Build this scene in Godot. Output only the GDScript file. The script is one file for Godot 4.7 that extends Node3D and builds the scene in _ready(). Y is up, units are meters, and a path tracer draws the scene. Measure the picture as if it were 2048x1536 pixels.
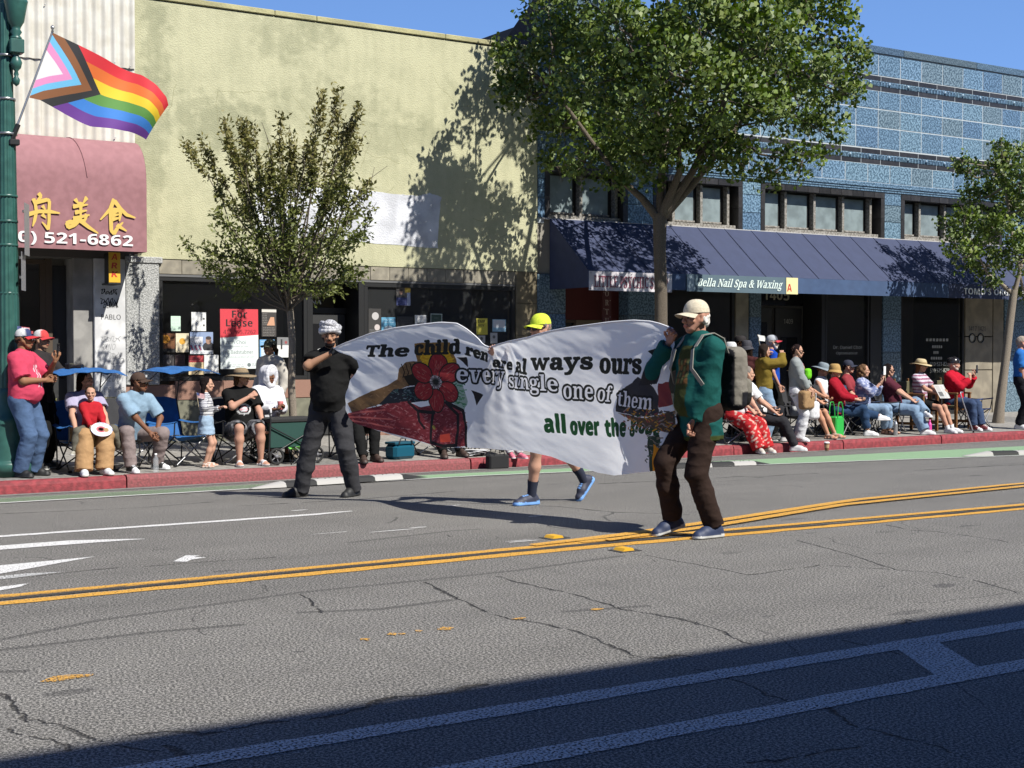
extends Node3D
# A parade on a shopping street. Street runs along x, far kerb at z = -16.6, shop fronts at z = -20.8, camera on the near side at the origin.

const KERB := -16.6
const WALL := -20.8
const SIDE_Y := 0.15
var M := {}
var names := {}
var rng := RandomNumberGenerator.new()
var fine := FastNoiseLite.new()
var t0 := 0

func _ready():
	t0 = Time.get_ticks_msec()
	rng.seed = 7
	fine.seed = 3; fine.frequency = 1.0; fine.noise_type = FastNoiseLite.TYPE_SIMPLEX_SMOOTH
	setup_camera_and_light()
	make_materials()
	build_ground(); stage("ground")
	build_markings(); stage("markings")
	build_green_building(); stage("green")
	build_corrugated_building(); stage("corrugated")
	build_blue_building(); stage("blue")
	build_near_building()
	build_trees(); stage("trees")
	build_lamp_and_flag(); stage("lamp")
	build_furniture(); stage("furniture")
	build_people(); stage("people")
	build_banner(); stage("banner")
	build_small_things(); stage("small")

func stage(s: String):
	print(s, " ", Time.get_ticks_msec() - t0)

func setup_camera_and_light():
	var cam := Camera3D.new()
	cam.name = "camera"
	cam.fov = 2.0 * rad_to_deg(atan(768.0 / 2813.0))
	cam.far = 900.0
	cam.near = 0.1
	cam.position = Vector3(0, 1.67, 0)
	cam.rotation_degrees = Vector3(-1.4426, -32.70, 0)
	add_child(cam)
	cam.current = true
	var sky_mat := ProceduralSkyMaterial.new()
	sky_mat.sky_top_color = Color(0.14, 0.26, 0.50)
	sky_mat.sky_horizon_color = Color(0.54, 0.73, 1.0)
	sky_mat.sky_curve = 0.30
	sky_mat.ground_bottom_color = Color(0.30, 0.29, 0.28)
	sky_mat.ground_horizon_color = Color(0.50, 0.52, 0.54)
	sky_mat.sun_angle_max = 2.0
	sky_mat.sky_energy_multiplier = 1.0
	var sky := Sky.new()
	sky.sky_material = sky_mat
	var env := Environment.new()
	env.background_mode = Environment.BG_SKY
	env.sky = sky
	env.background_energy_multiplier = 0.80
	env.tonemap_mode = Environment.TONE_MAPPER_LINEAR
	env.tonemap_exposure = 1.47
	env.sdfgi_enabled = true
	env.ssao_enabled = true
	env.ssil_enabled = true
	var we := WorldEnvironment.new()
	we.name = "environment"
	we.environment = env
	add_child(we)
	var sun := DirectionalLight3D.new()
	sun.name = "sun"
	sun.light_energy = 1.6
	sun.light_color = Color(1.0, 0.985, 0.955)
	sun.light_angular_distance = 0.5
	sun.shadow_enabled = true
	add_child(sun)
	sun.look_at_from_position(Vector3.ZERO, Vector3(-0.34, -1.12, -1.0), Vector3.UP)
# ---------- helpers: nodes ----------
func numbered(n: String) -> String:
	var k: int = names.get(n, 0)
	names[n] = k + 1
	return n if k == 0 else "%s_%03d" % [n, k]

func tag(o: Node, label: String, category: String, group := "") -> Node:
	o.set_meta("label", label)
	o.set_meta("category", category)
	if group != "":
		o.set_meta("group", group)
	return o

func thing(called: String, label: String, category: String, at := Vector3.ZERO, turn := 0.0, group := "") -> Node3D:
	var o := Node3D.new()
	o.name = numbered(called)
	add_child(o)
	o.position = at
	o.rotation.y = turn
	tag(o, label, category, group)
	return o

func structure(called: String) -> Node3D:
	var o := Node3D.new()
	o.name = numbered(called)
	add_child(o)
	o.set_meta("kind", "structure")
	return o

func part(parent: Node, called: String, mesh: Mesh, m: Material, xf := Transform3D()) -> MeshInstance3D:
	var o := MeshInstance3D.new()
	o.mesh = mesh
	o.material_override = m
	o.transform = xf
	o.name = numbered(called) if parent == self else called
	parent.add_child(o, true)
	return o

func put(parent: Node, called: String, mb: MB, m: Material, xf := Transform3D()) -> MeshInstance3D:
	return part(parent, called, mb.mesh(), m, xf)

func copy(o: Node3D, label: String, at: Vector3, turn := 0.0) -> Node3D:
	var base := String(o.name)
	base = base.trim_suffix("_" + base.get_slice("_", base.get_slice_count("_") - 1)) if base.right(3).is_valid_int() else base
	var c: Node3D = o.duplicate()
	c.name = numbered(base)
	add_child(c)
	c.position = at
	c.rotation.y = turn
	c.set_meta("label", label)
	return c

# ---------- helpers: mesh builder ----------
class MB:
	var v := PackedVector3Array()
	var n := PackedVector3Array()
	var uv := PackedVector2Array()
	var c := PackedColorArray()
	var ix := PackedInt32Array()
	var has_uv := false
	var has_c := false
	func mesh() -> ArrayMesh:
		var a := []
		a.resize(Mesh.ARRAY_MAX)
		a[Mesh.ARRAY_VERTEX] = v
		a[Mesh.ARRAY_NORMAL] = n
		if has_uv:
			uv.resize(v.size())
			a[Mesh.ARRAY_TEX_UV] = uv
		if has_c:
			c.resize(v.size())
			a[Mesh.ARRAY_COLOR] = c
		a[Mesh.ARRAY_INDEX] = ix
		var m := ArrayMesh.new()
		m.add_surface_from_arrays(Mesh.PRIMITIVE_TRIANGLES, a)
		return m
	func vert(p: Vector3, nn: Vector3, t := Vector2.ZERO) -> int:
		v.append(p); n.append(nn); uv.append(t)
		return v.size() - 1
	func tri_i(a: int, b: int, cc: int):
		# clockwise seen from the side the normals point to
		if (v[cc] - v[a]).cross(v[b] - v[a]).dot(n[a] + n[b] + n[cc]) < 0.0:
			ix.append_array([a, cc, b])
		else:
			ix.append_array([a, b, cc])
	func quad_i(a: int, b: int, cc: int, d: int):
		tri_i(a, b, cc); tri_i(a, cc, d)
	func tri(a: Vector3, b: Vector3, cc: Vector3, out: Vector3):
		var nn := (cc - a).cross(b - a).normalized()
		if nn.dot(out) < 0.0:
			nn = -nn
		tri_i(vert(a, nn), vert(b, nn), vert(cc, nn))
	func quad(a: Vector3, b: Vector3, cc: Vector3, d: Vector3, out: Vector3, uvr := Rect2()):
		var nn := (cc - a).cross(b - a).normalized()
		if nn.length() < 0.5:
			nn = (d - a).cross(cc - a).normalized()
		if nn.dot(out) < 0.0:
			nn = -nn
		var p := uvr.position
		var e := uvr.end
		quad_i(vert(a, nn, p), vert(b, nn, Vector2(e.x, p.y)), vert(cc, nn, e), vert(d, nn, Vector2(p.x, e.y)))
	func box(lo: Vector3, hi: Vector3, xf := Transform3D(), ch := 0.0):
		var ctr := (lo + hi) * 0.5
		var h := (hi - lo) * 0.5
		var k := minf(ch, minf(h.x, minf(h.y, h.z)) * 0.45)
		var P := func(sx: float, sy: float, sz: float, ax: int) -> Vector3:
			var q := Vector3(sx * (h.x - (0.0 if ax == 0 else k)), sy * (h.y - (0.0 if ax == 1 else k)), sz * (h.z - (0.0 if ax == 2 else k)))
			return xf * (ctr + q)
		for ax in 3:
			for s in [-1.0, 1.0]:
				var o := Vector3.ZERO
				o[ax] = s
				var q := []
				for t in [[-1, -1], [1, -1], [1, 1], [-1, 1]]:
					var sg := Vector3.ZERO
					sg[ax] = s; sg[(ax + 1) % 3] = t[0]; sg[(ax + 2) % 3] = t[1]
					q.append(P.call(sg.x, sg.y, sg.z, ax))
				quad(q[0], q[1], q[2], q[3], xf.basis * o)
		if k > 0.0:
			for ax in 3:
				var b := (ax + 1) % 3
				var cc := (ax + 2) % 3
				for s in [-1, 1]:
					for t in [-1, 1]:
						var s0 := Vector3.ZERO
						s0[ax] = -1; s0[b] = s; s0[cc] = t
						var s1 := s0
						s1[ax] = 1
						var o := s0
						o[ax] = 0
						quad(P.call(s0.x, s0.y, s0.z, b), P.call(s1.x, s1.y, s1.z, b), P.call(s1.x, s1.y, s1.z, cc), P.call(s0.x, s0.y, s0.z, cc), xf.basis * o)
			for s in 8:
				var g := Vector3(1 if s & 1 else -1, 1 if s & 2 else -1, 1 if s & 4 else -1)
				tri(P.call(g.x, g.y, g.z, 0), P.call(g.x, g.y, g.z, 1), P.call(g.x, g.y, g.z, 2), xf.basis * g)
	func tube(pts: Array, radii: Array, sides := 8, cap := true):
		var m := pts.size()
		var first := v.size()
		var up := Vector3(0.31, 0.87, 0.37)
		for i in m:
			var d: Vector3 = (pts[mini(i + 1, m - 1)] - pts[maxi(i - 1, 0)])
			d = d.normalized() if d.length() > 1e-6 else Vector3.UP
			var e := up.cross(d)
			if e.length() < 0.05:
				e = Vector3(1, 0, 0).cross(d)
			e = e.normalized()
			var f := d.cross(e)
			up = f
			up = d.cross(e)
			for j in sides:
				var a := TAU * j / sides
				var o := e * cos(a) + f * sin(a)
				vert(pts[i] + o * radii[mini(i, radii.size() - 1)], o, Vector2(float(j) / sides, float(i) / maxi(1, m - 1)))
			up = f
		for i in m - 1:
			for j in sides:
				var a := first + i * sides + j
				var b := first + i * sides + (j + 1) % sides
				quad_i(a, b, b + sides, a + sides)
		if cap:
			for e in [0, m - 1]:
				var d: Vector3 = (pts[0] - pts[1]) if e == 0 else (pts[m - 1] - pts[m - 2])
				d = d.normalized()
				var ctr := vert(pts[e], d)
				var ring := []
				for j in sides:
					ring.append(vert(v[first + e * sides + j], d))
				for j in sides:
					tri_i(ctr, ring[j], ring[(j + 1) % sides])
	func bar(a: Vector3, b: Vector3, r: float, sides := 6):
		tube([a, b], [r, r], sides)
	func lathe(prof: Array, xf := Transform3D(), sides := 20, sx := 1.0, sz := 1.0):
		# prof: Vector2(radius, height), bottom to top or along the outline
		var first := v.size()
		for i in prof.size():
			var d: Vector2 = prof[mini(i + 1, prof.size() - 1)] - prof[maxi(i - 1, 0)]
			var nn := Vector2(d.y, -d.x).normalized()
			for j in sides + 1:
				var a := TAU * j / sides
				var p := Vector3(cos(a) * prof[i].x * sx, prof[i].y, sin(a) * prof[i].x * sz)
				vert(xf * p, (xf.basis * Vector3(cos(a) * nn.x, nn.y, sin(a) * nn.x)).normalized(), Vector2(float(j) / sides, float(i) / (prof.size() - 1)))
		for i in prof.size() - 1:
			for j in sides:
				var a := first + i * (sides + 1) + j
				quad_i(a, a + 1, a + sides + 2, a + sides + 1)
	func prism(poly: PackedVector2Array, z0: float, z1: float, xf := Transform3D()):
		var tr := Geometry2D.triangulate_polygon(poly)
		for s in 2:
			var z := z0 if s == 0 else z1
			var nn := xf.basis * Vector3(0, 0, -1 if (s == 0) == (z0 < z1) else 1)
			var at := v.size()
			for p in poly:
				vert(xf * Vector3(p.x, p.y, z), nn.normalized(), p)
			for i in range(0, tr.size(), 3):
				tri_i(at + tr[i], at + tr[i + 1], at + tr[i + 2])
		var area := 0.0
		for i in poly.size():
			area += poly[i].cross(poly[(i + 1) % poly.size()])
		for i in poly.size():
			var a := poly[i]
			var b := poly[(i + 1) % poly.size()]
			var o := Vector2(b.y - a.y, a.x - b.x) * signf(area)
			quad(xf * Vector3(a.x, a.y, z0), xf * Vector3(b.x, b.y, z0), xf * Vector3(b.x, b.y, z1), xf * Vector3(a.x, a.y, z1), xf.basis * Vector3(o.x, o.y, 0))
	func sheet(grid: Array, out := Vector3.UP, thick := 0.0):
		# grid[i][j]: points; smooth normals, uv 0..1; thick > 0 gives it a second face and edges
		var m := grid.size()
		var k: int = grid[0].size()
		var nr := []
		for i in m:
			var row := PackedVector3Array()
			for j in k:
				var a: Vector3 = grid[mini(i + 1, m - 1)][j] - grid[maxi(i - 1, 0)][j]
				var b: Vector3 = grid[i][mini(j + 1, k - 1)] - grid[i][maxi(j - 1, 0)]
				var nn := a.cross(b).normalized()
				row.append(nn)
			nr.append(row)
		if nr[m / 2][k / 2].dot(out) < 0.0:
			for i in m:
				for j in k:
					nr[i][j] = -nr[i][j]
		for s in (2 if thick > 0.0 else 1):
			var first := v.size()
			for i in m:
				for j in k:
					var nn: Vector3 = nr[i][j]
					vert(grid[i][j] - nn * thick * s, nn if s == 0 else -nn, Vector2(float(j) / (k - 1), float(i) / (m - 1)))
			for i in m - 1:
				for j in k - 1:
					var a := first + i * k + j
					quad_i(a, a + 1, a + k + 1, a + k)
		if thick > 0.0:
			var rim := []
			for j in k: rim.append([0, j])
			for i in range(1, m): rim.append([i, k - 1])
			for j in range(k - 2, -1, -1): rim.append([m - 1, j])
			for i in range(m - 2, -1, -1): rim.append([i, 0])
			for q in rim.size() - 1:
				var A: Array = rim[q]
				var B: Array = rim[q + 1]
				var pa: Vector3 = grid[A[0]][A[1]]
				var pb: Vector3 = grid[B[0]][B[1]]
				var na: Vector3 = nr[A[0]][A[1]]
				quad(pa, pb, pb - nr[B[0]][B[1]] * thick, pa - na * thick, (pb - pa).cross(na))
	func add(o: MB, xf := Transform3D()):
		var at := v.size()
		var rot := xf.basis.orthonormalized()
		for i in o.v.size():
			v.append(xf * o.v[i]); n.append(rot * o.n[i])
			uv.append(o.uv[i] if i < o.uv.size() else Vector2.ZERO)
		if o.has_c or has_c:
			c.resize(at)
			c.append_array(o.c)
			has_c = true
		for i in o.ix:
			ix.append(at + i)
	func tint(from: int, col: Color):
		has_c = true
		c.resize(v.size())
		for i in range(from, v.size()):
			c[i] = col

func boxm(lo: Vector3, hi: Vector3, ch := 0.0) -> ArrayMesh:
	var m := MB.new()
	m.box(lo, hi, Transform3D(), ch)
	return m.mesh()

func grey(x: float) -> Color:
	return Color(x, x, x)

# ---------- helpers: materials and textures ----------
func noise_tex(freq: float, lo: Color, hi: Color, seed_ := 1, size := 512, oct := 4, kind := FastNoiseLite.TYPE_SIMPLEX_SMOOTH, gap := 0.25) -> NoiseTexture2D:
	var f := FastNoiseLite.new()
	f.seed = seed_; f.frequency = freq; f.noise_type = kind; f.fractal_octaves = oct
	var t := NoiseTexture2D.new()
	t.width = size; t.height = size; t.seamless = true
	t.noise = f
	var g := Gradient.new()
	g.offsets = PackedFloat32Array([gap, 1.0 - gap])
	g.colors = PackedColorArray([lo.linear_to_srgb(), hi.linear_to_srgb()])
	t.color_ramp = g
	return t

func bump_tex(freq: float, seed_ := 1, size := 512, oct := 4, kind := FastNoiseLite.TYPE_SIMPLEX_SMOOTH) -> NoiseTexture2D:
	return noise_tex(freq, grey(0.0), grey(1.0), seed_, size, oct, kind, 0.1)

func mat(col: Color, rough := 0.8, metal := 0.0) -> StandardMaterial3D:
	# col: linear, real-world base colour
	var m := StandardMaterial3D.new()
	m.albedo_color = Color(col.r, col.g, col.b).linear_to_srgb()
	m.roughness = rough
	m.metallic = metal
	return m

func grained(col: Color, rough: float, tex: Texture2D, scale: float, bump: Texture2D = null, height := 0.0, world := true) -> StandardMaterial3D:
	var m := mat(col, rough)
	m.albedo_texture = tex
	m.uv1_triplanar = true
	m.uv1_world_triplanar = world
	m.uv1_scale = Vector3.ONE * scale
	if bump:
		m.heightmap_enabled = true
		m.heightmap_texture = bump
		m.heightmap_scale = height
	return m

func vmat(rough := 0.85) -> StandardMaterial3D:
	var m := mat(Color(1, 1, 1), rough)
	m.vertex_color_use_as_albedo = true
	return m

func cmat(key: String, col: Color, rough := 0.8, metal := 0.0) -> StandardMaterial3D:
	if not M.has(key):
		M[key] = mat(col, rough, metal)
	return M[key]

# ---------- helpers: a small canvas for print and paint ----------
class Canvas:
	var im: Image
	var w: int
	var h: int
	func _init(ww: int, hh: int, bg: Color):
		w = ww; h = hh
		im = Image.create(w, h, false, Image.FORMAT_RGBA8)
		im.fill(bg.linear_to_srgb() if bg.a > 0.5 else bg)
	func tri(a: Vector2, b: Vector2, c: Vector2, col: Color):
		var lo := maxi(0, int(floor(minf(a.y, minf(b.y, c.y)))))
		var hi := mini(h - 1, int(ceil(maxf(a.y, maxf(b.y, c.y)))))
		var e := [[a, b], [b, c], [c, a]]
		for y in range(lo, hi + 1):
			var yy := y + 0.5
			var x0 := 1e9
			var x1 := -1e9
			for s in e:
				var p: Vector2 = s[0]
				var q: Vector2 = s[1]
				if (p.y <= yy) != (q.y <= yy):
					var x := p.x + (q.x - p.x) * (yy - p.y) / (q.y - p.y)
					x0 = minf(x0, x); x1 = maxf(x1, x)
			if x1 > x0:
				var l := maxi(0, int(round(x0)))
				var r := mini(w, int(round(x1)))
				if r > l:
					im.fill_rect(Rect2i(l, y, r - l, 1), col)
	func poly(pts: PackedVector2Array, col: Color):
		var k := col.linear_to_srgb()
		var t := Geometry2D.triangulate_polygon(pts)
		for i in range(0, t.size(), 3):
			tri(pts[t[i]], pts[t[i + 1]], pts[t[i + 2]], k)
	func disc(p: Vector2, r: float, col: Color, sy := 1.0, rot := 0.0):
		var q := PackedVector2Array()
		for i in 20:
			q.append(p + Vector2(cos(TAU * i / 20) * r, sin(TAU * i / 20) * r * sy).rotated(rot))
		poly(q, col)
	func stroke(pts: Array, width: float, col: Color):
		var k := col.linear_to_srgb()
		for i in pts.size() - 1:
			var a: Vector2 = pts[i]
			var b: Vector2 = pts[i + 1]
			var o := (b - a).orthogonal().normalized() * width * 0.5
			tri(a + o, b + o, b - o, k)
			tri(a + o, b - o, a - o, k)
		for p in pts:
			if width > 2.5:
				disc(p, width * 0.5, col)
	func rect(r: Rect2, col: Color):
		im.fill_rect(Rect2i(r), col.linear_to_srgb())
	func tex() -> ImageTexture:
		return ImageTexture.create_from_image(im)

var fonts := {}
func font(kind: String) -> SystemFont:
	if not fonts.has(kind):
		var f := SystemFont.new()
		f.font_names = PackedStringArray(["Droid Serif" if kind.begins_with("serif") else "Droid Sans"])
		f.font_weight = 700 if kind.ends_with("bold") else 400
		fonts[kind] = f
	return fonts[kind]

func text_mesh(s: String, kind := "sans", depth := 0.0) -> TextMesh:
	var t := TextMesh.new()
	t.text = s
	t.font = font(kind)
	t.font_size = 64
	t.pixel_size = 1.0 / 64.0
	t.depth = depth
	t.curve_step = 1.5
	t.horizontal_alignment = HORIZONTAL_ALIGNMENT_LEFT
	return t

# triangles of a line of lettering, baseline at 0, cap height about 0.71, x from 0
func text_tris(s: String, kind := "sans") -> PackedVector2Array:
	var t := text_mesh(s, kind, 0.0)
	var a := t.surface_get_arrays(0) if t.get_surface_count() > 0 else t.get_mesh_arrays()
	var out := PackedVector2Array()
	var vv: PackedVector3Array = a[Mesh.ARRAY_VERTEX]
	if a[Mesh.ARRAY_INDEX] != null and a[Mesh.ARRAY_INDEX].size() > 0:
		for i in a[Mesh.ARRAY_INDEX]:
			out.append(Vector2(vv[i].x, vv[i].y))
	else:
		for q in vv:
			out.append(Vector2(q.x, q.y))
	var lo := Vector2(1e9, 1e9)
	for q in out:
		lo = lo.min(q)
	for i in out.size():
		out[i].x -= lo.x
	return out

func draw_text(cv: Canvas, s: String, at: Vector2, size: float, col: Color, kind := "sans", fit := 0.0, rot := 0.0, slant := 0.0):
	var t := text_tris(s, kind)
	if t.is_empty():
		return
	var hi := Vector2(-1e9, -1e9)
	var lo := Vector2(1e9, 1e9)
	for q in t:
		hi = hi.max(q); lo = lo.min(q)
	var sx := size if fit <= 0.0 else fit / (hi.x - lo.x)
	var k := col.linear_to_srgb()
	for i in range(0, t.size(), 3):
		var p := []
		for j in 3:
			var q := t[i + j]
			p.append(at + Vector2((q.x - lo.x) * sx + slant * q.y * size, -(q.y - lo.y) * size).rotated(rot))
		cv.tri(p[0], p[1], p[2], k)

# raised lettering as a mesh part, lying on the plane z = 0 of xf, width and cap height in metres
func letters(parent: Node, s: String, xf: Transform3D, height: float, width: float, m: Material, kind := "sans_bold", slant := 0.0) -> MeshInstance3D:
	var t := text_tris(s, kind)
	var hi := Vector2(-1e9, -1e9)
	var lo := Vector2(1e9, 1e9)
	for q in t:
		hi = hi.max(q); lo = lo.min(q)
	var b := MB.new()
	for q in t:
		var y := (q.y - lo.y) / (hi.y - lo.y)
		b.vert(Vector3((q.x - lo.x) / (hi.x - lo.x) * width + slant * y * height, y * height, 0), Vector3(0, 0, 1))
	for i in range(0, t.size(), 3):
		b.tri_i(i, i + 1, i + 2)
	return put(parent, "lettering", b, m, xf)

func print_mat(cv: Canvas, rough := 0.7) -> StandardMaterial3D:
	var m := mat(Color(1, 1, 1), rough)
	m.albedo_texture = cv.tex()
	return m

# a thin board or sheet of paper standing upright: face towards +z, centre of its lower left corner at xf
func board(parent: Node, called: String, w: float, h: float, thick: float, face: Material, xf: Transform3D, edge: Material = null) -> MeshInstance3D:
	var b := MB.new()
	b.has_uv = true
	b.quad(Vector3(0, h, thick), Vector3(w, h, thick), Vector3(w, 0, thick), Vector3(0, 0, thick), Vector3(0, 0, 1), Rect2(0, 0, 1, 1))
	var o := put(parent, called, b, face, xf)
	var r := MB.new()
	r.box(Vector3(0, 0, 0), Vector3(w, h, thick - 0.001))
	var back := part(o, "backing", r.mesh(), edge if edge else cmat("paper", Color(0.75, 0.74, 0.7)))
	back.position = Vector3.ZERO
	return o

func road_y(z: float) -> float:
	return 0.24 * (1.0 - pow((z + 8.4) / 8.2, 2.0))

func side_y(z: float) -> float:
	return SIDE_Y + 0.02 * maxf(0.0, KERB - z)
# ---------- materials ----------
func make_materials():
	var speck := asphalt_grain()
	M.speck = speck
	var rough_bump := bump_tex(0.09, 12, 512, 3)
	M.rough_bump = rough_bump
	var soft := noise_tex(0.006, Color(0.72, 0.72, 0.73), Color(1, 1, 1), 13, 512, 5)
	M.soft = soft
	var asphalt := grained(Color(0.332, 0.322, 0.303), 0.92, speck, 0.5, rough_bump, 0.25)
	M.asphalt = asphalt
	M.concrete = grained(Color(0.30, 0.285, 0.26), 0.9, noise_tex(0.03, Color(0.66, 0.65, 0.63), Color(1, 1, 1), 21, 512, 5), 0.6, rough_bump, 0.12)
	M.concrete_dark = grained(Color(0.23, 0.22, 0.205), 0.9, noise_tex(0.03, Color(0.6, 0.6, 0.58), Color(1, 1, 1), 22, 512, 5), 0.7, rough_bump, 0.12)
	M.red_kerb = grained(Color(0.29, 0.042, 0.05), 0.75, noise_tex(0.022, Color(0.58, 0.62, 0.62), Color(1, 1, 1), 23, 512, 5), 0.9, rough_bump, 0.2)
	M.red_kerb_worn = grained(Color(0.28, 0.075, 0.08), 0.8, noise_tex(0.05, Color(0.62, 0.75, 0.7), Color(1, 1, 1), 24, 512, 5), 0.9, rough_bump, 0.2)
	M.white_paint = worn_paint(Color(0.72, 0.71, 0.69), 0.37, 31)
	M.white_paint_thin = worn_paint(Color(0.60, 0.60, 0.585), 0.455, 32)
	M.yellow_paint = worn_paint(Color(0.66, 0.345, 0.05), 0.36, 33)
	M.yellow_thin = worn_paint(Color(0.62, 0.33, 0.06), 0.47, 35)
	M.green_paint = worn_paint(Color(0.25, 0.39, 0.225), 0.33, 34)
	M.green_worn = worn_paint(Color(0.25, 0.37, 0.21), 0.52, 36)
	M.tar = grained(Color(0.085, 0.084, 0.083), 0.85, speck, 0.5)

func asphalt_grain() -> NoiseTexture2D:
	# pale chips of stone in a dark binder, with a coarser clumping
	var f := FastNoiseLite.new()
	f.seed = 11; f.frequency = 0.055; f.fractal_octaves = 4; f.fractal_gain = 0.85; f.fractal_lacunarity = 2.1
	var t := NoiseTexture2D.new()
	t.width = 2048; t.height = 2048; t.seamless = true; t.noise = f
	var g := Gradient.new()
	g.offsets = PackedFloat32Array([0.38, 0.49, 0.57, 0.66])
	g.colors = PackedColorArray([grey(0.10).linear_to_srgb(), Color(0.36, 0.353, 0.34).linear_to_srgb(), Color(0.56, 0.545, 0.52).linear_to_srgb(), Color(1.0, 0.98, 0.95).linear_to_srgb()])
	t.color_ramp = g
	return t

func worn_paint(col: Color, cut: float, seed_: int) -> StandardMaterial3D:
	var f := FastNoiseLite.new()
	f.seed = seed_; f.frequency = 0.10; f.fractal_octaves = 5; f.fractal_gain = 0.62
	var t := NoiseTexture2D.new()
	t.width = 1024; t.height = 1024; t.seamless = true; t.noise = f
	var g := Gradient.new()
	g.offsets = PackedFloat32Array([cut - 0.05, cut + 0.02, cut + 0.3])
	var a := Color(0.55, 0.55, 0.55).linear_to_srgb()
	var b := Color(0.80, 0.80, 0.80).linear_to_srgb()
	g.colors = PackedColorArray([Color(a.r, a.g, a.b, 0.0), Color(b.r, b.g, b.b, 1.0), Color(1, 1, 1, 1)])
	t.color_ramp = g
	var m := mat(col, 0.75)
	m.albedo_texture = t
	m.uv1_triplanar = true
	m.uv1_world_triplanar = true
	m.uv1_scale = Vector3.ONE * 0.55
	m.transparency = BaseMaterial3D.TRANSPARENCY_ALPHA_SCISSOR
	m.alpha_scissor_threshold = 0.5
	return m

# ---------- road ----------
const CRACKS := [
	[1.36, -6.10, 1.38, -6.03, 1.36, -5.84, 1.37, -5.79, 1.36, -5.67, 1.35, -5.60, 0.012],
	[1.37, -5.65, 1.42, -5.56, 1.47, -5.48, 1.49, -5.38, 1.51, -5.22, 1.54, -5.16, 1.59, -5.09, 1.68, -4.98, 0.012],
	[1.27, -5.57, 1.28, -5.47, 1.33, -5.38, 1.38, -5.30, 1.40, -5.24, 1.40, -5.15, 0.010],
	[1.72, -5.04, 1.73, -4.97, 1.73, -4.86, 1.75, -4.74, 0.016],
	[1.61, -5.24, 1.71, -5.22, 1.83, -5.19, 1.88, -5.12, 1.99, -5.11, 2.07, -5.13, 2.17, -5.12, 2.29, -5.09, 2.42, -5.10, 2.55, -5.12, 2.60, -5.14, 0.014],
	[3.36, -7.58, 3.36, -7.40, 3.28, -7.11, 3.23, -6.94, 0.008],
	[4.20, -7.53, 4.12, -7.15, 4.07, -6.82, 4.02, -6.53, 4.02, -6.34, 4.07, -6.25, 4.12, -6.11, 4.16, -5.92, 4.16, -5.76, 4.12, -5.53, 4.09, -5.31, 4.12, -5.25, 0.012],
	[4.69, -7.48, 4.68, -7.23, 4.70, -7.03, 4.73, -6.82, 4.74, -6.63, 4.73, -6.40, 4.71, -6.21, 4.76, -6.09, 4.80, -5.97, 4.84, -5.84, 4.80, -5.66, 0.012],
	[4.06, -5.29, 4.19, -5.19, 4.31, -5.21, 4.33, -5.11, 0.018],
	[2.54, -5.12, 2.59, -5.14, 2.77, -5.23, 2.90, -5.17, 3.00, -5.17, 3.10, -5.19, 3.22, -5.21, 0.02],
	[4.77, -6.04, 4.79, -5.97, 4.82, -5.82, 4.83, -5.70, 4.83, -5.57, 4.80, -5.44, 4.76, -5.32, 4.75, -5.19, 0.010],
	[5.21, -5.02, 5.23, -4.90, 5.24, -4.78, 5.25, -4.66, 0.010],
	[4.18, -4.95, 4.21, -4.89, 4.19, -4.77, 4.21, -4.65, 4.17, -4.47, 4.17, -4.33, 4.17, -4.24, 4.25, -4.20, 4.15, -3.96, 4.18, -3.80, 4.23, -3.61, 4.22, -3.52, 4.20, -3.41, 0.014],
	[3.46, -3.82, 3.57, -3.76, 3.71, -3.76, 3.84, -3.76, 3.98, -3.73, 0.016],
	[5.79, -5.16, 5.89, -5.21, 5.87, -5.14, 0.022],
	[8.71, -7.95, 8.62, -7.61, 8.73, -7.43, 8.74, -7.22, 8.76, -7.01, 8.76, -6.87, 8.71, -6.75, 0.009],
	[7.45, -7.68, 7.26, -6.95, 7.05, -6.35, 7.20, -6.15, 7.20, -5.84, 7.05, -5.36, 0.009],
	[6.03, -7.69, 6.09, -6.69, 6.76, -6.74, 7.08, -6.33, 0.008],
	[10.66, -12.28, 11.03, -12.29, 11.09, -12.04, 11.64, -12.12, 12.06, -12.02, 0.03],
	[9.2, -12.5, 9.9, -12.35, 10.66, -12.28, 0.03], [13.2, -11.6, 14.6, -11.5, 15.3, -11.3, 0.03], [5.0, -12.6, 6.3, -12.5, 7.6, -12.75, 0.025],
	[6.6, -11.9, 6.9, -11.2, 7.3, -10.6, 7.4, -9.9, 7.9, -9.3, 0.014], [3.0, -13.4, 4.2, -13.1, 5.1, -13.3, 0.02], [1.5, -8.9, 2.6, -9.1, 4.0, -8.95, 0.01],
]
const SEAMS := [
	[1.60, -7.17, 2.17, -7.40, 3.40, -7.60, 4.23, -7.59, 4.94, -7.60, 5.86, -7.74], [3.15, -7.04, 3.56, -6.90, 4.03, -6.93],
	[4.59, -9.37, 5.55, -9.55, 5.81, -9.52], [1.55, -6.94, 2.29, -6.96, 2.75, -6.90], [4.4, -6.32, 4.9, -6.22], [1.42, -6.5, 1.55, -6.45],
]

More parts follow.
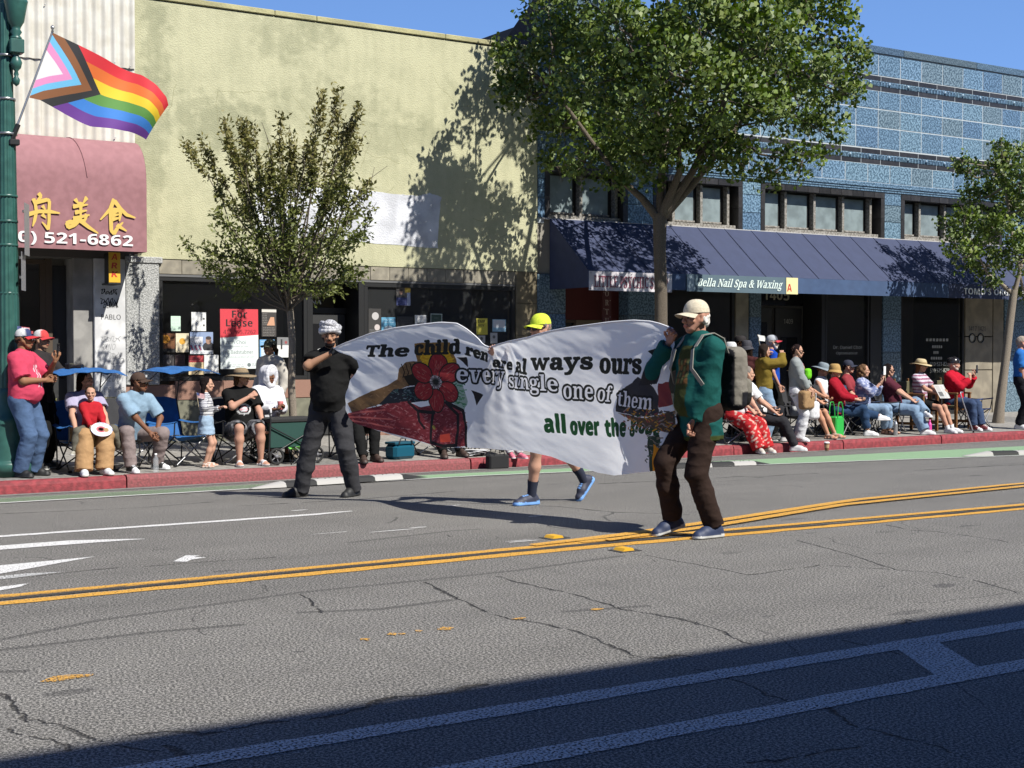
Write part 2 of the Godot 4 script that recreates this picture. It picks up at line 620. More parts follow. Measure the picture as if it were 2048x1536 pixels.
func road_map(x0: float, x1: float, z0: float, z1: float, w: int, h: int) -> Array:
	var f := FastNoiseLite.new()
	f.seed = 5; f.frequency = 1.0; f.fractal_octaves = 5
	var cv := Canvas.new(w, h, Color(0, 0, 0))
	var dep := Canvas.new(w, h, Color(1, 1, 1))
	# broad mottling from a low noise picture, stretched along the wheel tracks
	var lw := 256
	var lh := 128
	var low := Image.create(lw, lh, false, Image.FORMAT_RGBA8)
	for j in lh:
		for i in lw:
			var x := x0 + (x1 - x0) * i / (lw - 1)
			var z := z0 + (z1 - z0) * j / (lh - 1)
			var q := f.get_noise_2d(x * 0.22, z * 0.9) * 0.55 + f.get_noise_2d(x * 1.9 + 40, z * 2.6) * 0.30
			var t := 0.86 + 0.26 * q
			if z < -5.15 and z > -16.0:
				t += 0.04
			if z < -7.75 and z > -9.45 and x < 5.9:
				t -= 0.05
			low.set_pixel(i, j, Color(t, t, t * 0.995).linear_to_srgb())
	low.resize(w, h, Image.INTERPOLATE_CUBIC)
	cv.im = low
	var sx := w / (x1 - x0)
	var sz := h / (z1 - z0)
	var to := func(x: float, z: float) -> Vector2:
		return Vector2((x - x0) * sx, (z - z0) * sz)
	for s in SEAMS:
		for k in range(0, s.size() - 2, 2):
			cv.stroke([to.call(s[k], s[k + 1]), to.call(s[k + 2], s[k + 3])], 0.05 * sx, Color(0.52, 0.52, 0.52))
	for s in CRACKS:
		var wd: float = s[s.size() - 1]
		var pts := []
		for k in range(0, s.size() - 3, 2):
			for q in 8:
				var t := q / 8.0
				var x: float = lerpf(s[k], s[k + 2], t)
				var z: float = lerpf(s[k + 1], s[k + 3], t)
				pts.append(Vector2(x + 0.025 * f.get_noise_2d(x * 9.0, z * 9.0), z + 0.03 * f.get_noise_2d(x * 9.0 + 50, z * 9.0)))
		for q in pts.size() - 1:
			var ww: float = wd * (0.75 + 1.5 * f.get_noise_2d(pts[q].x * 5.0, pts[q].y * 5.0 + 9.0))
			if ww < 0.002:
				continue
			var a: Vector2 = to.call(pts[q].x, pts[q].y)
			var b: Vector2 = to.call(pts[q + 1].x, pts[q + 1].y)
			cv.stroke([a, b], maxf(1.3, ww * 1.9 * sx), Color(0.48, 0.47, 0.46))
			cv.stroke([a, b], maxf(1.1, ww * 1.0 * sx), Color(0.09, 0.09, 0.09))
			dep.stroke([a, b], maxf(1.3, ww * 1.3 * sx), Color(0, 0, 0))
	# fine branching hair cracks
	var r := RandomNumberGenerator.new()
	r.seed = int(x1 * 10)
	for k in 34:
		var x := r.randf_range(x0, x1)
		var z := r.randf_range(z0, z1)
		var dir := r.randf_range(-0.7, 0.7) + (PI * 0.5 if r.randf() < 0.5 else 0.0)
		for q in r.randi_range(10, 40):
			var a: Vector2 = to.call(x, z)
			dir += r.randf_range(-0.4, 0.4)
			x += cos(dir) * 0.035; z += sin(dir) * 0.035
			if r.randf() < 0.85:
				cv.stroke([a, to.call(x, z)], r.randf_range(1.0, 1.9), Color(0.3, 0.3, 0.3))
	# old oil spots and sealed bits
	for k in 60:
		var x := r.randf_range(x0, x1)
		var z := r.randf_range(z0, z1)
		var n := PackedVector2Array()
		var rad := r.randf_range(0.012, 0.06)
		for q in 9:
			var a := TAU * q / 9
			n.append(to.call(x + cos(a) * rad * r.randf_range(1.2, 3.0), z + sin(a) * rad * r.randf_range(0.6, 1.2)))
		cv.poly(n, Color(0.66, 0.66, 0.66) if r.randf() < 0.7 else Color(0.5, 0.5, 0.51))
	for q in [[1.62, -5.98, 0.13, 0.05], [6.05, -5.35, 0.15, 0.045]]:
		var n := PackedVector2Array()
		for k in 12:
			var a := TAU * k / 12
			n.append(to.call(q[0] + cos(a) * q[2] * r.randf_range(0.75, 1.1), q[1] + sin(a) * q[3] * r.randf_range(0.75, 1.1)))
		cv.poly(n, Color(0.58, 0.58, 0.59))
	return [cv, dep]

func road_sheet(x0: float, x1: float, z0: float, z1: float, nx: int, nz: int) -> MB:
	var b := MB.new()
	b.has_uv = true
	var g := []
	for j in nz + 1:
		var row := []
		var z := lerpf(z0, z1, float(j) / nz)
		for i in nx + 1:
			row.append(Vector3(lerpf(x0, x1, float(i) / nx), road_y(z), z))
		g.append(row)
	b.sheet(g)
	return b

func mapped_asphalt(x0: float, x1: float, z0: float, z1: float, w: int, h: int) -> StandardMaterial3D:
	var r := road_map(x0, x1, z0, z1, w, h)
	var m := mat(Color(0.385, 0.374, 0.352), 0.92)
	m.albedo_texture = r[0].tex()
	m.heightmap_enabled = true
	m.heightmap_texture = r[1].tex()
	m.heightmap_scale = 1.2
	m.detail_enabled = true
	m.detail_albedo = M.speck
	m.detail_blend_mode = BaseMaterial3D.BLEND_MODE_MUL
	m.detail_uv_layer = BaseMaterial3D.DETAIL_UV_2
	m.uv2_triplanar = true
	m.uv2_world_triplanar = true
	m.uv2_scale = Vector3.ONE * 0.5
	return m

func build_ground():
	var g := structure("ground")
	part(g, "earth", boxm(Vector3(-300, -0.6, -300), Vector3(400, -0.35, 300)), cmat("earth", Color(0.16, 0.14, 0.12), 0.95))
	var road := structure("road")
	put(road, "lane_surface", road_sheet(0.2, 12.2, -9.2, -1.0, 24, 24), mapped_asphalt(0.2, 12.2, -9.2, -1.0, 2048, 1400))
	put(road, "lane_surface", road_sheet(0.2, 24.2, -16.6, -9.2, 24, 24), mapped_asphalt(0.2, 24.2, -16.6, -9.2, 2048, 640))
	for r in [[-60.0, 0.2, -16.6, -0.2], [24.2, 90.0, -16.6, -9.2], [12.2, 90.0, -9.2, -0.2], [0.2, 12.2, -1.0, -0.2]]:
		put(road, "lane_surface", road_sheet(r[0], r[1], r[2], r[3], 6, 24), M.asphalt)
	# concrete gutter strip along the kerb
	var gut := MB.new()
	gut.quad(Vector3(-40, road_y(-16.25) + 0.004, -16.25), Vector3(60, road_y(-16.25) + 0.004, -16.25), Vector3(60, road_y(-16.58) + 0.006, -16.58), Vector3(-40, road_y(-16.58) + 0.006, -16.58), Vector3.UP)
	put(road, "gutter", gut, M.concrete_dark)
	# kerb stones
	var kerb := structure("kerb")
	var prof := PackedVector2Array([Vector2(0, -0.2), Vector2(0.012, 0.10), Vector2(0.022, 0.135), Vector2(0.045, 0.15), Vector2(0.16, 0.153), Vector2(0.16, -0.2)])
	var stone := MB.new()
	stone.prism(prof, 0.0, 2.38, Transform3D(Basis(Vector3(0, 0, -1), Vector3(0, 1, 0), Vector3(1, 0, 0)), Vector3.ZERO))
	var sm := stone.mesh()
	var xk := -9.2
	var k := 0
	while xk < 44.0:
		var o := part(kerb, "kerb_stone", sm, M.concrete)
		o.position = Vector3(xk, 0.003 * sin(k * 2.3), KERB + 0.004 * sin(k * 1.7))
		if xk < 4.0 or (xk > 8.0 and xk < 19.5):
			o.material_override = M.red_kerb
		elif xk < 21.0 and xk > 3.0:
			o.material_override = M.red_kerb_worn if xk < 8.0 else M.red_kerb
		xk += 2.4
		k += 1
	# sidewalk slabs, sloping up to the shop fronts
	var walk := structure("sidewalk")
	put(walk, "slab_bed", bed(-12.0, 46.0), M.concrete_dark)
	var sb := MB.new()
	sb.box(Vector3(0.006, -0.08, -1.334), Vector3(1.344, 0.0, -0.006), Transform3D(), 0.008)
	var slab := sb.mesh()
	var tones := [M.concrete, M.concrete_dark, M.concrete]
	for i in range(-5, 27):
		for j in 3:
			var z := KERB - 0.165 - j * 1.34
			var o := part(walk, "paving_slab", slab, tones[(i * 7 + j * 3 + 40) % 3])
			o.position = Vector3(i * 1.35 - 0.4, side_y(z), z)
			o.rotation.x = 0.02
	for s in [[-40.0, -7.15], [36.05, 60.0]]:
		put(walk, "far_walk", bed(s[0], s[1], 0.0), M.concrete)
	# near side walk, behind the camera
	var w2 := structure("near_sidewalk")
	part(w2, "walk_slab", boxm(Vector3(-60, -0.2, -0.2), Vector3(90, 0.15, 3.6)), M.concrete)

func bed(x0: float, x1: float, drop := 0.02) -> MB:
	var b := MB.new()
	var za := KERB - 0.16
	var zb := WALL - 1.2
	b.quad(Vector3(x0, side_y(za) - drop, za), Vector3(x1, side_y(za) - drop, za), Vector3(x1, side_y(zb) - drop, zb), Vector3(x0, side_y(zb) - drop, zb), Vector3.UP)
	return b

# ---------- paint on the road ----------
func strip(pts: Array, lift := 0.004, rag := 0.006) -> MB:
	# pts: [x, z_far, z_near] along the stripe
	var b := MB.new()
	var prev := []
	for i in pts.size() - 1:
		var n := maxi(1, int(absf(pts[i + 1][0] - pts[i][0]) / 0.12))
		for q in n + (1 if i == pts.size() - 2 else 0):
			var t := float(q) / n
			var x: float = lerpf(pts[i][0], pts[i + 1][0], t)
			var za: float = lerpf(pts[i][1], pts[i + 1][1], t) + rag * fine.get_noise_2d(x * 7.0, pts[0][1] * 3.0)
			var zb: float = lerpf(pts[i][2], pts[i + 1][2], t) + rag * fine.get_noise_2d(x * 7.0 + 30.0, pts[0][2] * 3.0)
			var e := []
			for k in 4:
				var z := lerpf(za, zb, k / 3.0)
				e.append(b.vert(Vector3(x, road_y(z) + lift, z), Vector3.UP))
			if prev.size():
				for k in 3:
					b.quad_i(prev[k], prev[k + 1], e[k + 1], e[k])
			prev = e
	return b

func flat_poly(pts: Array, lift := 0.004) -> MB:
	var p := PackedVector2Array()
	for q in pts:
		p.append(Vector2(q[0], q[1]))
	var b := MB.new()
	var t := Geometry2D.triangulate_polygon(p)
	for q in p:
		b.vert(Vector3(q.x, road_y(q.y) + lift, q.y), Vector3.UP)
	for i in range(0, t.size(), 3):
		b.tri_i(t[i], t[i + 1], t[i + 2])
	return b

func build_markings():
	var s := structure("road_markings")
	# centre double yellow: the near pair runs straight, the far pair leaves it and opens a median
	put(s, "yellow_line", strip([[-30, -8.43, -8.33], [3.2, -8.43, -8.33], [6.3, -8.47, -8.36]], 0.004, 0.02), M.yellow_paint)
	put(s, "yellow_line", strip([[-30, -8.21, -8.11], [2.0, -8.21, -8.10], [5.9, -8.25, -8.12], [8.7, -8.15, -8.05], [12.5, -8.08, -7.98], [40, -8.05, -7.95]], 0.004, 0.02), M.yellow_paint)
	put(s, "yellow_line", strip([[6.0, -8.47, -8.37], [7.9, -8.39, -8.29], [10.7, -8.31, -8.21], [40, -8.3, -8.2]], 0.008, 0.012), M.yellow_paint)
	put(s, "yellow_line", strip([[5.6, -8.50, -8.40], [6.5, -8.62, -8.50], [7.79, -8.92, -8.80], [9.87, -9.44, -9.32], [12.4, -9.62, -9.52], [40, -9.7, -9.6]], 0.012, 0.012), M.yellow_paint)
	put(s, "yellow_line", strip([[6.2, -8.40, -8.31], [7.4, -8.62, -8.51], [9.4, -9.16, -9.05], [12.2, -9.38, -9.28], [40, -9.45, -9.35]], 0.016, 0.012), M.yellow_paint)
	put(s, "grey_line", strip([[-30, -8.325, -8.215], [6.2, -8.355, -8.255], [8.7, -8.22, -8.16], [12.5, -8.18, -8.10]], 0.004, 0.01), M.tar)
	put(s, "grey_line", strip([[7.0, -8.68, -8.60], [7.9, -8.80, -8.70], [9.6, -9.31, -9.19], [12.3, -9.51, -9.39]], 0.004, 0.01), M.tar)
	# near lane: the pair of white stripes in the shade with one cross bar
	put(s, "white_line", strip([[-20, -4.88, -4.75], [40, -4.88, -4.75]], 0.004, 0.015), M.white_paint_thin)
	put(s, "white_line", strip([[-20, -4.32, -4.18], [40, -4.32, -4.18]], 0.004, 0.015), M.white_paint_thin)
	put(s, "cross_bar", flat_poly([[5.30, -4.752], [5.60, -4.752], [5.36, -4.318], [5.06, -4.318]]), M.white_paint_thin)
	# far lane
	put(s, "white_line", strip([[-20, -11.34, -11.22], [5.2, -11.37, -11.25], [5.6, -11.40, -11.36]], 0.004, 0.02), M.white_paint)
	put(s, "white_line", strip([[-20, -10.69, -10.42], [2.9, -10.69, -10.44], [3.4, -10.46, -10.44]], 0.004, 0.02), M.white_paint)
	put(s, "turn_arrow", flat_poly([[2.80, -9.68], [2.16, -9.62], [1.5, -9.60], [0.9, -9.5], [0.9, -9.2], [1.6, -9.15], [2.07, -9.24]]), M.white_paint)
	put(s, "turn_arrow", flat_poly([[2.43, -9.10], [2.2, -9.16], [1.9, -9.12], [1.95, -9.0], [2.1, -9.02]]), M.white_paint_thin)
	put(s, "turn_arrow", flat_poly([[2.13, -8.76], [1.9, -8.70], [1.5, -8.72], [1.5, -8.60], [1.93, -8.59], [2.06, -8.66]]), M.white_paint)
	put(s, "paint_scrap", flat_poly([[3.17, -9.15], [3.26, -9.27], [3.34, -9.38], [3.42, -9.32], [3.36, -9.28], [3.42, -9.2], [3.30, -9.16], [3.24, -9.08]]), M.white_paint)
	for q in [[5.25, -11.75, 0.09, 0.03], [5.19, -9.80, 0.22, 0.02], [5.45, -9.87, 0.1, 0.02], [5.71, -8.69, 0.16, 0.02], [5.66, -8.74, 0.12, 0.012], [6.56, -11.24, 0.1, 0.02], [6.66, -10.01, 0.1, 0.02], [4.72, -9.95, 0.2, 0.012]]:
		scrap(s, q, M.white_paint)
	for q in [[1.67, -6.22, 0.12, 0.05], [3.14, -6.24, 0.025, 0.03], [3.31, -6.28, 0.03, 0.03], [3.36, -6.26, 0.025, 0.02], [3.47, -6.28, 0.022, 0.025], [3.61, -6.26, 0.05, 0.04], [4.08, -6.28, 0.055, 0.02], [4.58, -6.27, 0.05, 0.03]]:
		scrap(s, q, M.yellow_thin)
	# cycle lane
	put(s, "lane_edge_line", strip([[-20, -14.86, -14.76], [9.0, -14.86, -14.77], [10.4, -14.50, -14.41], [12.1, -13.98, -13.90], [14.0, -13.42, -13.34], [16.55, -12.64, -12.56], [24, -10.4, -10.3]], 0.010, 0.015), M.white_paint)
	put(s, "cycle_lane", strip([[-20, -15.8, -14.88], [6.2, -15.72, -14.89], [9.0, -15.6, -14.88], [10.4, -15.4, -14.52], [12.1, -15.2, -14.0], [14.0, -14.9, -13.44], [19.0, -14.4, -11.95], [26, -13.5, -9.9]], 0.006, 0.05), M.green_worn)
	put(s, "cycle_lane", strip([[6.8, -15.66, -14.90], [9.0, -15.58, -14.90], [10.4, -15.38, -14.54], [12.1, -15.18, -14.02], [14.0, -14.88, -13.46], [19.0, -14.4, -11.97], [26, -13.5, -9.9]], 0.008, 0.04), M.green_paint)

func scrap(s: Node, q: Array, m: Material):
	var p := []
	var r := RandomNumberGenerator.new()
	r.seed = int(q[0] * 100)
	for k in 9:
		var a := TAU * k / 9
		p.append([q[0] + cos(a) * q[2] * r.randf_range(0.6, 1.1), q[1] + sin(a) * q[3] * r.randf_range(0.5, 1.2)])
	put(s, "paint_scrap", flat_poly(p, 0.005), m)
# ---------- shop fronts ----------
func wb(parent: Node, called: String, x0: float, x1: float, y0: float, y1: float, zf: float, depth: float, m: Material, ch := 0.004) -> MeshInstance3D:
	return part(parent, called, boxm(Vector3(x0, y0, zf - depth), Vector3(x1, y1, zf), ch), m)

func glass(tint: Color, a: float) -> StandardMaterial3D:
	var m := mat(tint, 0.03)
	m.albedo_color.a = a
	m.transparency = BaseMaterial3D.TRANSPARENCY_ALPHA
	return m

# a shop window: frame bars, a pane and posts, all in one part with sub-parts
func shop_window(parent: Node, x0: float, x1: float, y0: float, y1: float, posts: Array, frame: Material, pane: Material, bar := 0.05, zf := -20.83) -> Node3D:
	var w := Node3D.new()
	w.name = "window"
	parent.add_child(w, true)
	var f := MB.new()
	f.box(Vector3(x0, y1 - bar, zf - 0.08), Vector3(x1, y1, zf), Transform3D(), 0.004)
	f.box(Vector3(x0, y0, zf - 0.08), Vector3(x1, y0 + bar, zf), Transform3D(), 0.004)
	f.box(Vector3(x0, y0 + bar, zf - 0.08), Vector3(x0 + bar, y1 - bar, zf - 0.002), Transform3D(), 0.004)
	f.box(Vector3(x1 - bar, y0 + bar, zf - 0.08), Vector3(x1, y1 - bar, zf - 0.002), Transform3D(), 0.004)
	put(w, "frame", f, frame)
	var edges := [x0 + bar] + posts + [x1 - bar]
	for i in edges.size() - 1:
		var b := MB.new()
		b.quad(Vector3(edges[i], y0 + bar, zf - 0.04), Vector3(edges[i + 1], y0 + bar, zf - 0.04), Vector3(edges[i + 1], y1 - bar, zf - 0.04), Vector3(edges[i], y1 - bar, zf - 0.04), Vector3(0, 0, 1))
		put(w, "pane", b, pane)
	for p in posts:
		part(w, "post", boxm(Vector3(p - bar * 0.5, y0 + bar, zf - 0.075), Vector3(p + bar * 0.5, y1 - bar, zf - 0.004), 0.004), frame)
	return w

# closed dark rooms behind the glass
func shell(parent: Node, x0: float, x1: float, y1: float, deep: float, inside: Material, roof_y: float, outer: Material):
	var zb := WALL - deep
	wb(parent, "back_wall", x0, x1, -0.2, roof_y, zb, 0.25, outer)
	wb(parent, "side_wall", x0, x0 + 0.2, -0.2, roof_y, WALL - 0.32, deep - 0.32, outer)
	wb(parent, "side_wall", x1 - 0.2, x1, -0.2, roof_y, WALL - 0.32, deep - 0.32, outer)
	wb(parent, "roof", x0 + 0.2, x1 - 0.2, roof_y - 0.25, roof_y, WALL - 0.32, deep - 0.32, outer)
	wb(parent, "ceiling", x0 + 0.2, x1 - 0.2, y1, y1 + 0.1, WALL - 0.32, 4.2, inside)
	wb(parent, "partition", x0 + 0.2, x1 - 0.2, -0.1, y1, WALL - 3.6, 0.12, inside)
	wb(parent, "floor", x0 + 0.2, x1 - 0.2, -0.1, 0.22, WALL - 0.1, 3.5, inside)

func stucco(w: int, h: int, x0: float, x1: float, y0: float, y1: float) -> StandardMaterial3D:
	var f := FastNoiseLite.new()
	f.seed = 71; f.frequency = 1.0; f.fractal_octaves = 5
	var im := Image.create(512, 256, false, Image.FORMAT_RGBA8)
	var base := Color(0.465, 0.452, 0.290)
	var dirty := Color(0.30, 0.30, 0.185)
	for j in 256:
		for i in 512:
			var x := x0 + (x1 - x0) * i / 511.0
			var y := y1 - (y1 - y0) * j / 255.0
			var q := 0.5 * f.get_noise_2d(x * 0.9, y * 1.3) + 0.35 * f.get_noise_2d(x * 5.0, y * 0.5 + 20) + 0.25 * f.get_noise_2d(x * 7.0, y * 7.0)
			# stains where the photograph shows them: below the old sign line and in a few runs
			var st := 0.0
			for s in [[7.9, 5.15, 0.9, 0.45, 0.55], [8.3, 5.0, 0.5, 0.35, 0.6], [9.9, 5.55, 1.1, 0.5, 0.35], [7.0, 6.2, 0.22, 1.2, 0.5], [9.0, 6.6, 0.5, 0.4, 0.4], [11.0, 5.2, 1.4, 0.4, 0.35], [9.6, 6.75, 0.5, 0.3, 0.45], [6.85, 4.6, 0.3, 1.2, 0.4], [12.8, 5.9, 0.8, 0.5, 0.3]]:
				var d := pow((x - s[0]) / s[2], 2.0) + pow((y - s[1]) / s[3], 2.0)
				st = maxf(st, s[4] * clampf(1.3 - d + 1.4 * f.get_noise_2d(x * 4.0 + 9, y * 4.0), 0.0, 1.0))
			if absf(y - 5.36 + 0.03 * f.get_noise_2d(x * 3.0, 2.0)) < 0.03 and f.get_noise_2d(x * 2.4, 8.0) > -0.1:
				st = maxf(st, 0.5)
			im.set_pixel(i, j, base.lerp(dirty, clampf(0.16 + 0.75 * q + st * 1.25, 0.0, 1.0)).linear_to_srgb())
	im.resize(w, h, Image.INTERPOLATE_CUBIC)
	var cv := Canvas.new(8, 8, Color(0, 0, 0))
	cv.im = im; cv.w = w; cv.h = h
	var r := RandomNumberGenerator.new()
	r.seed = 4
	for k in 26:
		var x := r.randf_range(x0, x1)
		var y := r.randf_range(y0 + 0.2, y1 - 0.4)
		var pts := []
		var dir := r.randf_range(-0.5, 0.5) + (PI * 0.5 if r.randf() < 0.7 else 0.0)
		for q in r.randi_range(4, 12):
			pts.append(Vector2((x - x0) / (x1 - x0) * w, (y1 - y) / (y1 - y0) * h))
			dir += r.randf_range(-0.5, 0.5)
			x += cos(dir) * 0.09; y -= sin(dir) * 0.09
		cv.stroke(pts, 1.6, Color(0.25, 0.24, 0.13))
	var m := mat(Color(1, 1, 1), 0.92)
	m.albedo_texture = cv.tex()
	var n := NoiseTexture2D.new()
	n.width = w; n.height = h
	var nf := FastNoiseLite.new()
	nf.seed = 72; nf.frequency = 0.11; nf.fractal_octaves = 4; nf.fractal_gain = 0.6
	n.noise = nf
	m.heightmap_enabled = true
	m.heightmap_texture = n
	m.heightmap_scale = 0.6
	return m

func build_green_building():
	var g := thing("stucco_building", "low shop building with a tall blank pale yellow-green stucco front", "building")
	var st := stucco(2048, 1092, 6.64, 13.885, 3.03, 6.9)
	var b := MB.new()
	b.has_uv = true
	b.quad(Vector3(6.64, 6.9, WALL), Vector3(13.885, 6.9, WALL), Vector3(13.885, 3.03, WALL), Vector3(6.64, 3.03, WALL), Vector3(0, 0, 1), Rect2(0, 0, 1, 1))
	put(g, "stucco_face", b, st)
	var plain := grained(Color(0.45, 0.42, 0.22), 0.92, M.soft, 0.4, M.rough_bump, 0.4)
	wb(g, "wall", 6.64, 13.885, 3.03, 6.9, WALL - 0.004, 0.3, plain)
	var xs := [6.64, 8.9, 9.62, 12.0, 13.885]
	for i in 4:
		wb(g, "parapet_cap", xs[i] + 0.004, xs[i + 1] - 0.004, 6.915, 7.0, WALL + 0.03, 0.4, plain, 0.01)
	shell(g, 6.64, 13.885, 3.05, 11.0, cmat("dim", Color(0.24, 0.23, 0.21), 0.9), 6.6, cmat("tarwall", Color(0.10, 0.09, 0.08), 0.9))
	# the white painted-out sign
	var wp := MB.new()
	var pts := PackedVector2Array()
	var r := RandomNumberGenerator.new()
	r.seed = 9
	var edge := [[8.56, 3.46], [10.0, 3.43], [11.85, 3.37], [11.90, 4.12], [11.93, 4.24], [11.7, 4.29], [11.45, 4.23], [11.1, 4.24], [10.3, 4.28], [9.6, 4.26], [8.56, 4.20]]
	for i in edge.size():
		var a: Array = edge[i]
		var c: Array = edge[(i + 1) % edge.size()]
		for q in 8:
			var t := q / 8.0
			pts.append(Vector2(lerpf(a[0], c[0], t) + r.randf_range(-0.008, 0.008), lerpf(a[1], c[1], t) + r.randf_range(-0.01, 0.01)))
	wp.prism(pts, 0.0, 0.004, Transform3D(Basis(), Vector3(0, 0, WALL + 0.001)))
	put(g, "painted_patch", wp, grained(Color(0.66, 0.67, 0.70), 0.8, M.soft, 0.5, M.rough_bump, 0.4))
	# the tile course under the wall
	var tile_m := [grained(Color(0.30, 0.27, 0.205), 0.6, M.soft, 1.7), grained(Color(0.26, 0.235, 0.18), 0.6, M.soft, 1.7)]
	var tm := boxm(Vector3(0, 0, -0.3), Vector3(0.352, 0.225, 0), 0.006)
	for i in 18:
		var o := part(g, "tile", tm, tile_m[i % 2])
		o.position = Vector3(7.02 + i * 0.357, 2.80, WALL - 0.012 + 0.003 * sin(i * 4.0))
	wb(g, "steel_lintel", 7.02, 13.44, 2.76, 2.798, WALL - 0.02, 0.1, cmat("steel_grey", Color(0.16, 0.16, 0.16), 0.5, 0.4))
	# pilasters
	var white_rough := grained(Color(0.52, 0.52, 0.50), 0.95, noise_tex(0.05, Color(0.45, 0.46, 0.46), Color(1, 1, 1), 41, 512, 5), 1.1, M.rough_bump, 0.8)
	wb(g, "pilaster", 6.50, 7.01, 1.12, 2.95, WALL + 0.02, 0.3, white_rough, 0.01)
	wb(g, "pilaster_cap", 6.49, 7.06, 2.95, 3.05, WALL + 0.04, 0.3, white_rough, 0.012)
	var brown := grained(Color(0.20, 0.165, 0.10), 0.6, M.soft, 1.2)
	for j in 5:
		wb(g, "pier_tile", 13.45, 13.885, 0.22 + j * 0.562, 0.778 + j * 0.562, WALL - 0.006 + 0.003 * (j % 2), 0.3, brown, 0.006)
	# bulkheads under the windows
	var granite := grained(Color(0.36, 0.20, 0.145), 0.5, noise_tex(0.2, Color(0.5, 0.5, 0.5), Color(1, 1, 1), 42, 512, 3), 1.0)
	var grey_tile := grained(Color(0.19, 0.185, 0.13), 0.55, M.soft, 1.4)
	for i in 4:
		wb(g, "granite_panel", 6.50 + i * 0.765, 7.26 + i * 0.765, 0.885, 1.115 if i == 0 else 1.17, WALL - 0.01, 0.28, granite, 0.004)
		for j in 2:
			for k in 2:
				wb(g, "bulkhead_tile", 6.50 + (i * 2 + k) * 0.3825, 6.878 + (i * 2 + k) * 0.3825, 0.2 + j * 0.34, 0.535 + j * 0.34, WALL - 0.012, 0.28, grey_tile, 0.004)
	for i in 6:
		wb(g, "granite_panel", 10.5 + i * 0.49, 10.985 + i * 0.49, 0.2, 0.95, WALL - 0.01, 0.28, granite, 0.004)
	var blk := cmat("black_frame", Color(0.018, 0.018, 0.018), 0.4)
	var pane := glass(Color(0.02, 0.021, 0.022), 0.30)
	shop_window(g, 7.02, 9.46, 1.175, 2.758, [], blk, pane, 0.06)
	shop_window(g, 10.48, 13.44, 0.955, 2.758, [], blk, glass(Color(0.045, 0.047, 0.048), 0.50), 0.07)
	# recessed doorway
	wb(g, "door_jamb", 9.46, 9.56, 0.2, 2.76, WALL - 0.03, 0.95, blk)
	wb(g, "door_jamb", 10.38, 10.48, 0.2, 2.76, WALL - 0.03, 0.95, blk)
	wb(g, "transom_bar", 9.56, 10.38, 2.25, 2.35, WALL - 0.5, 0.06, blk)
	var d := wb(g, "door", 9.58, 10.36, 0.24, 2.24, WALL - 0.5, 0.05, cmat("door_dark", Color(0.03, 0.03, 0.03), 0.5))
	part(d, "handle", boxm(Vector3(9.66, 1.0, WALL - 0.5), Vector3(9.69, 1.35, WALL - 0.45), 0.005), cmat("dull_steel", Color(0.3, 0.3, 0.3), 0.35, 0.8))
	part(d, "glass", boxm(Vector3(9.74, 0.55, WALL - 0.497), Vector3(10.22, 2.08, WALL - 0.492)), cmat("door_glass", Color(0.015, 0.015, 0.016), 0.08))
	# scratched and chalked names on the door and glass
	var chalk := cmat("chalk", Color(0.55, 0.56, 0.55), 0.9)
	scribble(g, [[9.62, 1.98, 0.055], [9.70, 2.03, 0.05], [9.80, 1.99, 0.05]], "DNA", WALL - 0.44, chalk, 9.60, 2.40, 0.30, 0.07)
	for k in 5:
		scrawl(g, Vector3(9.62 + 0.03 * (k % 2), 1.55 - k * 0.17, WALL - 0.022), 0.34, 0.13, 90 + k, chalk, 0.010)

func scribble(g: Node, _a: Array, word: String, z: float, m: Material, x: float, y: float, w: float, h: float):
	letters(g, word, Transform3D(Basis(), Vector3(x, y, z)), h, w, m, "sans", 0.2)

# a quick marker tag: one looping line
func scrawl(g: Node, at: Vector3, w: float, h: float, seed_: int, m: Material, lw := 0.008):
	var r := RandomNumberGenerator.new()
	r.seed = seed_
	var pts := []
	var n := 22
	for i in n:
		var t := float(i) / (n - 1)
		pts.append(Vector3(at.x + w * (t * 0.9 + 0.07 * sin(i * 2.1)) , at.y + h * (0.5 + 0.45 * sin(i * 1.55 + r.randf() * 1.6)), at.z))
	var b := MB.new()
	for i in n - 1:
		var d: Vector3 = pts[i + 1] - pts[i]
		var o := Vector3(-d.y, d.x, 0).normalized() * lw * 0.5
		var z := Vector3(0, 0, 0.0004 * (i % 3))
		b.quad(pts[i] + o + z, pts[i + 1] + o + z, pts[i + 1] - o + z, pts[i] - o + z, Vector3(0, 0, 1))
	put(g, "tag_mark", b, m)

const HAN := [
	[[32, 100, 40, 92, 27, 80], [15, 84, 21, 70, 24, 48, 18, 25, 12, 9], [24, 75, 60, 84, 67, 80, 65, 55, 65, 25, 62, 2, 43, 20], [0, 41, 32, 50, 68, 51, 99, 48], [44, 66, 52, 57], [43, 42, 54, 33]],
	[[30, 92, 40, 80], [65, 98, 54, 82], [24, 72, 67, 79], [30, 56, 64, 63], [24, 39, 72, 51], [47, 84, 46, 40], [64, 52, 58, 32], [10, 28, 62, 38], [47, 42, 28, 22, 8, 14, 3, 26, 14, 34], [46, 34, 70, 18, 98, 3]],
	[[40, 99, 28, 70, 1, 40], [41, 95, 58, 74, 76, 57, 100, 50], [30, 68, 54, 71, 58, 62, 55, 40], [30, 66, 31, 10, 39, 1, 49, 18, 64, 34], [35, 62, 52, 66], [35, 53, 52, 57], [34, 42, 54, 47], [48, 26, 74, 11]],
]

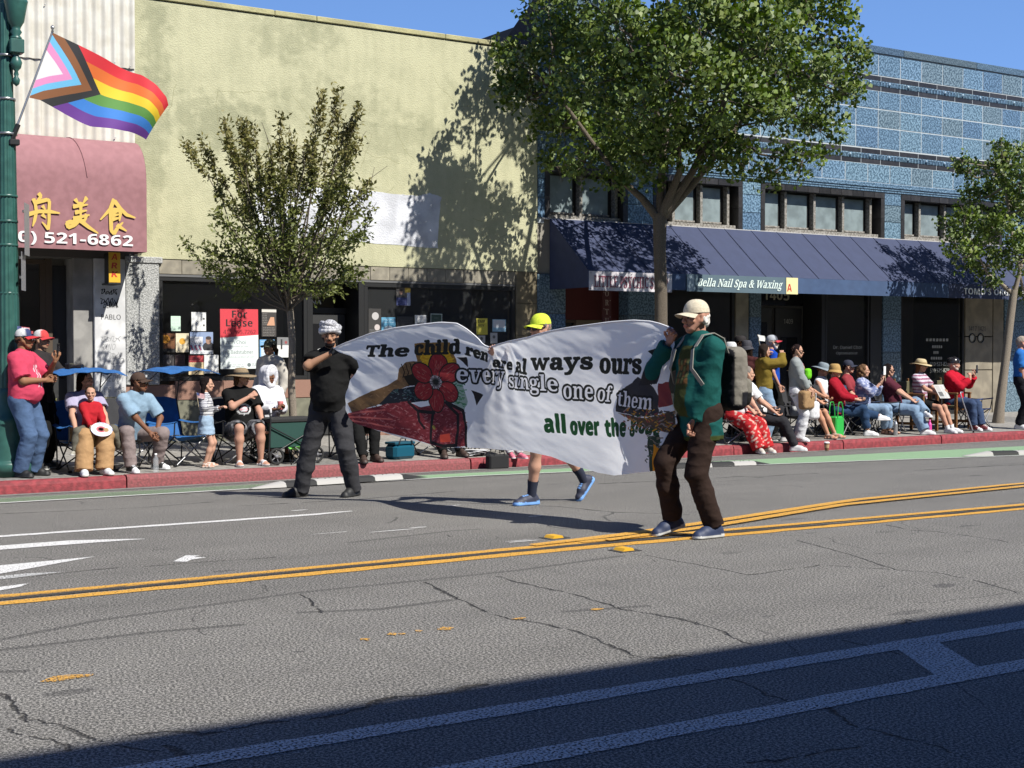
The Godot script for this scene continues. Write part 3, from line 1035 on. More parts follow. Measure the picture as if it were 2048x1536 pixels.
func brush_sign(parent: Node, strokes: Array, x0: float, y0: float, w: float, h: float, z: float, m: Material):
	var b := MB.new()
	var lay := 0
	for s in strokes:
		var n: int = s.size() / 2
		for i in n - 1:
			var a := Vector2(s[i * 2], s[i * 2 + 1])
			var c := Vector2(s[i * 2 + 2], s[i * 2 + 3])
			var d := (c - a).normalized()
			var o := d.orthogonal()
			var wa := 6.2 if i == 0 else 5.2
			var wc := 2.2 if i == n - 2 else 5.2
			var q := PackedVector2Array([a - d * 2.0 + o * wa * 0.6, a + o * wa, c + o * wc, c + d * 3.0, c - o * wc, a - o * wa])
			var ctr := Vector3.ZERO
			var ring := []
			for p in q:
				ring.append(b.vert(Vector3(x0 + p.x * 0.01 * w, y0 + p.y * 0.01 * h, z + 0.0003 * lay), Vector3(0, 0, 1)))
				ctr += b.v[ring[-1]] / 6.0
			var ci := b.vert(ctr, Vector3(0, 0, 1))
			for k in 6:
				b.tri_i(ci, ring[k], ring[(k + 1) % 6])
			lay += 1
	put(parent, "brush_character", b, m)

func corrugated(x0: float, x1: float, y0: float, y1: float, z: float) -> MB:
	var b := MB.new()
	var g := []
	for j in 2:
		var row := []
		var n := int((x1 - x0) / 0.0171)
		for i in n + 1:
			var x := lerpf(x0, x1, float(i) / n)
			row.append(Vector3(x, y0 if j == 0 else y1, z + 0.016 * sin(x * TAU / 0.137)))
		g.append(row)
	b.sheet(g, Vector3(0, 0, 1), 0.002)
	return b

func build_corrugated_building():
	var g := thing("corrugated_building", "shop clad above in cream corrugated metal sheet at the picture's edge", "building")
	var sheet_m := grained(Color(0.62, 0.60, 0.535), 0.5, noise_tex(0.012, Color(0.82, 0.80, 0.76), Color(1, 1, 1), 51, 512, 4), 0.5)
	var xs := [1.15, 2.18, 3.21, 4.24, 5.275, 6.305, 6.632]
	for i in 6:
		put(g, "corrugated_sheet", corrugated(xs[i] + 0.004, xs[i + 1] + (0.0 if i == 5 else 0.02), 4.6, 5.9, WALL + 0.06 + 0.003 * i), sheet_m)
		put(g, "corrugated_sheet", corrugated(xs[i] + 0.004, xs[i + 1] + (0.0 if i == 5 else 0.02), 5.81 + 0.01 * (i % 2), 8.6, WALL + 0.085 + 0.003 * i), sheet_m)
	var scr := cmat("dull_steel", Color(0.3, 0.3, 0.3), 0.35, 0.8)
	for q in [[6.33, 5.88], [6.56, 5.85], [6.33, 6.9], [5.30, 5.88], [5.33, 6.6], [6.33, 4.78]]:
		var s := MB.new()
		s.lathe([Vector2(0.012, 0), Vector2(0.01, 0.006), Vector2(0, 0.008)], Transform3D(Basis(Vector3(1, 0, 0), PI / 2), Vector3(q[0], q[1], WALL + 0.11)), 6)
		put(g, "screw", s, scr)
	wb(g, "wall", 1.15, 6.63, 3.0, 8.55, WALL, 0.3, cmat("tarwall", Color(0.10, 0.09, 0.08), 0.9))
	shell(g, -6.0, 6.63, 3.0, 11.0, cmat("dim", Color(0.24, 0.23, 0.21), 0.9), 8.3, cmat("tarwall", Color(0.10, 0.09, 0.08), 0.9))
	wb(g, "wall", -6.0, 1.15, 0.0, 8.5, WALL, 0.3, cmat("beige_wall", Color(0.40, 0.37, 0.30), 0.9))
	# shop front under the awning
	var white := grained(Color(0.70, 0.70, 0.69), 0.75, M.soft, 0.8)
	wb(g, "pilaster", 6.035, 6.495, 0.95, 3.0, WALL + 0.012, 0.3, white, 0.006)
	var cream := grained(Color(0.48, 0.44, 0.27), 0.7, M.soft, 1.3)
	wb(g, "pilaster_foot", 6.035, 6.495, 0.82, 0.945, WALL + 0.012, 0.3, cream, 0.006)
	wb(g, "pilaster_foot", 6.035, 6.495, 0.18, 0.815, WALL + 0.012, 0.3, cmat("red_panel", Color(0.30, 0.03, 0.035), 0.5), 0.006)
	wb(g, "door_jamb", 5.74, 6.03, 0.18, 3.0, WALL - 0.05, 0.5, grained(Color(0.30, 0.29, 0.27), 0.8, M.soft, 0.8), 0.006)
	wb(g, "door_post", 5.42, 5.52, 0.18, 3.0, WALL - 0.35, 0.1, cmat("brown_wood", Color(0.075, 0.05, 0.03), 0.6))
	shop_window(g, 3.3, 5.42, 0.5, 2.98, [4.36], cmat("brown_wood", Color(0.075, 0.05, 0.03), 0.6), glass(Color(0.02, 0.02, 0.02), 0.25), 0.07, WALL - 0.36)
	wb(g, "bulkhead", 1.2, 5.42, 0.15, 0.5, WALL - 0.36, 0.2, grained(Color(0.30, 0.27, 0.2), 0.8, M.soft, 0.8))
	shop_window(g, 1.2, 3.25, 0.5, 2.98, [], cmat("brown_wood", Color(0.075, 0.05, 0.03), 0.6), glass(Color(0.02, 0.02, 0.02), 0.25), 0.07, WALL - 0.36)
	var dr := wb(g, "door", 5.52, 5.74, 0.2, 2.9, WALL - 0.42, 0.05, cmat("door_dark", Color(0.03, 0.03, 0.03), 0.5))
	part(dr, "kick_plate", boxm(Vector3(5.53, 0.25, WALL - 0.418), Vector3(5.73, 0.5, WALL - 0.41)), scr)
	# marker tags on the white pilaster
	var ink := cmat("black_ink", Color(0.015, 0.015, 0.015), 0.8)
	var faint := cmat("grey_ink", Color(0.30, 0.30, 0.30), 0.8)
	var z := WALL + 0.0135
	scrawl(g, Vector3(6.13, 2.46, z), 0.27, 0.10, 1, ink, 0.012)
	scrawl(g, Vector3(6.12, 2.27, z), 0.30, 0.16, 2, ink, 0.012)
	letters(g, "BLMN", Transform3D(Basis(), Vector3(6.16, 2.27, z + 0.001)), 0.10, 0.20, ink, "sans", 0.2)
	letters(g, "PABLO", Transform3D(Basis(), Vector3(6.13, 2.10, z)), 0.075, 0.29, ink, "sans")
	scrawl(g, Vector3(6.12, 1.77, z), 0.33, 0.09, 3, faint, 0.007)
	letters(g, "RXNO", Transform3D(Basis(), Vector3(6.13, 1.65, z)), 0.09, 0.2, faint, "sans", 0.2)
	scrawl(g, Vector3(6.25, 1.52, z), 0.2, 0.10, 4, faint, 0.007)
	letters(g, "ECO", Transform3D(Basis(), Vector3(6.27, 1.44, z)), 0.09, 0.18, faint, "sans", 0.3)
	letters(g, "OREDDY", Transform3D(Basis(), Vector3(6.10, 1.18, z)), 0.10, 0.36, faint, "sans", 0.2)
	letters(g, "CCS  202", Transform3D(Basis(), Vector3(6.10, 1.02, z)), 0.075, 0.36, faint, "sans", 0.2)
	letters(g, "D S", Transform3D(Basis(), Vector3(6.25, 0.845, z)), 0.07, 0.2, cmat("chalk", Color(0.55, 0.56, 0.55), 0.9), "sans")
	# the rounded awning
	var a := thing("rounded_awning", "faded rose-pink rounded fabric awning with gold characters and a white phone number", "awning")
	var pink := grained(Color(0.30, 0.145, 0.155), 0.85, noise_tex(0.02, Color(0.86, 0.84, 0.84), Color(1, 1, 1), 52, 512, 4), 0.6)
	var prof := [Vector2(WALL + 0.1, 4.72)]
	for i in 9:
		var t := i / 8.0 * PI * 0.5
		prof.append(Vector2(WALL + 0.1 + 0.6 * sin(t), 4.10 + 0.62 * cos(t)))
	for i in 8:
		prof.append(Vector2(WALL + 0.7, 4.10 - 1.03 * (i + 1) / 8.0))
	var gr := []
	for p in prof:
		var row := []
		for i in 41:
			var x := lerpf(2.6, 6.60, i / 40.0)
			var w := 0.010 * fine.get_noise_2d(x * 1.6, p.y * 5.0) + 0.006 * fine.get_noise_2d(x * 0.8 + 30.0, p.y * 13.0)
			row.append(Vector3(x, p.y, p.x + (w if p.y < 4.05 and p.y > 3.1 else 0.0)))
		gr.append(row)
	var am := MB.new()
	am.sheet(gr, Vector3(0, 0.3, 1), 0.004)
	put(a, "canopy", am, pink)
	for x in [3.6, 4.62, 5.62]:
		var pts := []
		for i in 10:
			pts.append(Vector3(x + 0.14 * maxf(0, i - 1) / 9.0, prof[i].y + 0.004, prof[i].x + 0.006))
		var rb := MB.new()
		rb.tube(pts, [0.008], 5)
		put(a, "rib_seam", rb, pink)
	for x in [2.6, 6.60]:
		var ep := MB.new()
		var pl := PackedVector2Array([Vector2(-WALL - 0.1, 3.07)])
		for p in prof:
			pl.append(Vector2(-p.x, p.y))
		ep.prism(pl, -0.004, 0.0, Transform3D(Basis(Vector3(0, 0, -1), Vector3(0, 1, 0), Vector3(1, 0, 0)), Vector3(x, 0, 0)))
		put(a, "end_panel", ep, pink)
	var gold := cmat("gold_vinyl", Color(0.62, 0.42, 0.09), 0.6)
	var zf := WALL + 0.72
	brush_sign(a, HAN[0], 4.93, 3.33, 0.42, 0.50, zf, gold)
	brush_sign(a, HAN[1], 5.43, 3.30, 0.46, 0.52, zf, gold)
	brush_sign(a, HAN[2], 5.92, 3.31, 0.50, 0.50, zf, gold)
	var vinyl := cmat("white_vinyl", Color(0.74, 0.74, 0.72), 0.6)
	letters(a, "(510) 521-6862", Transform3D(Basis(), Vector3(4.35, 3.115, zf)), 0.185, 2.04, vinyl, "sans_bold")
	# the little lit-box sign hanging under it
	var sgn := thing("hanging_sign", "narrow yellow hanging box sign with red letters under the pink awning", "sign", Vector3(6.21, 2.60, -20.42))
	part(sgn, "box", boxm(Vector3(-0.055, 0, -0.28), Vector3(0.055, 0.47, 0.03), 0.008), cmat("black_frame", Color(0.018, 0.018, 0.018), 0.4))
	part(sgn, "face", boxm(Vector3(-0.085, 0.03, 0.03), Vector3(0.085, 0.47, 0.045), 0.004), cmat("sign_yellow", Color(0.70, 0.40, 0.03), 0.5))
	part(sgn, "face_frame", boxm(Vector3(-0.095, 0, -0.28), Vector3(0.095, 0.028, 0.05), 0.004), cmat("black_frame", Color(0.018, 0.018, 0.018), 0.4))
	var rl := cmat("sign_red", Color(0.50, 0.03, 0.02), 0.5)
	for q in [["A", 0.36], ["R", 0.235], ["K", 0.11]]:
		letters(sgn, q[0], Transform3D(Basis(), Vector3(-0.05, q[1], 0.047)), 0.085, 0.09, rl, "sans_bold", 0.15)

const POSTERS := [
	["green note", 7.214, 1.938, 0.152, 0.228], ["white notice", 7.538, 1.940, 0.234, 0.291], ["orange flyer", 7.09, 1.611, 0.19, 0.291], ["cream flyer", 7.290, 1.613, 0.205, 0.290],
	["portrait bill", 7.515, 1.586, 0.368, 0.340], ["dark photo bill", 7.09, 1.397, 0.17, 0.180], ["small dark card", 7.275, 1.395, 0.155, 0.179], ["red and cream bill", 7.490, 1.268, 0.237, 0.293],
	["white sheet", 7.737, 1.286, 0.233, 0.289], ["lease sign", 8.004, 1.351, 0.629, 0.935], ["black gig bill", 8.690, 1.861, 0.245, 0.440], ["blue bill", 8.655, 1.435, 0.25, 0.377],
	["black and white bill", 8.95, 1.53, 0.20, 0.32],
	["portrait card", 11.096, 2.391, 0.266, 0.31], ["tall dark bill", 10.57, 1.921, 0.23, 0.412], ["bright blue bill", 10.815, 1.85, 0.262, 0.34], ["dim photo bill", 11.107, 1.90, 0.303, 0.31],
	["white letterhead", 11.446, 1.87, 0.221, 0.365], ["dark green card", 11.748, 1.90, 0.224, 0.365], ["yellow bill", 12.660, 1.911, 0.226, 0.284], ["pale blue notice", 12.984, 1.968, 0.276, 0.214],
	["small grey flyer", 12.945, 1.76, 0.144, 0.187], ["small white slip", 12.686, 1.768, 0.15, 0.130],
]
const POSTER_LABELS := [
	"small pale green handwritten note taped inside the dark window", "white printed notice taped above the portrait bill", "orange and brown flyer in the window by the rough pilaster", "cream flyer with an orange drawing at its centre",
	"wide bill with stripes and a man's face in the window", "dark photo bill behind the blue chair canopy", "small dark card beside the dark photo bill", "bill with a red top and cream bottom under the portrait bill",
	"plain white sheet in the window left of the lease sign", "large red and white For Lease sign in the dark window", "black gig bill with a seated figure beside the lease sign", "blue bill behind the woman in the camouflage cap",
	"black and white bill behind the slim tree trunk",
	"card with a portrait and blue base high in the second window", "tall dark bill at the near end of the second window", "bright blue bill in the second window", "dim photo bill between the blue bill and the white letterhead",
	"white letterhead sheet in the second window", "dark green card with a pale border in the second window", "yellow bill reading IMPROV in the second window", "pale blue notice at the far end of the second window",
	"small grey flyer under the pale blue notice", "small white slip under the yellow bill",
]

func poster_face(i: int, w: float, h: float) -> Canvas:
	var W := int(clampf(w * 520.0, 48, 330))
	var H := int(W * h / w)
	var cv := Canvas.new(W, H, Color(0.72, 0.72, 0.70))
	var r := RandomNumberGenerator.new()
	r.seed = 100 + i
	var lines := func(y0: float, y1: float, n: int, col: Color, x0 := 0.1, x1 := 0.9):
		for k in n:
			var y := lerpf(y0, y1, float(k) / maxi(1, n - 1)) * H
			var x := x0 * W
			while x < x1 * W - 4:
				var l := r.randf_range(0.03, 0.12) * W
				cv.rect(Rect2(x, y, minf(l, x1 * W - x), maxf(1.0, H * 0.012)), col)
				x += l + W * 0.025
	var face := func(cx: float, cy: float, s: float):
		cv.disc(Vector2(cx * W, (cy + s * 1.5) * H), s * W * 1.3, Color(0.03, 0.03, 0.035), 0.8)
		cv.disc(Vector2(cx * W, cy * H), s * W * 0.62, Color(0.34, 0.20, 0.14), 1.3)
		cv.disc(Vector2(cx * W, (cy - s * 0.55) * H), s * W * 0.62, Color(0.05, 0.035, 0.03), 0.6)
	match i:
		0:
			cv.rect(Rect2(0, 0, W, H), Color(0.55, 0.72, 0.58)); lines.call(0.12, 0.88, 9, Color(0.04, 0.08, 0.05))
		1:
			lines.call(0.1, 0.85, 14, Color(0.35, 0.35, 0.36), 0.12, 0.75); cv.disc(Vector2(0.85 * W, 0.35 * H), 0.07 * W, Color(0.1, 0.1, 0.1)); cv.rect(Rect2(0.8 * W, 0.65 * H, 0.12 * W, 0.1 * H), Color(0.05, 0.05, 0.05))
		2:
			cv.rect(Rect2(0, 0, W, H), Color(0.12, 0.045, 0.015)); cv.disc(Vector2(0.2 * W, 0.3 * H), 0.35 * W, Color(0.6, 0.25, 0.02)); lines.call(0.15, 0.6, 6, Color(0.65, 0.35, 0.08)); cv.rect(Rect2(0, 0.8 * H, W, 0.2 * H), Color(0.01, 0.01, 0.01))
		3:
			cv.rect(Rect2(0, 0, W, H), Color(0.68, 0.60, 0.42)); cv.disc(Vector2(0.5 * W, 0.42 * H), 0.24 * W, Color(0.65, 0.33, 0.04)); lines.call(0.06, 0.14, 2, Color(0.2, 0.12, 0.05)); lines.call(0.8, 0.92, 3, Color(0.25, 0.16, 0.08))
		4:
			cv.rect(Rect2(0, 0, W, H), Color(0.25, 0.32, 0.48)); cv.rect(Rect2(0, 0.22 * H, 0.55 * W, 0.36 * H), Color(0.74, 0.74, 0.76)); lines.call(0.28, 0.52, 4, Color(0.05, 0.07, 0.2), 0.05, 0.5)
			for k in 6: cv.poly(PackedVector2Array([Vector2(k * 0.09 * W, 0.6 * H), Vector2((k * 0.09 + 0.05) * W, 0.6 * H), Vector2((k * 0.09 + 0.14) * W, 0.84 * H), Vector2((k * 0.09 + 0.09) * W, 0.84 * H)]), Color(0.5, 0.06, 0.08) if k % 2 == 0 else Color(0.7, 0.7, 0.7))
			face.call(0.8, 0.38, 0.2); cv.rect(Rect2(0, 0.84 * H, W, 0.16 * H), Color(0.7, 0.71, 0.72)); lines.call(0.9, 0.94, 2, Color(0.1, 0.12, 0.2), 0.05, 0.7)
		5:
			cv.rect(Rect2(0, 0, W, H), Color(0.05, 0.045, 0.045)); cv.disc(Vector2(0.5 * W, 0.6 * H), 0.2 * W, Color(0.3, 0.28, 0.26)); lines.call(0.1, 0.2, 2, Color(0.5, 0.5, 0.5))
		6:
			cv.rect(Rect2(0, 0, W, H), Color(0.05, 0.03, 0.03)); lines.call(0.15, 0.85, 6, Color(0.4, 0.15, 0.1))
		7:
			cv.rect(Rect2(0, 0, W, H), Color(0.66, 0.52, 0.30)); cv.rect(Rect2(0, 0, W, 0.35 * H), Color(0.55, 0.06, 0.07)); lines.call(0.08, 0.26, 3, Color(0.7, 0.68, 0.65)); lines.call(0.5, 0.9, 5, Color(0.3, 0.2, 0.1))
		8:
			lines.call(0.08, 0.12, 2, Color(0.5, 0.5, 0.5)); lines.call(0.86, 0.9, 2, Color(0.5, 0.2, 0.2), 0.5, 0.9)
		9:
			cv.rect(Rect2(0, 0, W, H), Color(0.66, 0.72, 0.70)); cv.poly(PackedVector2Array([Vector2(0, 0), Vector2(W, 0), Vector2(W, 0.43 * H), Vector2(0, 0.48 * H)]), Color(0.58, 0.045, 0.06))
			draw_text(cv, "For", Vector2(0.31 * W, 0.145 * H), 0.165 * H, Color(0.02, 0.01, 0.01), "sans_bold", 0.40 * W)
			draw_text(cv, "Lease", Vector2(0.15 * W, 0.295 * H), 0.165 * H, Color(0.02, 0.01, 0.01), "sans_bold", 0.70 * W)
			draw_text(cv, "415.395.7262", Vector2(0.08 * W, 0.42 * H), 0.10 * H, Color(0.10, 0.01, 0.015), "sans", 0.85 * W)
			draw_text(cv, "Justin Choi", Vector2(0.06 * W, 0.60 * H), 0.085 * H, Color(0.10, 0.12, 0.12), "sans", 0.60 * W)
			draw_text(cv, "justin.choi@am.jll.com", Vector2(0.07 * W, 0.645 * H), 0.034 * H, Color(0.2, 0.22, 0.22), "sans", 0.66 * W)
			draw_text(cv, "Jeff Badstubner", Vector2(0.06 * W, 0.765 * H), 0.085 * H, Color(0.10, 0.12, 0.12), "sans", 0.80 * W)
			draw_text(cv, "jeff.badstubner@am.jll.com", Vector2(0.07 * W, 0.82 * H), 0.034 * H, Color(0.2, 0.22, 0.22), "sans", 0.82 * W)
			lines.call(0.93, 0.96, 2, Color(0.3, 0.32, 0.32), 0.06, 0.62); cv.disc(Vector2(0.75 * W, 0.935 * H), 0.05 * W, Color(0.15, 0.18, 0.18)); draw_text(cv, "JLL", Vector2(0.83 * W, 0.96 * H), 0.06 * H, Color(0.06, 0.07, 0.07), "serif", 0.12 * W)
		10:
			cv.rect(Rect2(0, 0, W, H), Color(0.05, 0.045, 0.04)); cv.rect(Rect2(0, 0.03 * H, W, 0.1 * H), Color(0.62, 0.58, 0.52)); lines.call(0.18, 0.55, 7, Color(0.5, 0.48, 0.44), 0.05, 0.4)
			cv.poly(PackedVector2Array([Vector2(0.35 * W, 0.6 * H), Vector2(0.6 * W, 0.3 * H), Vector2(0.85 * W, 0.3 * H), Vector2(0.9 * W, 0.6 * H)]), Color(0.55, 0.30, 0.18)); lines.call(0.68, 0.96, 6, Color(0.45, 0.43, 0.4))
		11:
			cv.rect(Rect2(0, 0, W, H), Color(0.16, 0.36, 0.60)); cv.rect(Rect2(0.1 * W, 0.35 * H, 0.8 * W, 0.6 * H), Color(0.6, 0.66, 0.72)); lines.call(0.08, 0.28, 3, Color(0.75, 0.76, 0.78)); lines.call(0.4, 0.9, 8, Color(0.1, 0.2, 0.4), 0.15, 0.85)
		12:
			cv.rect(Rect2(0, 0, W, 0.4 * H), Color(0.2, 0.2, 0.2)); cv.rect(Rect2(0.3 * W, 0.1 * H, 0.15 * W, 0.5 * H), Color(0.03, 0.03, 0.03)); lines.call(0.55, 0.9, 6, Color(0.2, 0.2, 0.2)); cv.disc(Vector2(0.75 * W, 0.25 * H), 0.12 * W, Color(0.3, 0.08, 0.08))
		13:
			cv.rect(Rect2(0, 0, W, H), Color(0.10, 0.09, 0.08)); cv.rect(Rect2(0.6 * W, 0, 0.4 * W, 0.3 * H), Color(0.55, 0.38, 0.06)); face.call(0.33, 0.28, 0.2); cv.rect(Rect2(0, 0.58 * H, 0.75 * W, 0.42 * H), Color(0.03, 0.04, 0.14)); cv.rect(Rect2(0.75 * W, 0.3 * H, 0.25 * W, 0.7 * H), Color(0.35, 0.38, 0.5)); lines.call(0.66, 0.9, 4, Color(0.4, 0.42, 0.6), 0.05, 0.7)
		14:
			cv.rect(Rect2(0, 0, W, H), Color(0.035, 0.033, 0.03)); cv.disc(Vector2(0.55 * W, 0.3 * H), 0.28 * W, Color(0.45, 0.43, 0.42)); cv.disc(Vector2(0.7 * W, 0.75 * H), 0.22 * W, Color(0.5, 0.44, 0.42)); lines.call(0.85, 0.95, 3, Color(0.4, 0.4, 0.4))
		15:
			cv.rect(Rect2(0, 0, W, H), Color(0.10, 0.30, 0.45)); lines.call(0.1, 0.25, 3, Color(0.7, 0.72, 0.74)); cv.disc(Vector2(0.5 * W, 0.55 * H), 0.3 * W, Color(0.5, 0.58, 0.62), 0.6); lines.call(0.8, 0.94, 4, Color(0.6, 0.65, 0.7))
		16:
			cv.rect(Rect2(0, 0, W, H), Color(0.03, 0.03, 0.032)); lines.call(0.2, 0.3, 2, Color(0.4, 0.4, 0.42), 0.2, 0.8); lines.call(0.5, 0.9, 5, Color(0.2, 0.2, 0.22))
		17:
			lines.call(0.1, 0.2, 3, Color(0.1, 0.1, 0.2)); cv.rect(Rect2(0.2 * W, 0.35 * H, 0.6 * W, 0.25 * H), Color(0.25, 0.25, 0.25)); lines.call(0.7, 0.92, 6, Color(0.3, 0.3, 0.3))
		18:
			cv.rect(Rect2(0, 0, W, H), Color(0.35, 0.42, 0.40)); cv.rect(Rect2(0.06 * W, 0.04 * H, 0.88 * W, 0.92 * H), Color(0.03, 0.06, 0.05)); lines.call(0.2, 0.8, 5, Color(0.4, 0.48, 0.45), 0.3, 0.7)
		19:
			cv.rect(Rect2(0, 0, W, H), Color(0.50, 0.44, 0.06)); draw_text(cv, "IMP", Vector2(0.15 * W, 0.28 * H), 0.24 * H, Color(0.02, 0.02, 0.01), "sans_bold", 0.62 * W); draw_text(cv, "ROV", Vector2(0.15 * W, 0.5 * H), 0.2 * H, Color(0.05, 0.05, 0.02), "sans_bold", 0.55 * W); lines.call(0.75, 0.9, 3, Color(0.2, 0.18, 0.04))
		20:
			cv.rect(Rect2(0, 0, W, H), Color(0.25, 0.42, 0.55)); cv.rect(Rect2(0.05 * W, 0.06 * H, 0.9 * W, 0.62 * H), Color(0.55, 0.58, 0.62)); lines.call(0.15, 0.6, 6, Color(0.4, 0.3, 0.35), 0.2, 0.8)
		_:
			cv.rect(Rect2(0, 0, W, H), Color(0.42, 0.42, 0.42)); lines.call(0.1, 0.9, 7, Color(0.08, 0.08, 0.08)); cv.disc(Vector2(0.5 * W, 0.4 * H), 0.2 * W, Color(0.1, 0.1, 0.1))
	return cv

func build_posters():
	for i in POSTERS.size():
		var p: Array = POSTERS[i]
		var o := board(self, "lease_sign" if i == 9 else "poster", p[3], p[4], 0.004, print_mat(poster_face(i, p[3], p[4]), 0.6), Transform3D(Basis(Vector3(0, 0, 1), 0.012 * sin(i * 3.1)), Vector3(p[1], p[2], -20.862 + 0.001 * (i % 3))))
		tag(o, POSTER_LABELS[i], "sign" if i == 9 else "poster", "" if i == 9 else "bills taped in the dark shop windows")

# ---------- the blue tiled building ----------
func build_blue_building():
	var g := thing("tiled_building", "two-storey shop row faced in mottled blue terracotta tiles with black bands", "building")
	var mott := noise_tex(0.02, Color(0.30, 0.35, 0.38), Color(1, 1, 1), 61, 1024, 5, FastNoiseLite.TYPE_SIMPLEX_SMOOTH, 0.36)
	var hues := [Color(0.150, 0.235, 0.320), Color(0.130, 0.205, 0.280), Color(0.165, 0.250, 0.315), Color(0.115, 0.185, 0.270), Color(0.150, 0.205, 0.240)]
	var blues := []
	for h in hues:
		blues.append(grained(h * Color(1.22, 1.25, 1.27), 0.4, mott, 0.9))
	var blk := []
	for h in [0.036, 0.046, 0.028]:
		blk.append(grained(Color(h, h * 0.94, h * 0.92), 0.32, M.soft, 2.0))
	var mortar := cmat("mortar", Color(0.42, 0.46, 0.48), 0.9)
	var x0 := 13.895
	var x1 := 27.9
	wb(g, "wall", x0, x1, 4.95, 7.98, WALL - 0.005, 0.3, mortar)
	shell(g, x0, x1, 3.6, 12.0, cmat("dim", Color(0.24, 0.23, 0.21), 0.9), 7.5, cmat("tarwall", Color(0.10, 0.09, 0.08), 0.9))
	# dark rendered flank above the lower roof, stepping down to the back
	var fl := MB.new()
	fl.prism(PackedVector2Array([Vector2(20.83, 6.4), Vector2(20.83, 7.98), Vector2(21.04, 7.78), Vector2(21.4, 7.60), Vector2(21.9, 7.3), Vector2(22.6, 6.98), Vector2(24.5, 6.85), Vector2(24.5, 6.4)]), 0.0, 0.25, Transform3D(Basis(Vector3(0, 0, -1), Vector3(0, 1, 0), Vector3(1, 0, 0)), Vector3(x0 - 0.008, 0, 0)))
	put(g, "flank_wall", fl, grained(Color(0.075, 0.06, 0.055), 0.95, M.soft, 1.5, M.rough_bump, 0.5))
	# tile rows [y0, y1, phase]
	var rr := RandomNumberGenerator.new()
	rr.seed = 3
	var shapes := {}
	var rows := [[7.398, 7.834, 0.0], [6.702, 7.066, 0.0], [6.318, 6.682, 0.0], [5.874, 6.298, 0.0], [5.160, 5.530, 0.3]]
	for row in rows:
		var w := 0.662
		var x: float = x0 - row[2]
		while x < x1:
			var a := maxf(x, x0)
			var b := minf(x + w - 0.016, x1)
			if b - a > 0.05:
				var key := "%.2f %.2f" % [b - a, row[1] - row[0]]
				if not shapes.has(key):
					shapes[key] = boxm(Vector3(0, 0, -0.03), Vector3(b - a, row[1] - row[0], 0.0), 0.004)
				var t := part(g, "blue_tile", shapes[key], blues[rr.randi() % 5])
				t.position = Vector3(a, row[0], WALL + rr.randf_range(-0.002, 0.002))
			x += w
	# cap course
	for i in 6:
		wb(g, "cap_stone", x0 + i * 2.334, x0 + (i + 1) * 2.334 - 0.01, 7.852, 8.0, WALL + 0.03, 0.3, grained(hues[i % 5] * 0.8, 0.4, mott, 1.2), 0.008)
	# two black bands with an ornament strip between them
	var orn := MB.new()
	orn.box(Vector3(0, 0, -0.02), Vector3(0.576, 0.105, 0.0))
	for k in 6:
		if k == 2:
			orn.lathe([Vector2(0.044, 0.0), Vector2(0.042, 0.018), Vector2(0.026, 0.02), Vector2(0.018, 0.03), Vector2(0.0, 0.034)], Transform3D(Basis(Vector3(1, 0, 0), PI / 2), Vector3(0.048 + k * 0.096, 0.052, 0.0)), 12)
		else:
			orn.tube([Vector3(0.03 + k * 0.096, 0.006, 0.004), Vector3(0.03 + k * 0.096, 0.075, 0.006), Vector3(0.048 + k * 0.096, 0.095, 0.008), Vector3(0.068 + k * 0.096, 0.075, 0.006), Vector3(0.068 + k * 0.096, 0.006, 0.004)], [0.013], 6)
	var orn_m := orn.mesh()
	var bt := boxm(Vector3(0, 0, -0.03), Vector3(0.566, 0.098, 0.0), 0.003)
	for y in [7.068, 5.532]:
		var i := 0
		var x := x0 + 0.01
		while x + 0.58 < x1 + 0.1:
			for q in [0.006, 0.217]:
				var t := part(g, "black_tile", bt, blk[(i * 5 + int(q * 20)) % 3])
				t.position = Vector3(x + (0.0 if q < 0.1 else 0.0), y + q, WALL - 0.001)
			var o := part(g, "ornament", orn_m, blues[(i * 2) % 3])
			o.position = Vector3(x, y + 0.108, WALL + 0.004)
			x += 0.578
			i += 1
	# stepped moulding below
	var mold := MB.new()
	for q in [[5.10, 5.148, 0.03], [5.045, 5.098, 0.055], [5.0, 5.043, 0.035], [4.955, 4.998, 0.02]]:
		mold.box(Vector3(x0, q[0], WALL - 0.1), Vector3(x1, q[1], WALL + q[2]), Transform3D(), 0.012)
	put(g, "moulding", mold, blues[1])
	# window bands under it
	var groups := [[14.05, 15.90, [14.25, 14.80, 15.03, 15.60]], [16.50, 18.72, [16.62, 16.96, 17.20, 17.65, 17.88, 18.33]], [19.20, 22.70, [19.33, 19.86, 20.07, 20.66, 20.90, 21.48, 21.73, 22.29]], [23.20, 26.50, [23.35, 23.80, 24.06, 24.61, 24.90, 25.45, 25.72, 26.25]]]
	var frost := grained(Color(0.22, 0.27, 0.28), 0.35, noise_tex(0.01, Color(0.7, 0.7, 0.7), Color(1, 1, 1), 62, 256, 4), 0.8)
	var weather := grained(Color(0.30, 0.285, 0.26), 0.9, noise_tex(0.04, Color(0.45, 0.43, 0.4), Color(1, 1, 1), 63, 256, 4), 1.5)
	var ends := [[13.895, 14.05], [15.90, 16.50], [18.72, 19.20], [22.70, 23.20], [26.50, 27.9]]
	for e in ends:
		wb(g, "pier_core", e[0], e[1], 3.9, 4.95, WALL - 0.03, 0.3, mortar)
		for j in 3:
			wb(g, "blue_tile", e[0] + 0.006, e[1] - 0.006, [4.0, 4.35, 4.70][j], [4.34, 4.69, 4.944][j], WALL - 0.002, 0.027, blues[(j * 2 + int(e[0])) % 5], 0.004)
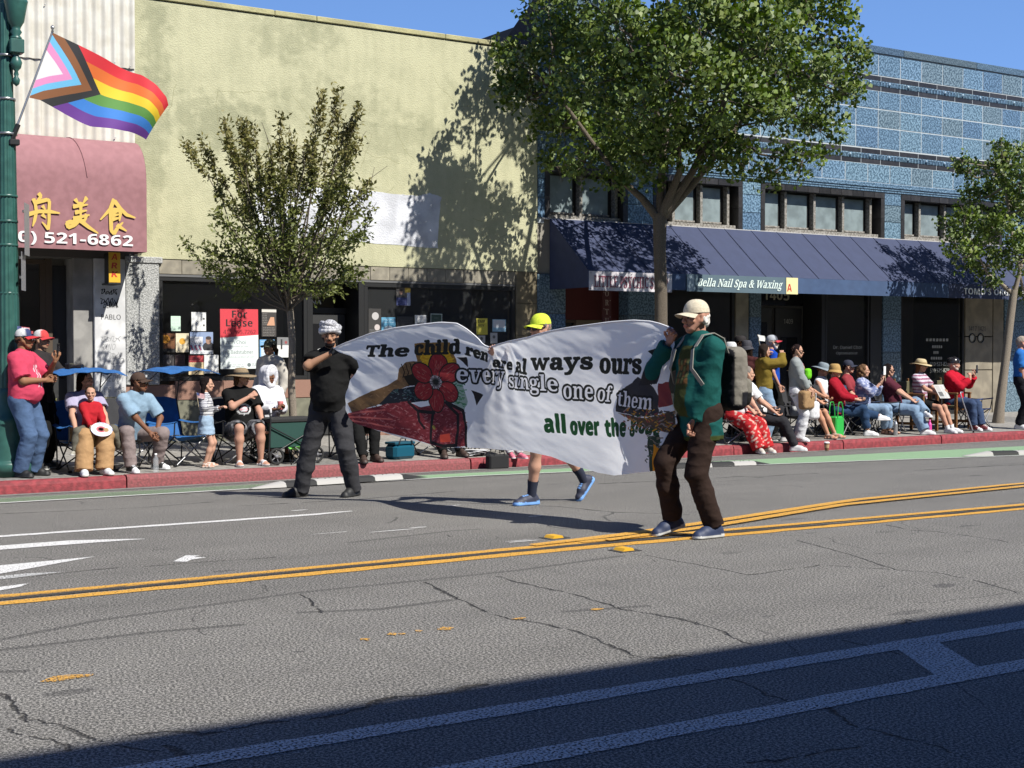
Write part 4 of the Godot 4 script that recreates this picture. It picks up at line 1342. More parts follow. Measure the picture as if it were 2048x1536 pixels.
	for gr in groups:
		var a: float = gr[0]
		var b: float = gr[1]
		var w := Node3D.new()
		w.name = "window"
		g.add_child(w, true)
		var n := int((b - a) / 0.3)
		for i in n:
			part(w, "lintel_tile", boxm(Vector3(a + i * (b - a) / n + 0.003, 4.835, WALL - 0.28), Vector3(a + (i + 1) * (b - a) / n - 0.003, 4.948, WALL + 0.006), 0.004), blk[i % 3])
		for x in [a, b - 0.11]:
			for j in 2:
				part(w, "jamb_tile", boxm(Vector3(x, 4.0 + j * 0.418, WALL - 0.28), Vector3(x + 0.11, 4.415 + j * 0.417, WALL + 0.004), 0.004), blk[j])
		var e: Array = gr[2]
		for i in range(0, e.size(), 2):
			part(w, "pane", boxm(Vector3(e[i], 4.12, WALL - 0.235), Vector3(e[i + 1], 4.79, WALL - 0.225)), frost)
			part(w, "post", boxm(Vector3(e[i + 1] + 0.10, 4.06, WALL - 0.26), Vector3(e[i + 1] + 0.165, 4.83, WALL - 0.13), 0.006), weather)
			part(w, "sash", boxm(Vector3(e[i] - 0.02, 4.10, WALL - 0.236), Vector3(e[i + 1] + 0.02, 4.135, WALL - 0.19), 0.004), weather)
		part(w, "recess", boxm(Vector3(a + 0.11, 4.0, WALL - 0.30), Vector3(b - 0.11, 4.83, WALL - 0.26)), cmat("black_frame", Color(0.018, 0.018, 0.018), 0.4))
		part(w, "sill", boxm(Vector3(a + 0.11, 4.0, WALL - 0.255), Vector3(b - 0.11, 4.075, WALL - 0.06), 0.006), weather)
	wb(g, "awning_rail", x0 + 0.1, x1, 3.97, 4.0, WALL + 0.02, 0.1, cmat("rail_pale", Color(0.42, 0.41, 0.40), 0.7))
	# ground floor
	wb(g, "lintel", x0, x1, 3.0, 3.96, WALL - 0.05, 0.25, cmat("dim2", Color(0.26, 0.24, 0.20), 0.9))
	var dk := cmat("black_frame", Color(0.018, 0.018, 0.018), 0.4)
	var tile_pier := func(a: float, b: float):
		for j in 4:
			wb(g, "pier_tile", a, b, 0.2 + j * 0.70, 0.894 + j * 0.70, WALL + 0.002 * (j % 2), 0.3, blues[(j + int(a * 3)) % 5], 0.005)
	tile_pier.call(13.895, 14.50)
	tile_pier.call(15.92, 16.75)
	tile_pier.call(18.92, 19.22)
	tile_pier.call(22.68, 23.22)
	tile_pier.call(26.62, 27.4)
	wb(g, "red_panel", 14.5, 15.92, 2.2, 3.0, WALL - 0.3, 0.06, cmat("red_dark", Color(0.09, 0.012, 0.010), 0.7))
	wb(g, "tan_panel", 14.95, 15.92, 0.2, 2.195, WALL - 0.3, 0.06, grained(Color(0.26, 0.20, 0.12), 0.8, M.soft, 0.8))
	shop_window(g, 14.5, 14.95, 0.2, 2.195, [], cmat("brown_wood", Color(0.075, 0.05, 0.03), 0.6), glass(Color(0.05, 0.045, 0.03), 0.4), 0.05, WALL - 0.3)
	shop_window(g, 16.75, 18.55, 0.75, 2.95, [], dk, glass(Color(0.02, 0.021, 0.022), 0.3), 0.06)
	wb(g, "bulkhead", 16.75, 18.55, 0.2, 0.75, WALL - 0.02, 0.2, blk[0])
	wb(g, "pale_post", 18.57, 18.9, 0.2, 2.98, WALL - 0.01, 0.2, grained(Color(0.32, 0.29, 0.22), 0.8, M.soft, 0.8), 0.006)
	# two doors set back, with a transom light and numbers
	wb(g, "transom", 19.24, 20.9, 2.55, 3.0, WALL - 0.55, 0.05, cmat("door_glass", Color(0.015, 0.015, 0.016), 0.08))
	for q in [[19.3, 20.02, false], [20.12, 20.86, true]]:
		var d := wb(g, "door", q[0], q[1], 0.22, 2.5, WALL - 0.55, 0.05, cmat("door_dark", Color(0.03, 0.03, 0.03), 0.5))
		part(d, "panel", boxm(Vector3(q[0] + 0.14, 0.6, WALL - 0.548), Vector3(q[1] - 0.14, 1.9 if q[2] else 2.2, WALL - 0.535), 0.01), cmat("door_glass", Color(0.015, 0.015, 0.016), 0.08))
		part(d, "handle", boxm(Vector3(q[0] + 0.05, 1.0, WALL - 0.55), Vector3(q[0] + 0.08, 1.3, WALL - 0.49), 0.005), cmat("dull_steel", Color(0.3, 0.3, 0.3), 0.35, 0.8))
	wb(g, "door_jamb", 20.9, 21.0, 0.2, 3.0, WALL - 0.02, 0.55, dk)
	var pale := cmat("number_pale", Color(0.42, 0.42, 0.38), 0.6)
	letters(g, "1405", Transform3D(Basis(), Vector3(19.78, 2.66, WALL - 0.545)), 0.22, 0.72, cmat("number_tan", Color(0.30, 0.28, 0.20), 0.6), "sans_bold")
	letters(g, "1409", Transform3D(Basis(), Vector3(20.34, 2.18, WALL - 0.535)), 0.10, 0.25, pale, "sans")
	letters(g, "CLOSED", Transform3D(Basis(), Vector3(19.45, 1.82, WALL - 0.53)), 0.05, 0.24, pale, "sans_bold")
	shop_window(g, 21.02, 22.3, 0.75, 2.95, [], dk, glass(Color(0.035, 0.034, 0.030), 0.35), 0.05)
	wb(g, "bulkhead", 21.0, 22.68, 0.2, 0.75, WALL - 0.02, 0.2, blk[1])
	wb(g, "frame_post", 22.32, 22.66, 0.76, 2.98, WALL - 0.02, 0.2, dk)
	letters(g, "Dr. Daniel Choi", Transform3D(Basis(), Vector3(21.28, 1.66, WALL - 0.062)), 0.075, 0.82, pale, "sans")
	letters(g, "Optometrist", Transform3D(Basis(), Vector3(21.36, 1.53, WALL - 0.062)), 0.075, 0.62, pale, "sans")
	shop_window(g, 23.24, 25.28, 0.55, 2.95, [], dk, glass(Color(0.03, 0.03, 0.022), 0.35), 0.05)
	wb(g, "bulkhead", 23.24, 25.28, 0.2, 0.55, WALL - 0.02, 0.2, blk[2])
	for q in [[24.08, 1.83, 0.75, 7], [24.28, 1.68, 0.34, 5], [24.32, 1.555, 0.18, 3], [24.24, 1.43, 0.38, 5]]:
		for k in q[3]:
			wb(g, "window_print", q[0] + q[2] * k / q[3], q[0] + q[2] * (k + 0.7) / q[3], q[1], q[1] + 0.06, WALL - 0.062, 0.003, cmat("glass_lettering", Color(0.30, 0.29, 0.25), 0.6), 0.0)
	letters(g, "510·521-8726", Transform3D(Basis(), Vector3(24.22, 1.29, WALL - 0.062)), 0.085, 0.66, pale, "sans")
	letters(g, "510·521-8299", Transform3D(Basis(), Vector3(24.22, 1.15, WALL - 0.062)), 0.085, 0.66, pale, "sans")
	var tan := grained(Color(0.27, 0.235, 0.175), 0.8, M.soft, 0.7)
	for q in [[25.3, 26.22, 1.95, 3.0], [25.3, 26.22, 1.2, 1.94], [25.3, 26.22, 0.2, 1.19], [26.24, 26.6, 0.2, 3.0]]:
		wb(g, "tan_panel", q[0], q[1] - 0.01, q[2], q[3] - 0.01, WALL - 0.01, 0.2, tan, 0.006)
	letters(g, "1417 1421", Transform3D(Basis(), Vector3(25.40, 2.06, WALL - 0.006)), 0.11, 0.56, dk, "sans")
	for x in [25.52, 25.80]:
		var rg := MB.new()
		var pts := []
		for i in 21:
			pts.append(Vector3(x + 0.10 * cos(TAU * i / 20), 1.90 + 0.10 * sin(TAU * i / 20), WALL))
		rg.tube(pts, [0.013], 6, false)
		put(g, "round_plaque", rg, dk)
		rg = MB.new()
		rg.lathe([Vector2(0.09, 0.0), Vector2(0.0, 0.006)], Transform3D(Basis(Vector3(1, 0, 0), PI / 2), Vector3(x, 1.90, WALL - 0.012)), 16)
		put(g, "plaque_face", rg, cmat("plaque", Color(0.4, 0.38, 0.32), 0.6))
	# vertical FORTUNE board
	var fs := thing("vertical_sign", "narrow dark red upright sign spelling FORTUNE under the navy awning", "sign", Vector3(15.28, 1.35, WALL + 0.06))
	part(fs, "panel", boxm(Vector3(0, 0, -0.03), Vector3(0.20, 1.62, 0.0), 0.004), cmat("fortune_red", Color(0.085, 0.018, 0.018), 0.6))
	var fl_m := cmat("fortune_pale", Color(0.40, 0.30, 0.26), 0.7)
	var word := "FORTUNE"
	for i in 7:
		letters(fs, word[i], Transform3D(Basis(), Vector3(0.055, 1.44 - i * 0.165, 0.002)), 0.10, 0.085, fl_m, "serif_bold")
	for i in 9:
		var dot := MB.new()
		dot.lathe([Vector2(0.010, 0), Vector2(0.0, 0.006)], Transform3D(Basis(Vector3(1, 0, 0), PI / 2), Vector3(0.03 if i % 2 else 0.172, 1.5 - i * 0.15, 0.001)), 6)
		put(fs, "star", dot, fl_m)
	build_navy_awning()
	build_posters()

func build_navy_awning():
	var a := thing("long_awning", "long navy blue sloping fabric awning across the blue tiled shops", "awning")
	var navy := grained(Color(0.033, 0.044, 0.096), 0.75, noise_tex(0.015, Color(0.85, 0.85, 0.86), Color(1, 1, 1), 65, 512, 4), 0.5)
	var blue := grained(Color(0.045, 0.082, 0.17), 0.7, noise_tex(0.015, Color(0.85, 0.85, 0.86), Color(1, 1, 1), 66, 512, 4), 0.5)
	var top := Vector2(WALL + 0.03, 3.985)
	var low := Vector2(-19.6, 3.01)
	var x0 := 14.13
	var x1 := 27.8
	var gr := []
	for j in 9:
		var t := j / 8.0
		var row := []
		for i in 83:
			var x := lerpf(x0, x1, i / 82.0)
			var sag := 0.010 * sin(PI * t) * (0.4 + absf(sin((x - x0) / 0.683 * PI)))
			row.append(Vector3(x, lerpf(top.y, low.y, t) - sag, lerpf(top.x, low.x, t) - sag * 0.6))
		gr.append(row)
	var b := MB.new()
	b.sheet(gr, Vector3(0, 1, 1), 0.004)
	put(a, "canopy", b, navy)
	for i in 21:
		var x := x0 + i * 0.683
		var s := MB.new()
		s.tube([Vector3(x, top.y + 0.004, top.x), Vector3(x, low.y + 0.004, low.x + 0.004)], [0.0065], 5)
		put(a, "seam", s, navy)
	for q in [[x0, 15.95, blue], [15.955, 19.02, blue], [19.025, 23.3, blue], [23.305, x1, navy]]:
		var v := []
		for j in 5:
			var row := []
			for i in 30:
				var x: float = lerpf(q[0], q[1], i / 29.0)
				row.append(Vector3(x, 3.008 - 0.29 * j / 4.0, -19.598 + 0.006 * j / 4.0 * sin(x * 5.0)))
			v.append(row)
		var vb := MB.new()
		vb.sheet(v, Vector3(0, 0, 1), 0.003)
		put(a, "valance", vb, q[2])
	for x in [x0, x1]:
		var e := MB.new()
		e.prism(PackedVector2Array([Vector2(-top.x, top.y - 0.006), Vector2(-low.x, low.y - 0.006), Vector2(-low.x, 2.72), Vector2(-top.x, 2.72)]), 0.0, 0.004, Transform3D(Basis(Vector3(0, 0, -1), Vector3(0, 1, 0), Vector3(1, 0, 0)), Vector3(x + 0.002, 0, 0)))
		put(a, "end_panel", e, navy)
	for x in [16.9, 19.7, 22.4, 25.1]:
		var ar := MB.new()
		ar.bar(Vector3(x, 3.0, WALL - 0.02), Vector3(x, 3.0, -19.62), 0.012)
		put(a, "support_arm", ar, cmat("dull_steel", Color(0.3, 0.3, 0.3), 0.35, 0.8))
	letters(a, "TOMO'S ORGANIC NAILS", Transform3D(Basis(), Vector3(23.75, 2.80, -19.586)), 0.135, 2.75, cmat("white_vinyl", Color(0.74, 0.74, 0.72), 0.6), "sans_bold")
	# banners hung on the valance
	var p := thing("valance_banner", "creased white vinyl banner with plum serif lettering on the awning edge", "banner", Vector3(14.14, 2.67, -19.585))
	sheet_board(p, 1.82, 0.33, grained(Color(0.70, 0.66, 0.68), 0.55, M.soft, 0.8), 0.008)
	letters(p, "LITTLE PSYCHIC SHOP", Transform3D(Basis(), Vector3(0.10, 0.055, 0.012)), 0.20, 1.62, cmat("plum_ink", Color(0.20, 0.05, 0.08), 0.7), "serif_bold")
	for k in 6:
		var gm := MB.new()
		gm.lathe([Vector2(0.012, 0.0), Vector2(0.012, 0.004), Vector2(0.005, 0.004)], Transform3D(Basis(Vector3(1, 0, 0), PI / 2), Vector3(0.03 + (k / 2) * 0.88, 0.03 if k % 2 else 0.30, 0.012)), 8)
		put(p, "grommet", gm, cmat("dull_steel", Color(0.3, 0.3, 0.3), 0.35, 0.8))
	var q := thing("script_banner", "slate banner with white slanted lettering and yellow end on the awning edge", "banner", Vector3(16.30, 2.70, -19.585))
	sheet_board(q, 2.42, 0.31, cmat("slate_vinyl", Color(0.085, 0.13, 0.16), 0.6), 0.006)
	var wh := cmat("white_vinyl", Color(0.74, 0.74, 0.72), 0.6)
	letters(q, "Bella Nail Spa & Waxing", Transform3D(Basis(), Vector3(0.22, 0.05, 0.010)), 0.20, 2.06, cmat("mint_vinyl", Color(0.62, 0.72, 0.68), 0.6), "serif_bold", 0.35)
	part(q, "pale_end", boxm(Vector3(0.0, 0.0, 0.006), Vector3(0.17, 0.31, 0.010)), cmat("pale_slate", Color(0.30, 0.38, 0.42), 0.6))
	part(q, "yellow_end", boxm(Vector3(2.42, 0.0, 0.0), Vector3(2.72, 0.31, 0.010)), cmat("pale_yellow", Color(0.70, 0.62, 0.32), 0.6))
	letters(q, "A", Transform3D(Basis(), Vector3(2.44, 0.05, 0.012)), 0.14, 0.12, cmat("sign_red", Color(0.50, 0.03, 0.02), 0.5), "sans_bold")

func sheet_board(parent: Node, w: float, h: float, m: Material, wave: float):
	var g := []
	for j in 5:
		var row := []
		for i in 25:
			var x := w * i / 24.0
			row.append(Vector3(x, h * (1.0 - j / 4.0), wave * 0.5 * sin(x * 7.0) * sin(j * 0.8 + 0.3)))
		g.append(row)
	var b := MB.new()
	b.sheet(g, Vector3(0, 0, 1), 0.003)
	put(parent, "sheet", b, m)

func build_near_building():
	# the row on the camera's side: its shade lies across the near lane and it is what the shop glass mirrors
	var g := thing("brick_block", "long two-storey block on the near side of the street that shades the near lane", "building")
	var w := grained(Color(0.33, 0.24, 0.17), 0.9, M.soft, 0.5)
	part(g, "wall", boxm(Vector3(-60, 0.14, 3.6), Vector3(90, 9.55, 16.0)), w)
	part(g, "cornice", boxm(Vector3(-60, 9.551, 3.35), Vector3(90, 9.83, 16.0), 0.03), cmat("beige_wall", Color(0.40, 0.37, 0.30), 0.9))
	var pane := cmat("dark_pane", Color(0.03, 0.035, 0.04), 0.08)
	var pm := boxm(Vector3(-0.65, 0, 0), Vector3(0.65, 1.7, 0.05), 0.01)
	var sm := boxm(Vector3(-1.9, 0, 0), Vector3(1.9, 2.3, 0.06), 0.01)
	for i in 26:
		var o := part(g, "window", pm, pane)
		o.position = Vector3(-30 + i * 2.6, 5.6, 3.56)
	for i in 15:
		var o := part(g, "shop_window", sm, pane)
		o.position = Vector3(-30 + i * 4.6, 0.7, 3.55)
# ---------- trees ----------
const BIG_CLUMPS := [[12.38, 6.31, -19.05, 0.42], [12.75, 5.75, -19.39, 0.48], [12.35, 5.92, -19.42, 0.24], [12.43, 6.47, -19.50, 0.21], [12.69, 6.56, -18.51, 0.55], [13.40, 5.35, -19.32, 0.55], [13.66, 4.70, -18.90, 0.43], [13.55, 4.73, -19.68, 0.32], [13.55, 4.26, -18.00, 0.25], [12.79, 5.74, -17.70, 0.66], [13.02, 6.42, -17.11, 0.72], [13.25, 5.22, -17.04, 0.65], [13.39, 5.73, -16.37, 0.78], [14.01, 4.87, -17.37, 0.43], [13.84, 6.52, -16.34, 0.79], [14.28, 5.43, -16.27, 0.72], [14.86, 4.62, -16.70, 0.33], [14.94, 6.23, -16.11, 0.76], [15.19, 5.21, -16.27, 0.58], [16.18, 4.66, -16.57, 0.34], [16.14, 4.56, -17.18, 0.31], [16.22, 5.93, -16.22, 0.52], [16.97, 6.41, -16.47, 0.42], [17.25, 5.85, -16.63, 0.33], [16.93, 5.27, -16.93, 0.46], [16.24, 7.00, -16.48, 0.60], [17.16, 7.06, -16.60, 0.25], [14.82, 6.94, -16.32, 0.61], [13.11, 7.29, -19.33, 0.48], [13.06, 7.17, -17.81, 0.62], [14.53, 5.72, -19.80, 0.69], [15.46, 6.74, -19.59, 0.88], [16.05, 5.56, -18.94, 0.70], [16.86, 6.45, -18.56, 0.79], [17.23, 5.84, -17.71, 0.60], [16.55, 7.33, -19.26, 0.80], [14.70, 4.90, -19.31, 0.43], [17.25, 7.30, -18.22, 0.70], [14.06, 6.81, -19.89, 0.60], [13.60, 8.12, -19.24, 0.58], [14.58, 8.50, -19.16, 0.80], [15.49, 8.48, -18.82, 0.94], [16.73, 8.55, -18.69, 0.87], [16.99, 8.16, -17.59, 0.63], [14.78, 9.40, -19.87, 0.61], [13.43, 8.48, -16.67, 0.68], [15.31, 8.93, -17.46, 0.69], [17.18, 9.25, -18.42, 0.52], [14.73, 9.90, -18.68, 0.42], [16.06, 10.32, -18.98, 0.56], [14.54, 9.04, -16.36, 0.34], [14.65, 10.31, -17.93, 0.31], [14.70, 9.83, -16.89, 0.23]]
const SMALL_CLUMPS := [[22.86, 5.40, -18.95, 0.17], [23.01, 5.21, -18.91, 0.16], [22.66, 5.58, -17.82, 0.16], [23.03, 5.38, -18.05, 0.20], [22.99, 5.13, -18.22, 0.29], [23.78, 4.78, -19.22, 0.41], [23.96, 4.69, -18.74, 0.46], [22.28, 4.18, -18.36, 0.29], [23.00, 4.17, -19.42, 0.18], [22.04, 3.78, -18.46, 0.21], [23.19, 3.96, -18.86, 0.45], [22.80, 3.88, -17.95, 0.49], [21.98, 3.42, -18.16, 0.29], [23.82, 3.38, -19.05, 0.39], [23.18, 3.40, -17.88, 0.39], [23.33, 4.97, -17.85, 0.44], [24.71, 4.43, -18.77, 0.57], [24.73, 3.90, -18.48, 0.51], [23.74, 4.59, -17.75, 0.49], [25.08, 5.35, -18.51, 0.36], [23.76, 5.55, -18.36, 0.25], [24.52, 3.26, -18.13, 0.35], [22.79, 2.91, -18.11, 0.16], [25.20, 4.22, -18.35, 0.36], [23.42, 5.34, -18.93, 0.14], [24.62, 2.78, -18.74, 0.19]]
const SHOOT_TIPS := [[7.06, 4.62, -19.53], [6.69, 4.47, -18.21], [7.01, 4.71, -18.17], [6.93, 4.68, -17.71], [7.01, 4.73, -17.61], [7.02, 4.64, -17.39], [7.33, 4.64, -17.81], [7.67, 4.64, -18.37], [7.24, 4.56, -17.08], [7.94, 4.90, -18.40], [7.73, 4.72, -17.65], [7.85, 4.58, -17.50], [8.45, 5.07, -18.46], [8.20, 4.96, -17.72], [8.16, 5.13, -17.33], [8.41, 5.22, -17.60], [8.77, 5.31, -17.96], [8.17, 4.72, -16.63], [9.14, 5.10, -18.42], [8.25, 4.77, -16.49], [8.93, 4.73, -17.95], [9.23, 4.25, -18.00], [8.25, 3.98, -16.45], [9.21, 4.26, -17.86], [8.74, 3.61, -17.04], [8.82, 3.59, -17.54], [8.18, 3.14, -16.45], [8.33, 2.68, -16.44], [8.31, 2.78, -16.80], [8.88, 2.52, -18.46], [7.97, 2.37, -17.05], [7.20, 2.55, -19.01], [7.60, 2.43, -19.21], [7.04, 3.24, -19.63], [6.70, 2.99, -18.27], [6.86, 3.35, -18.21], [7.13, 4.08, -18.50], [7.46, 4.32, -18.95], [6.78, 3.47, -17.62], [8.00, 4.58, -18.54], [7.78, 4.44, -18.81], [7.69, 4.50, -19.03], [7.58, 4.31, -16.95], [8.78, 4.57, -18.56], [7.52, 4.04, -17.12], [7.99, 4.11, -17.47], [7.77, 4.10, -18.32], [8.90, 4.09, -18.39], [7.45, 3.18, -17.79], [8.52, 3.29, -18.63], [8.44, 3.05, -17.68], [7.15, 2.86, -17.90], [6.89, 2.74, -18.07], [7.58, 2.64, -17.26]]

func leaf_mat(seed_: int) -> StandardMaterial3D:
	var m := mat(Color(1, 1, 1), 0.55)
	m.vertex_color_use_as_albedo = true
	m.backlight_enabled = true
	m.backlight = Color(0.55, 0.62, 0.25)
	m.resource_name = "leaf_%d" % seed_
	return m

func leaf(b: MB, p: Vector3, up: Vector3, face: Vector3, len_: float, wid: float, col: Color, fan: bool, out := Vector3.ZERO):
	var side := up.cross(face).normalized() * wid
	var tip := p + up * len_
	var nn := side.cross(up).normalized()
	if out != Vector3.ZERO:
		nn = (nn * (1.0 if nn.dot(out) >= 0.0 else -1.0) + out * 0.9).normalized()
	var at := b.v.size()
	if fan:
		b.vert(p, nn); b.vert(p + up * len_ * 0.75 + side, nn); b.vert(tip + nn * len_ * 0.12, nn); b.vert(p + up * len_ * 0.75 - side, nn)
	else:
		b.vert(p, nn); b.vert(p + up * len_ * 0.45 + side + nn * wid * 0.5, nn); b.vert(tip, nn); b.vert(p + up * len_ * 0.45 - side + nn * wid * 0.5, nn)
	b.quad_i(at, at + 1, at + 2, at + 3)
	for k in 4:
		b.c.append(col)

func rdir(r: RandomNumberGenerator) -> Vector3:
	var z := r.randf_range(-1, 1)
	var a := r.randf() * TAU
	var s := sqrt(1 - z * z)
	return Vector3(s * cos(a), z, s * sin(a))

func clump_tree(label: String, trunk: Array, rad: Array, limbs: Array, clumps: Array, per_m2: float, size: float, seed_: int, bark: Material, cols: Array):
	var r := RandomNumberGenerator.new()
	r.seed = seed_
	var t := thing("street_tree", label, "tree", trunk[0], 0.0, "street trees in the sidewalk")
	var o: Vector3 = trunk[0]
	var b := MB.new()
	var tp := []
	for p in trunk:
		tp.append(p - o)
	b.tube(tp, rad, 14)
	put(t, "trunk", b, bark)
	var nodes := [trunk[trunk.size() - 1]]
	for l in limbs:
		var lb := MB.new()
		var pts := [trunk[trunk.size() - 1] - o - Vector3(0, 0.1, 0)]
		var rr := [rad[rad.size() - 1] * 0.72]
		for k in l.size():
			pts.append(l[k] - o)
			rr.append(rad[rad.size() - 1] * (0.62 - 0.4 * (k + 1) / l.size()))
			nodes.append(l[k])
			if k > 0:
				nodes.append((l[k] + l[k - 1]) * 0.5)
		lb.tube(pts, rr, 9)
		put(t, "limb", lb, bark)
	var tw := MB.new()
	var cr := MB.new()
	cr.has_c = true
	for c in clumps:
		var ctr := Vector3(c[0], c[1], c[2])
		var best: Vector3 = nodes[0]
		for q in nodes:
			if q.distance_to(ctr) < best.distance_to(ctr):
				best = q
		var mid := best.lerp(ctr, 0.5) + Vector3(r.randf_range(-0.15, 0.15), -0.1, r.randf_range(-0.15, 0.15))
		tw.tube([best - o, mid - o, ctr - o], [0.03, 0.02, 0.008], 5, false)
		var rad_c: float = c[3]
		for k in 7:
			var d := rdir(r)
			tw.tube([ctr - o, ctr - o + d * rad_c * 0.55 + Vector3(0, 0.04, 0), ctr - o + d * rad_c * 1.02], [0.008, 0.005, 0.002], 4, false)
		rad_c *= 0.9
		var n := int(per_m2 * rad_c * rad_c * 4.0) + 40
		# leaves gather on short spurs, so that the clump has sprays and gaps
		var spurs := int(n / 9.0)
		for s in spurs:
			var d := rdir(r)
			if d.y < -0.2 and r.randf() < 0.45:
				d.y = -d.y
			var rr := rad_c * (0.45 + 0.68 * pow(r.randf(), 0.55))
			rr *= 1.0 + 0.30 * fine.get_noise_3dv(ctr * 2.0 + d * 2.2)
			var sp := ctr + Vector3(d.x, d.y * 0.85, d.z) * rr
			var along := (d + Vector3(0, 0.35, 0) + rdir(r) * 0.6).normalized()
			for q in 9:
				var p := sp + along * (q - 4) * size * 0.38 + rdir(r) * size * 0.75
				var up := (rdir(r) + Vector3(0, 0.15, 0) + along * 0.6).normalized()
				var fc := (rdir(r) + d * 0.5 + Vector3(0, 0.45, 0)).normalized()
				var col: Color = cols[r.randi() % cols.size()] * r.randf_range(0.75, 1.2)
				leaf(cr, p - o, up, fc, size * r.randf_range(0.75, 1.15), size * r.randf_range(0.42, 0.6), col, true, (d + Vector3(0, 0.25, 0)).normalized())
	put(t, "twigs", tw, bark)
	put(t, "crown", cr, leaf_mat(seed_))
	return t

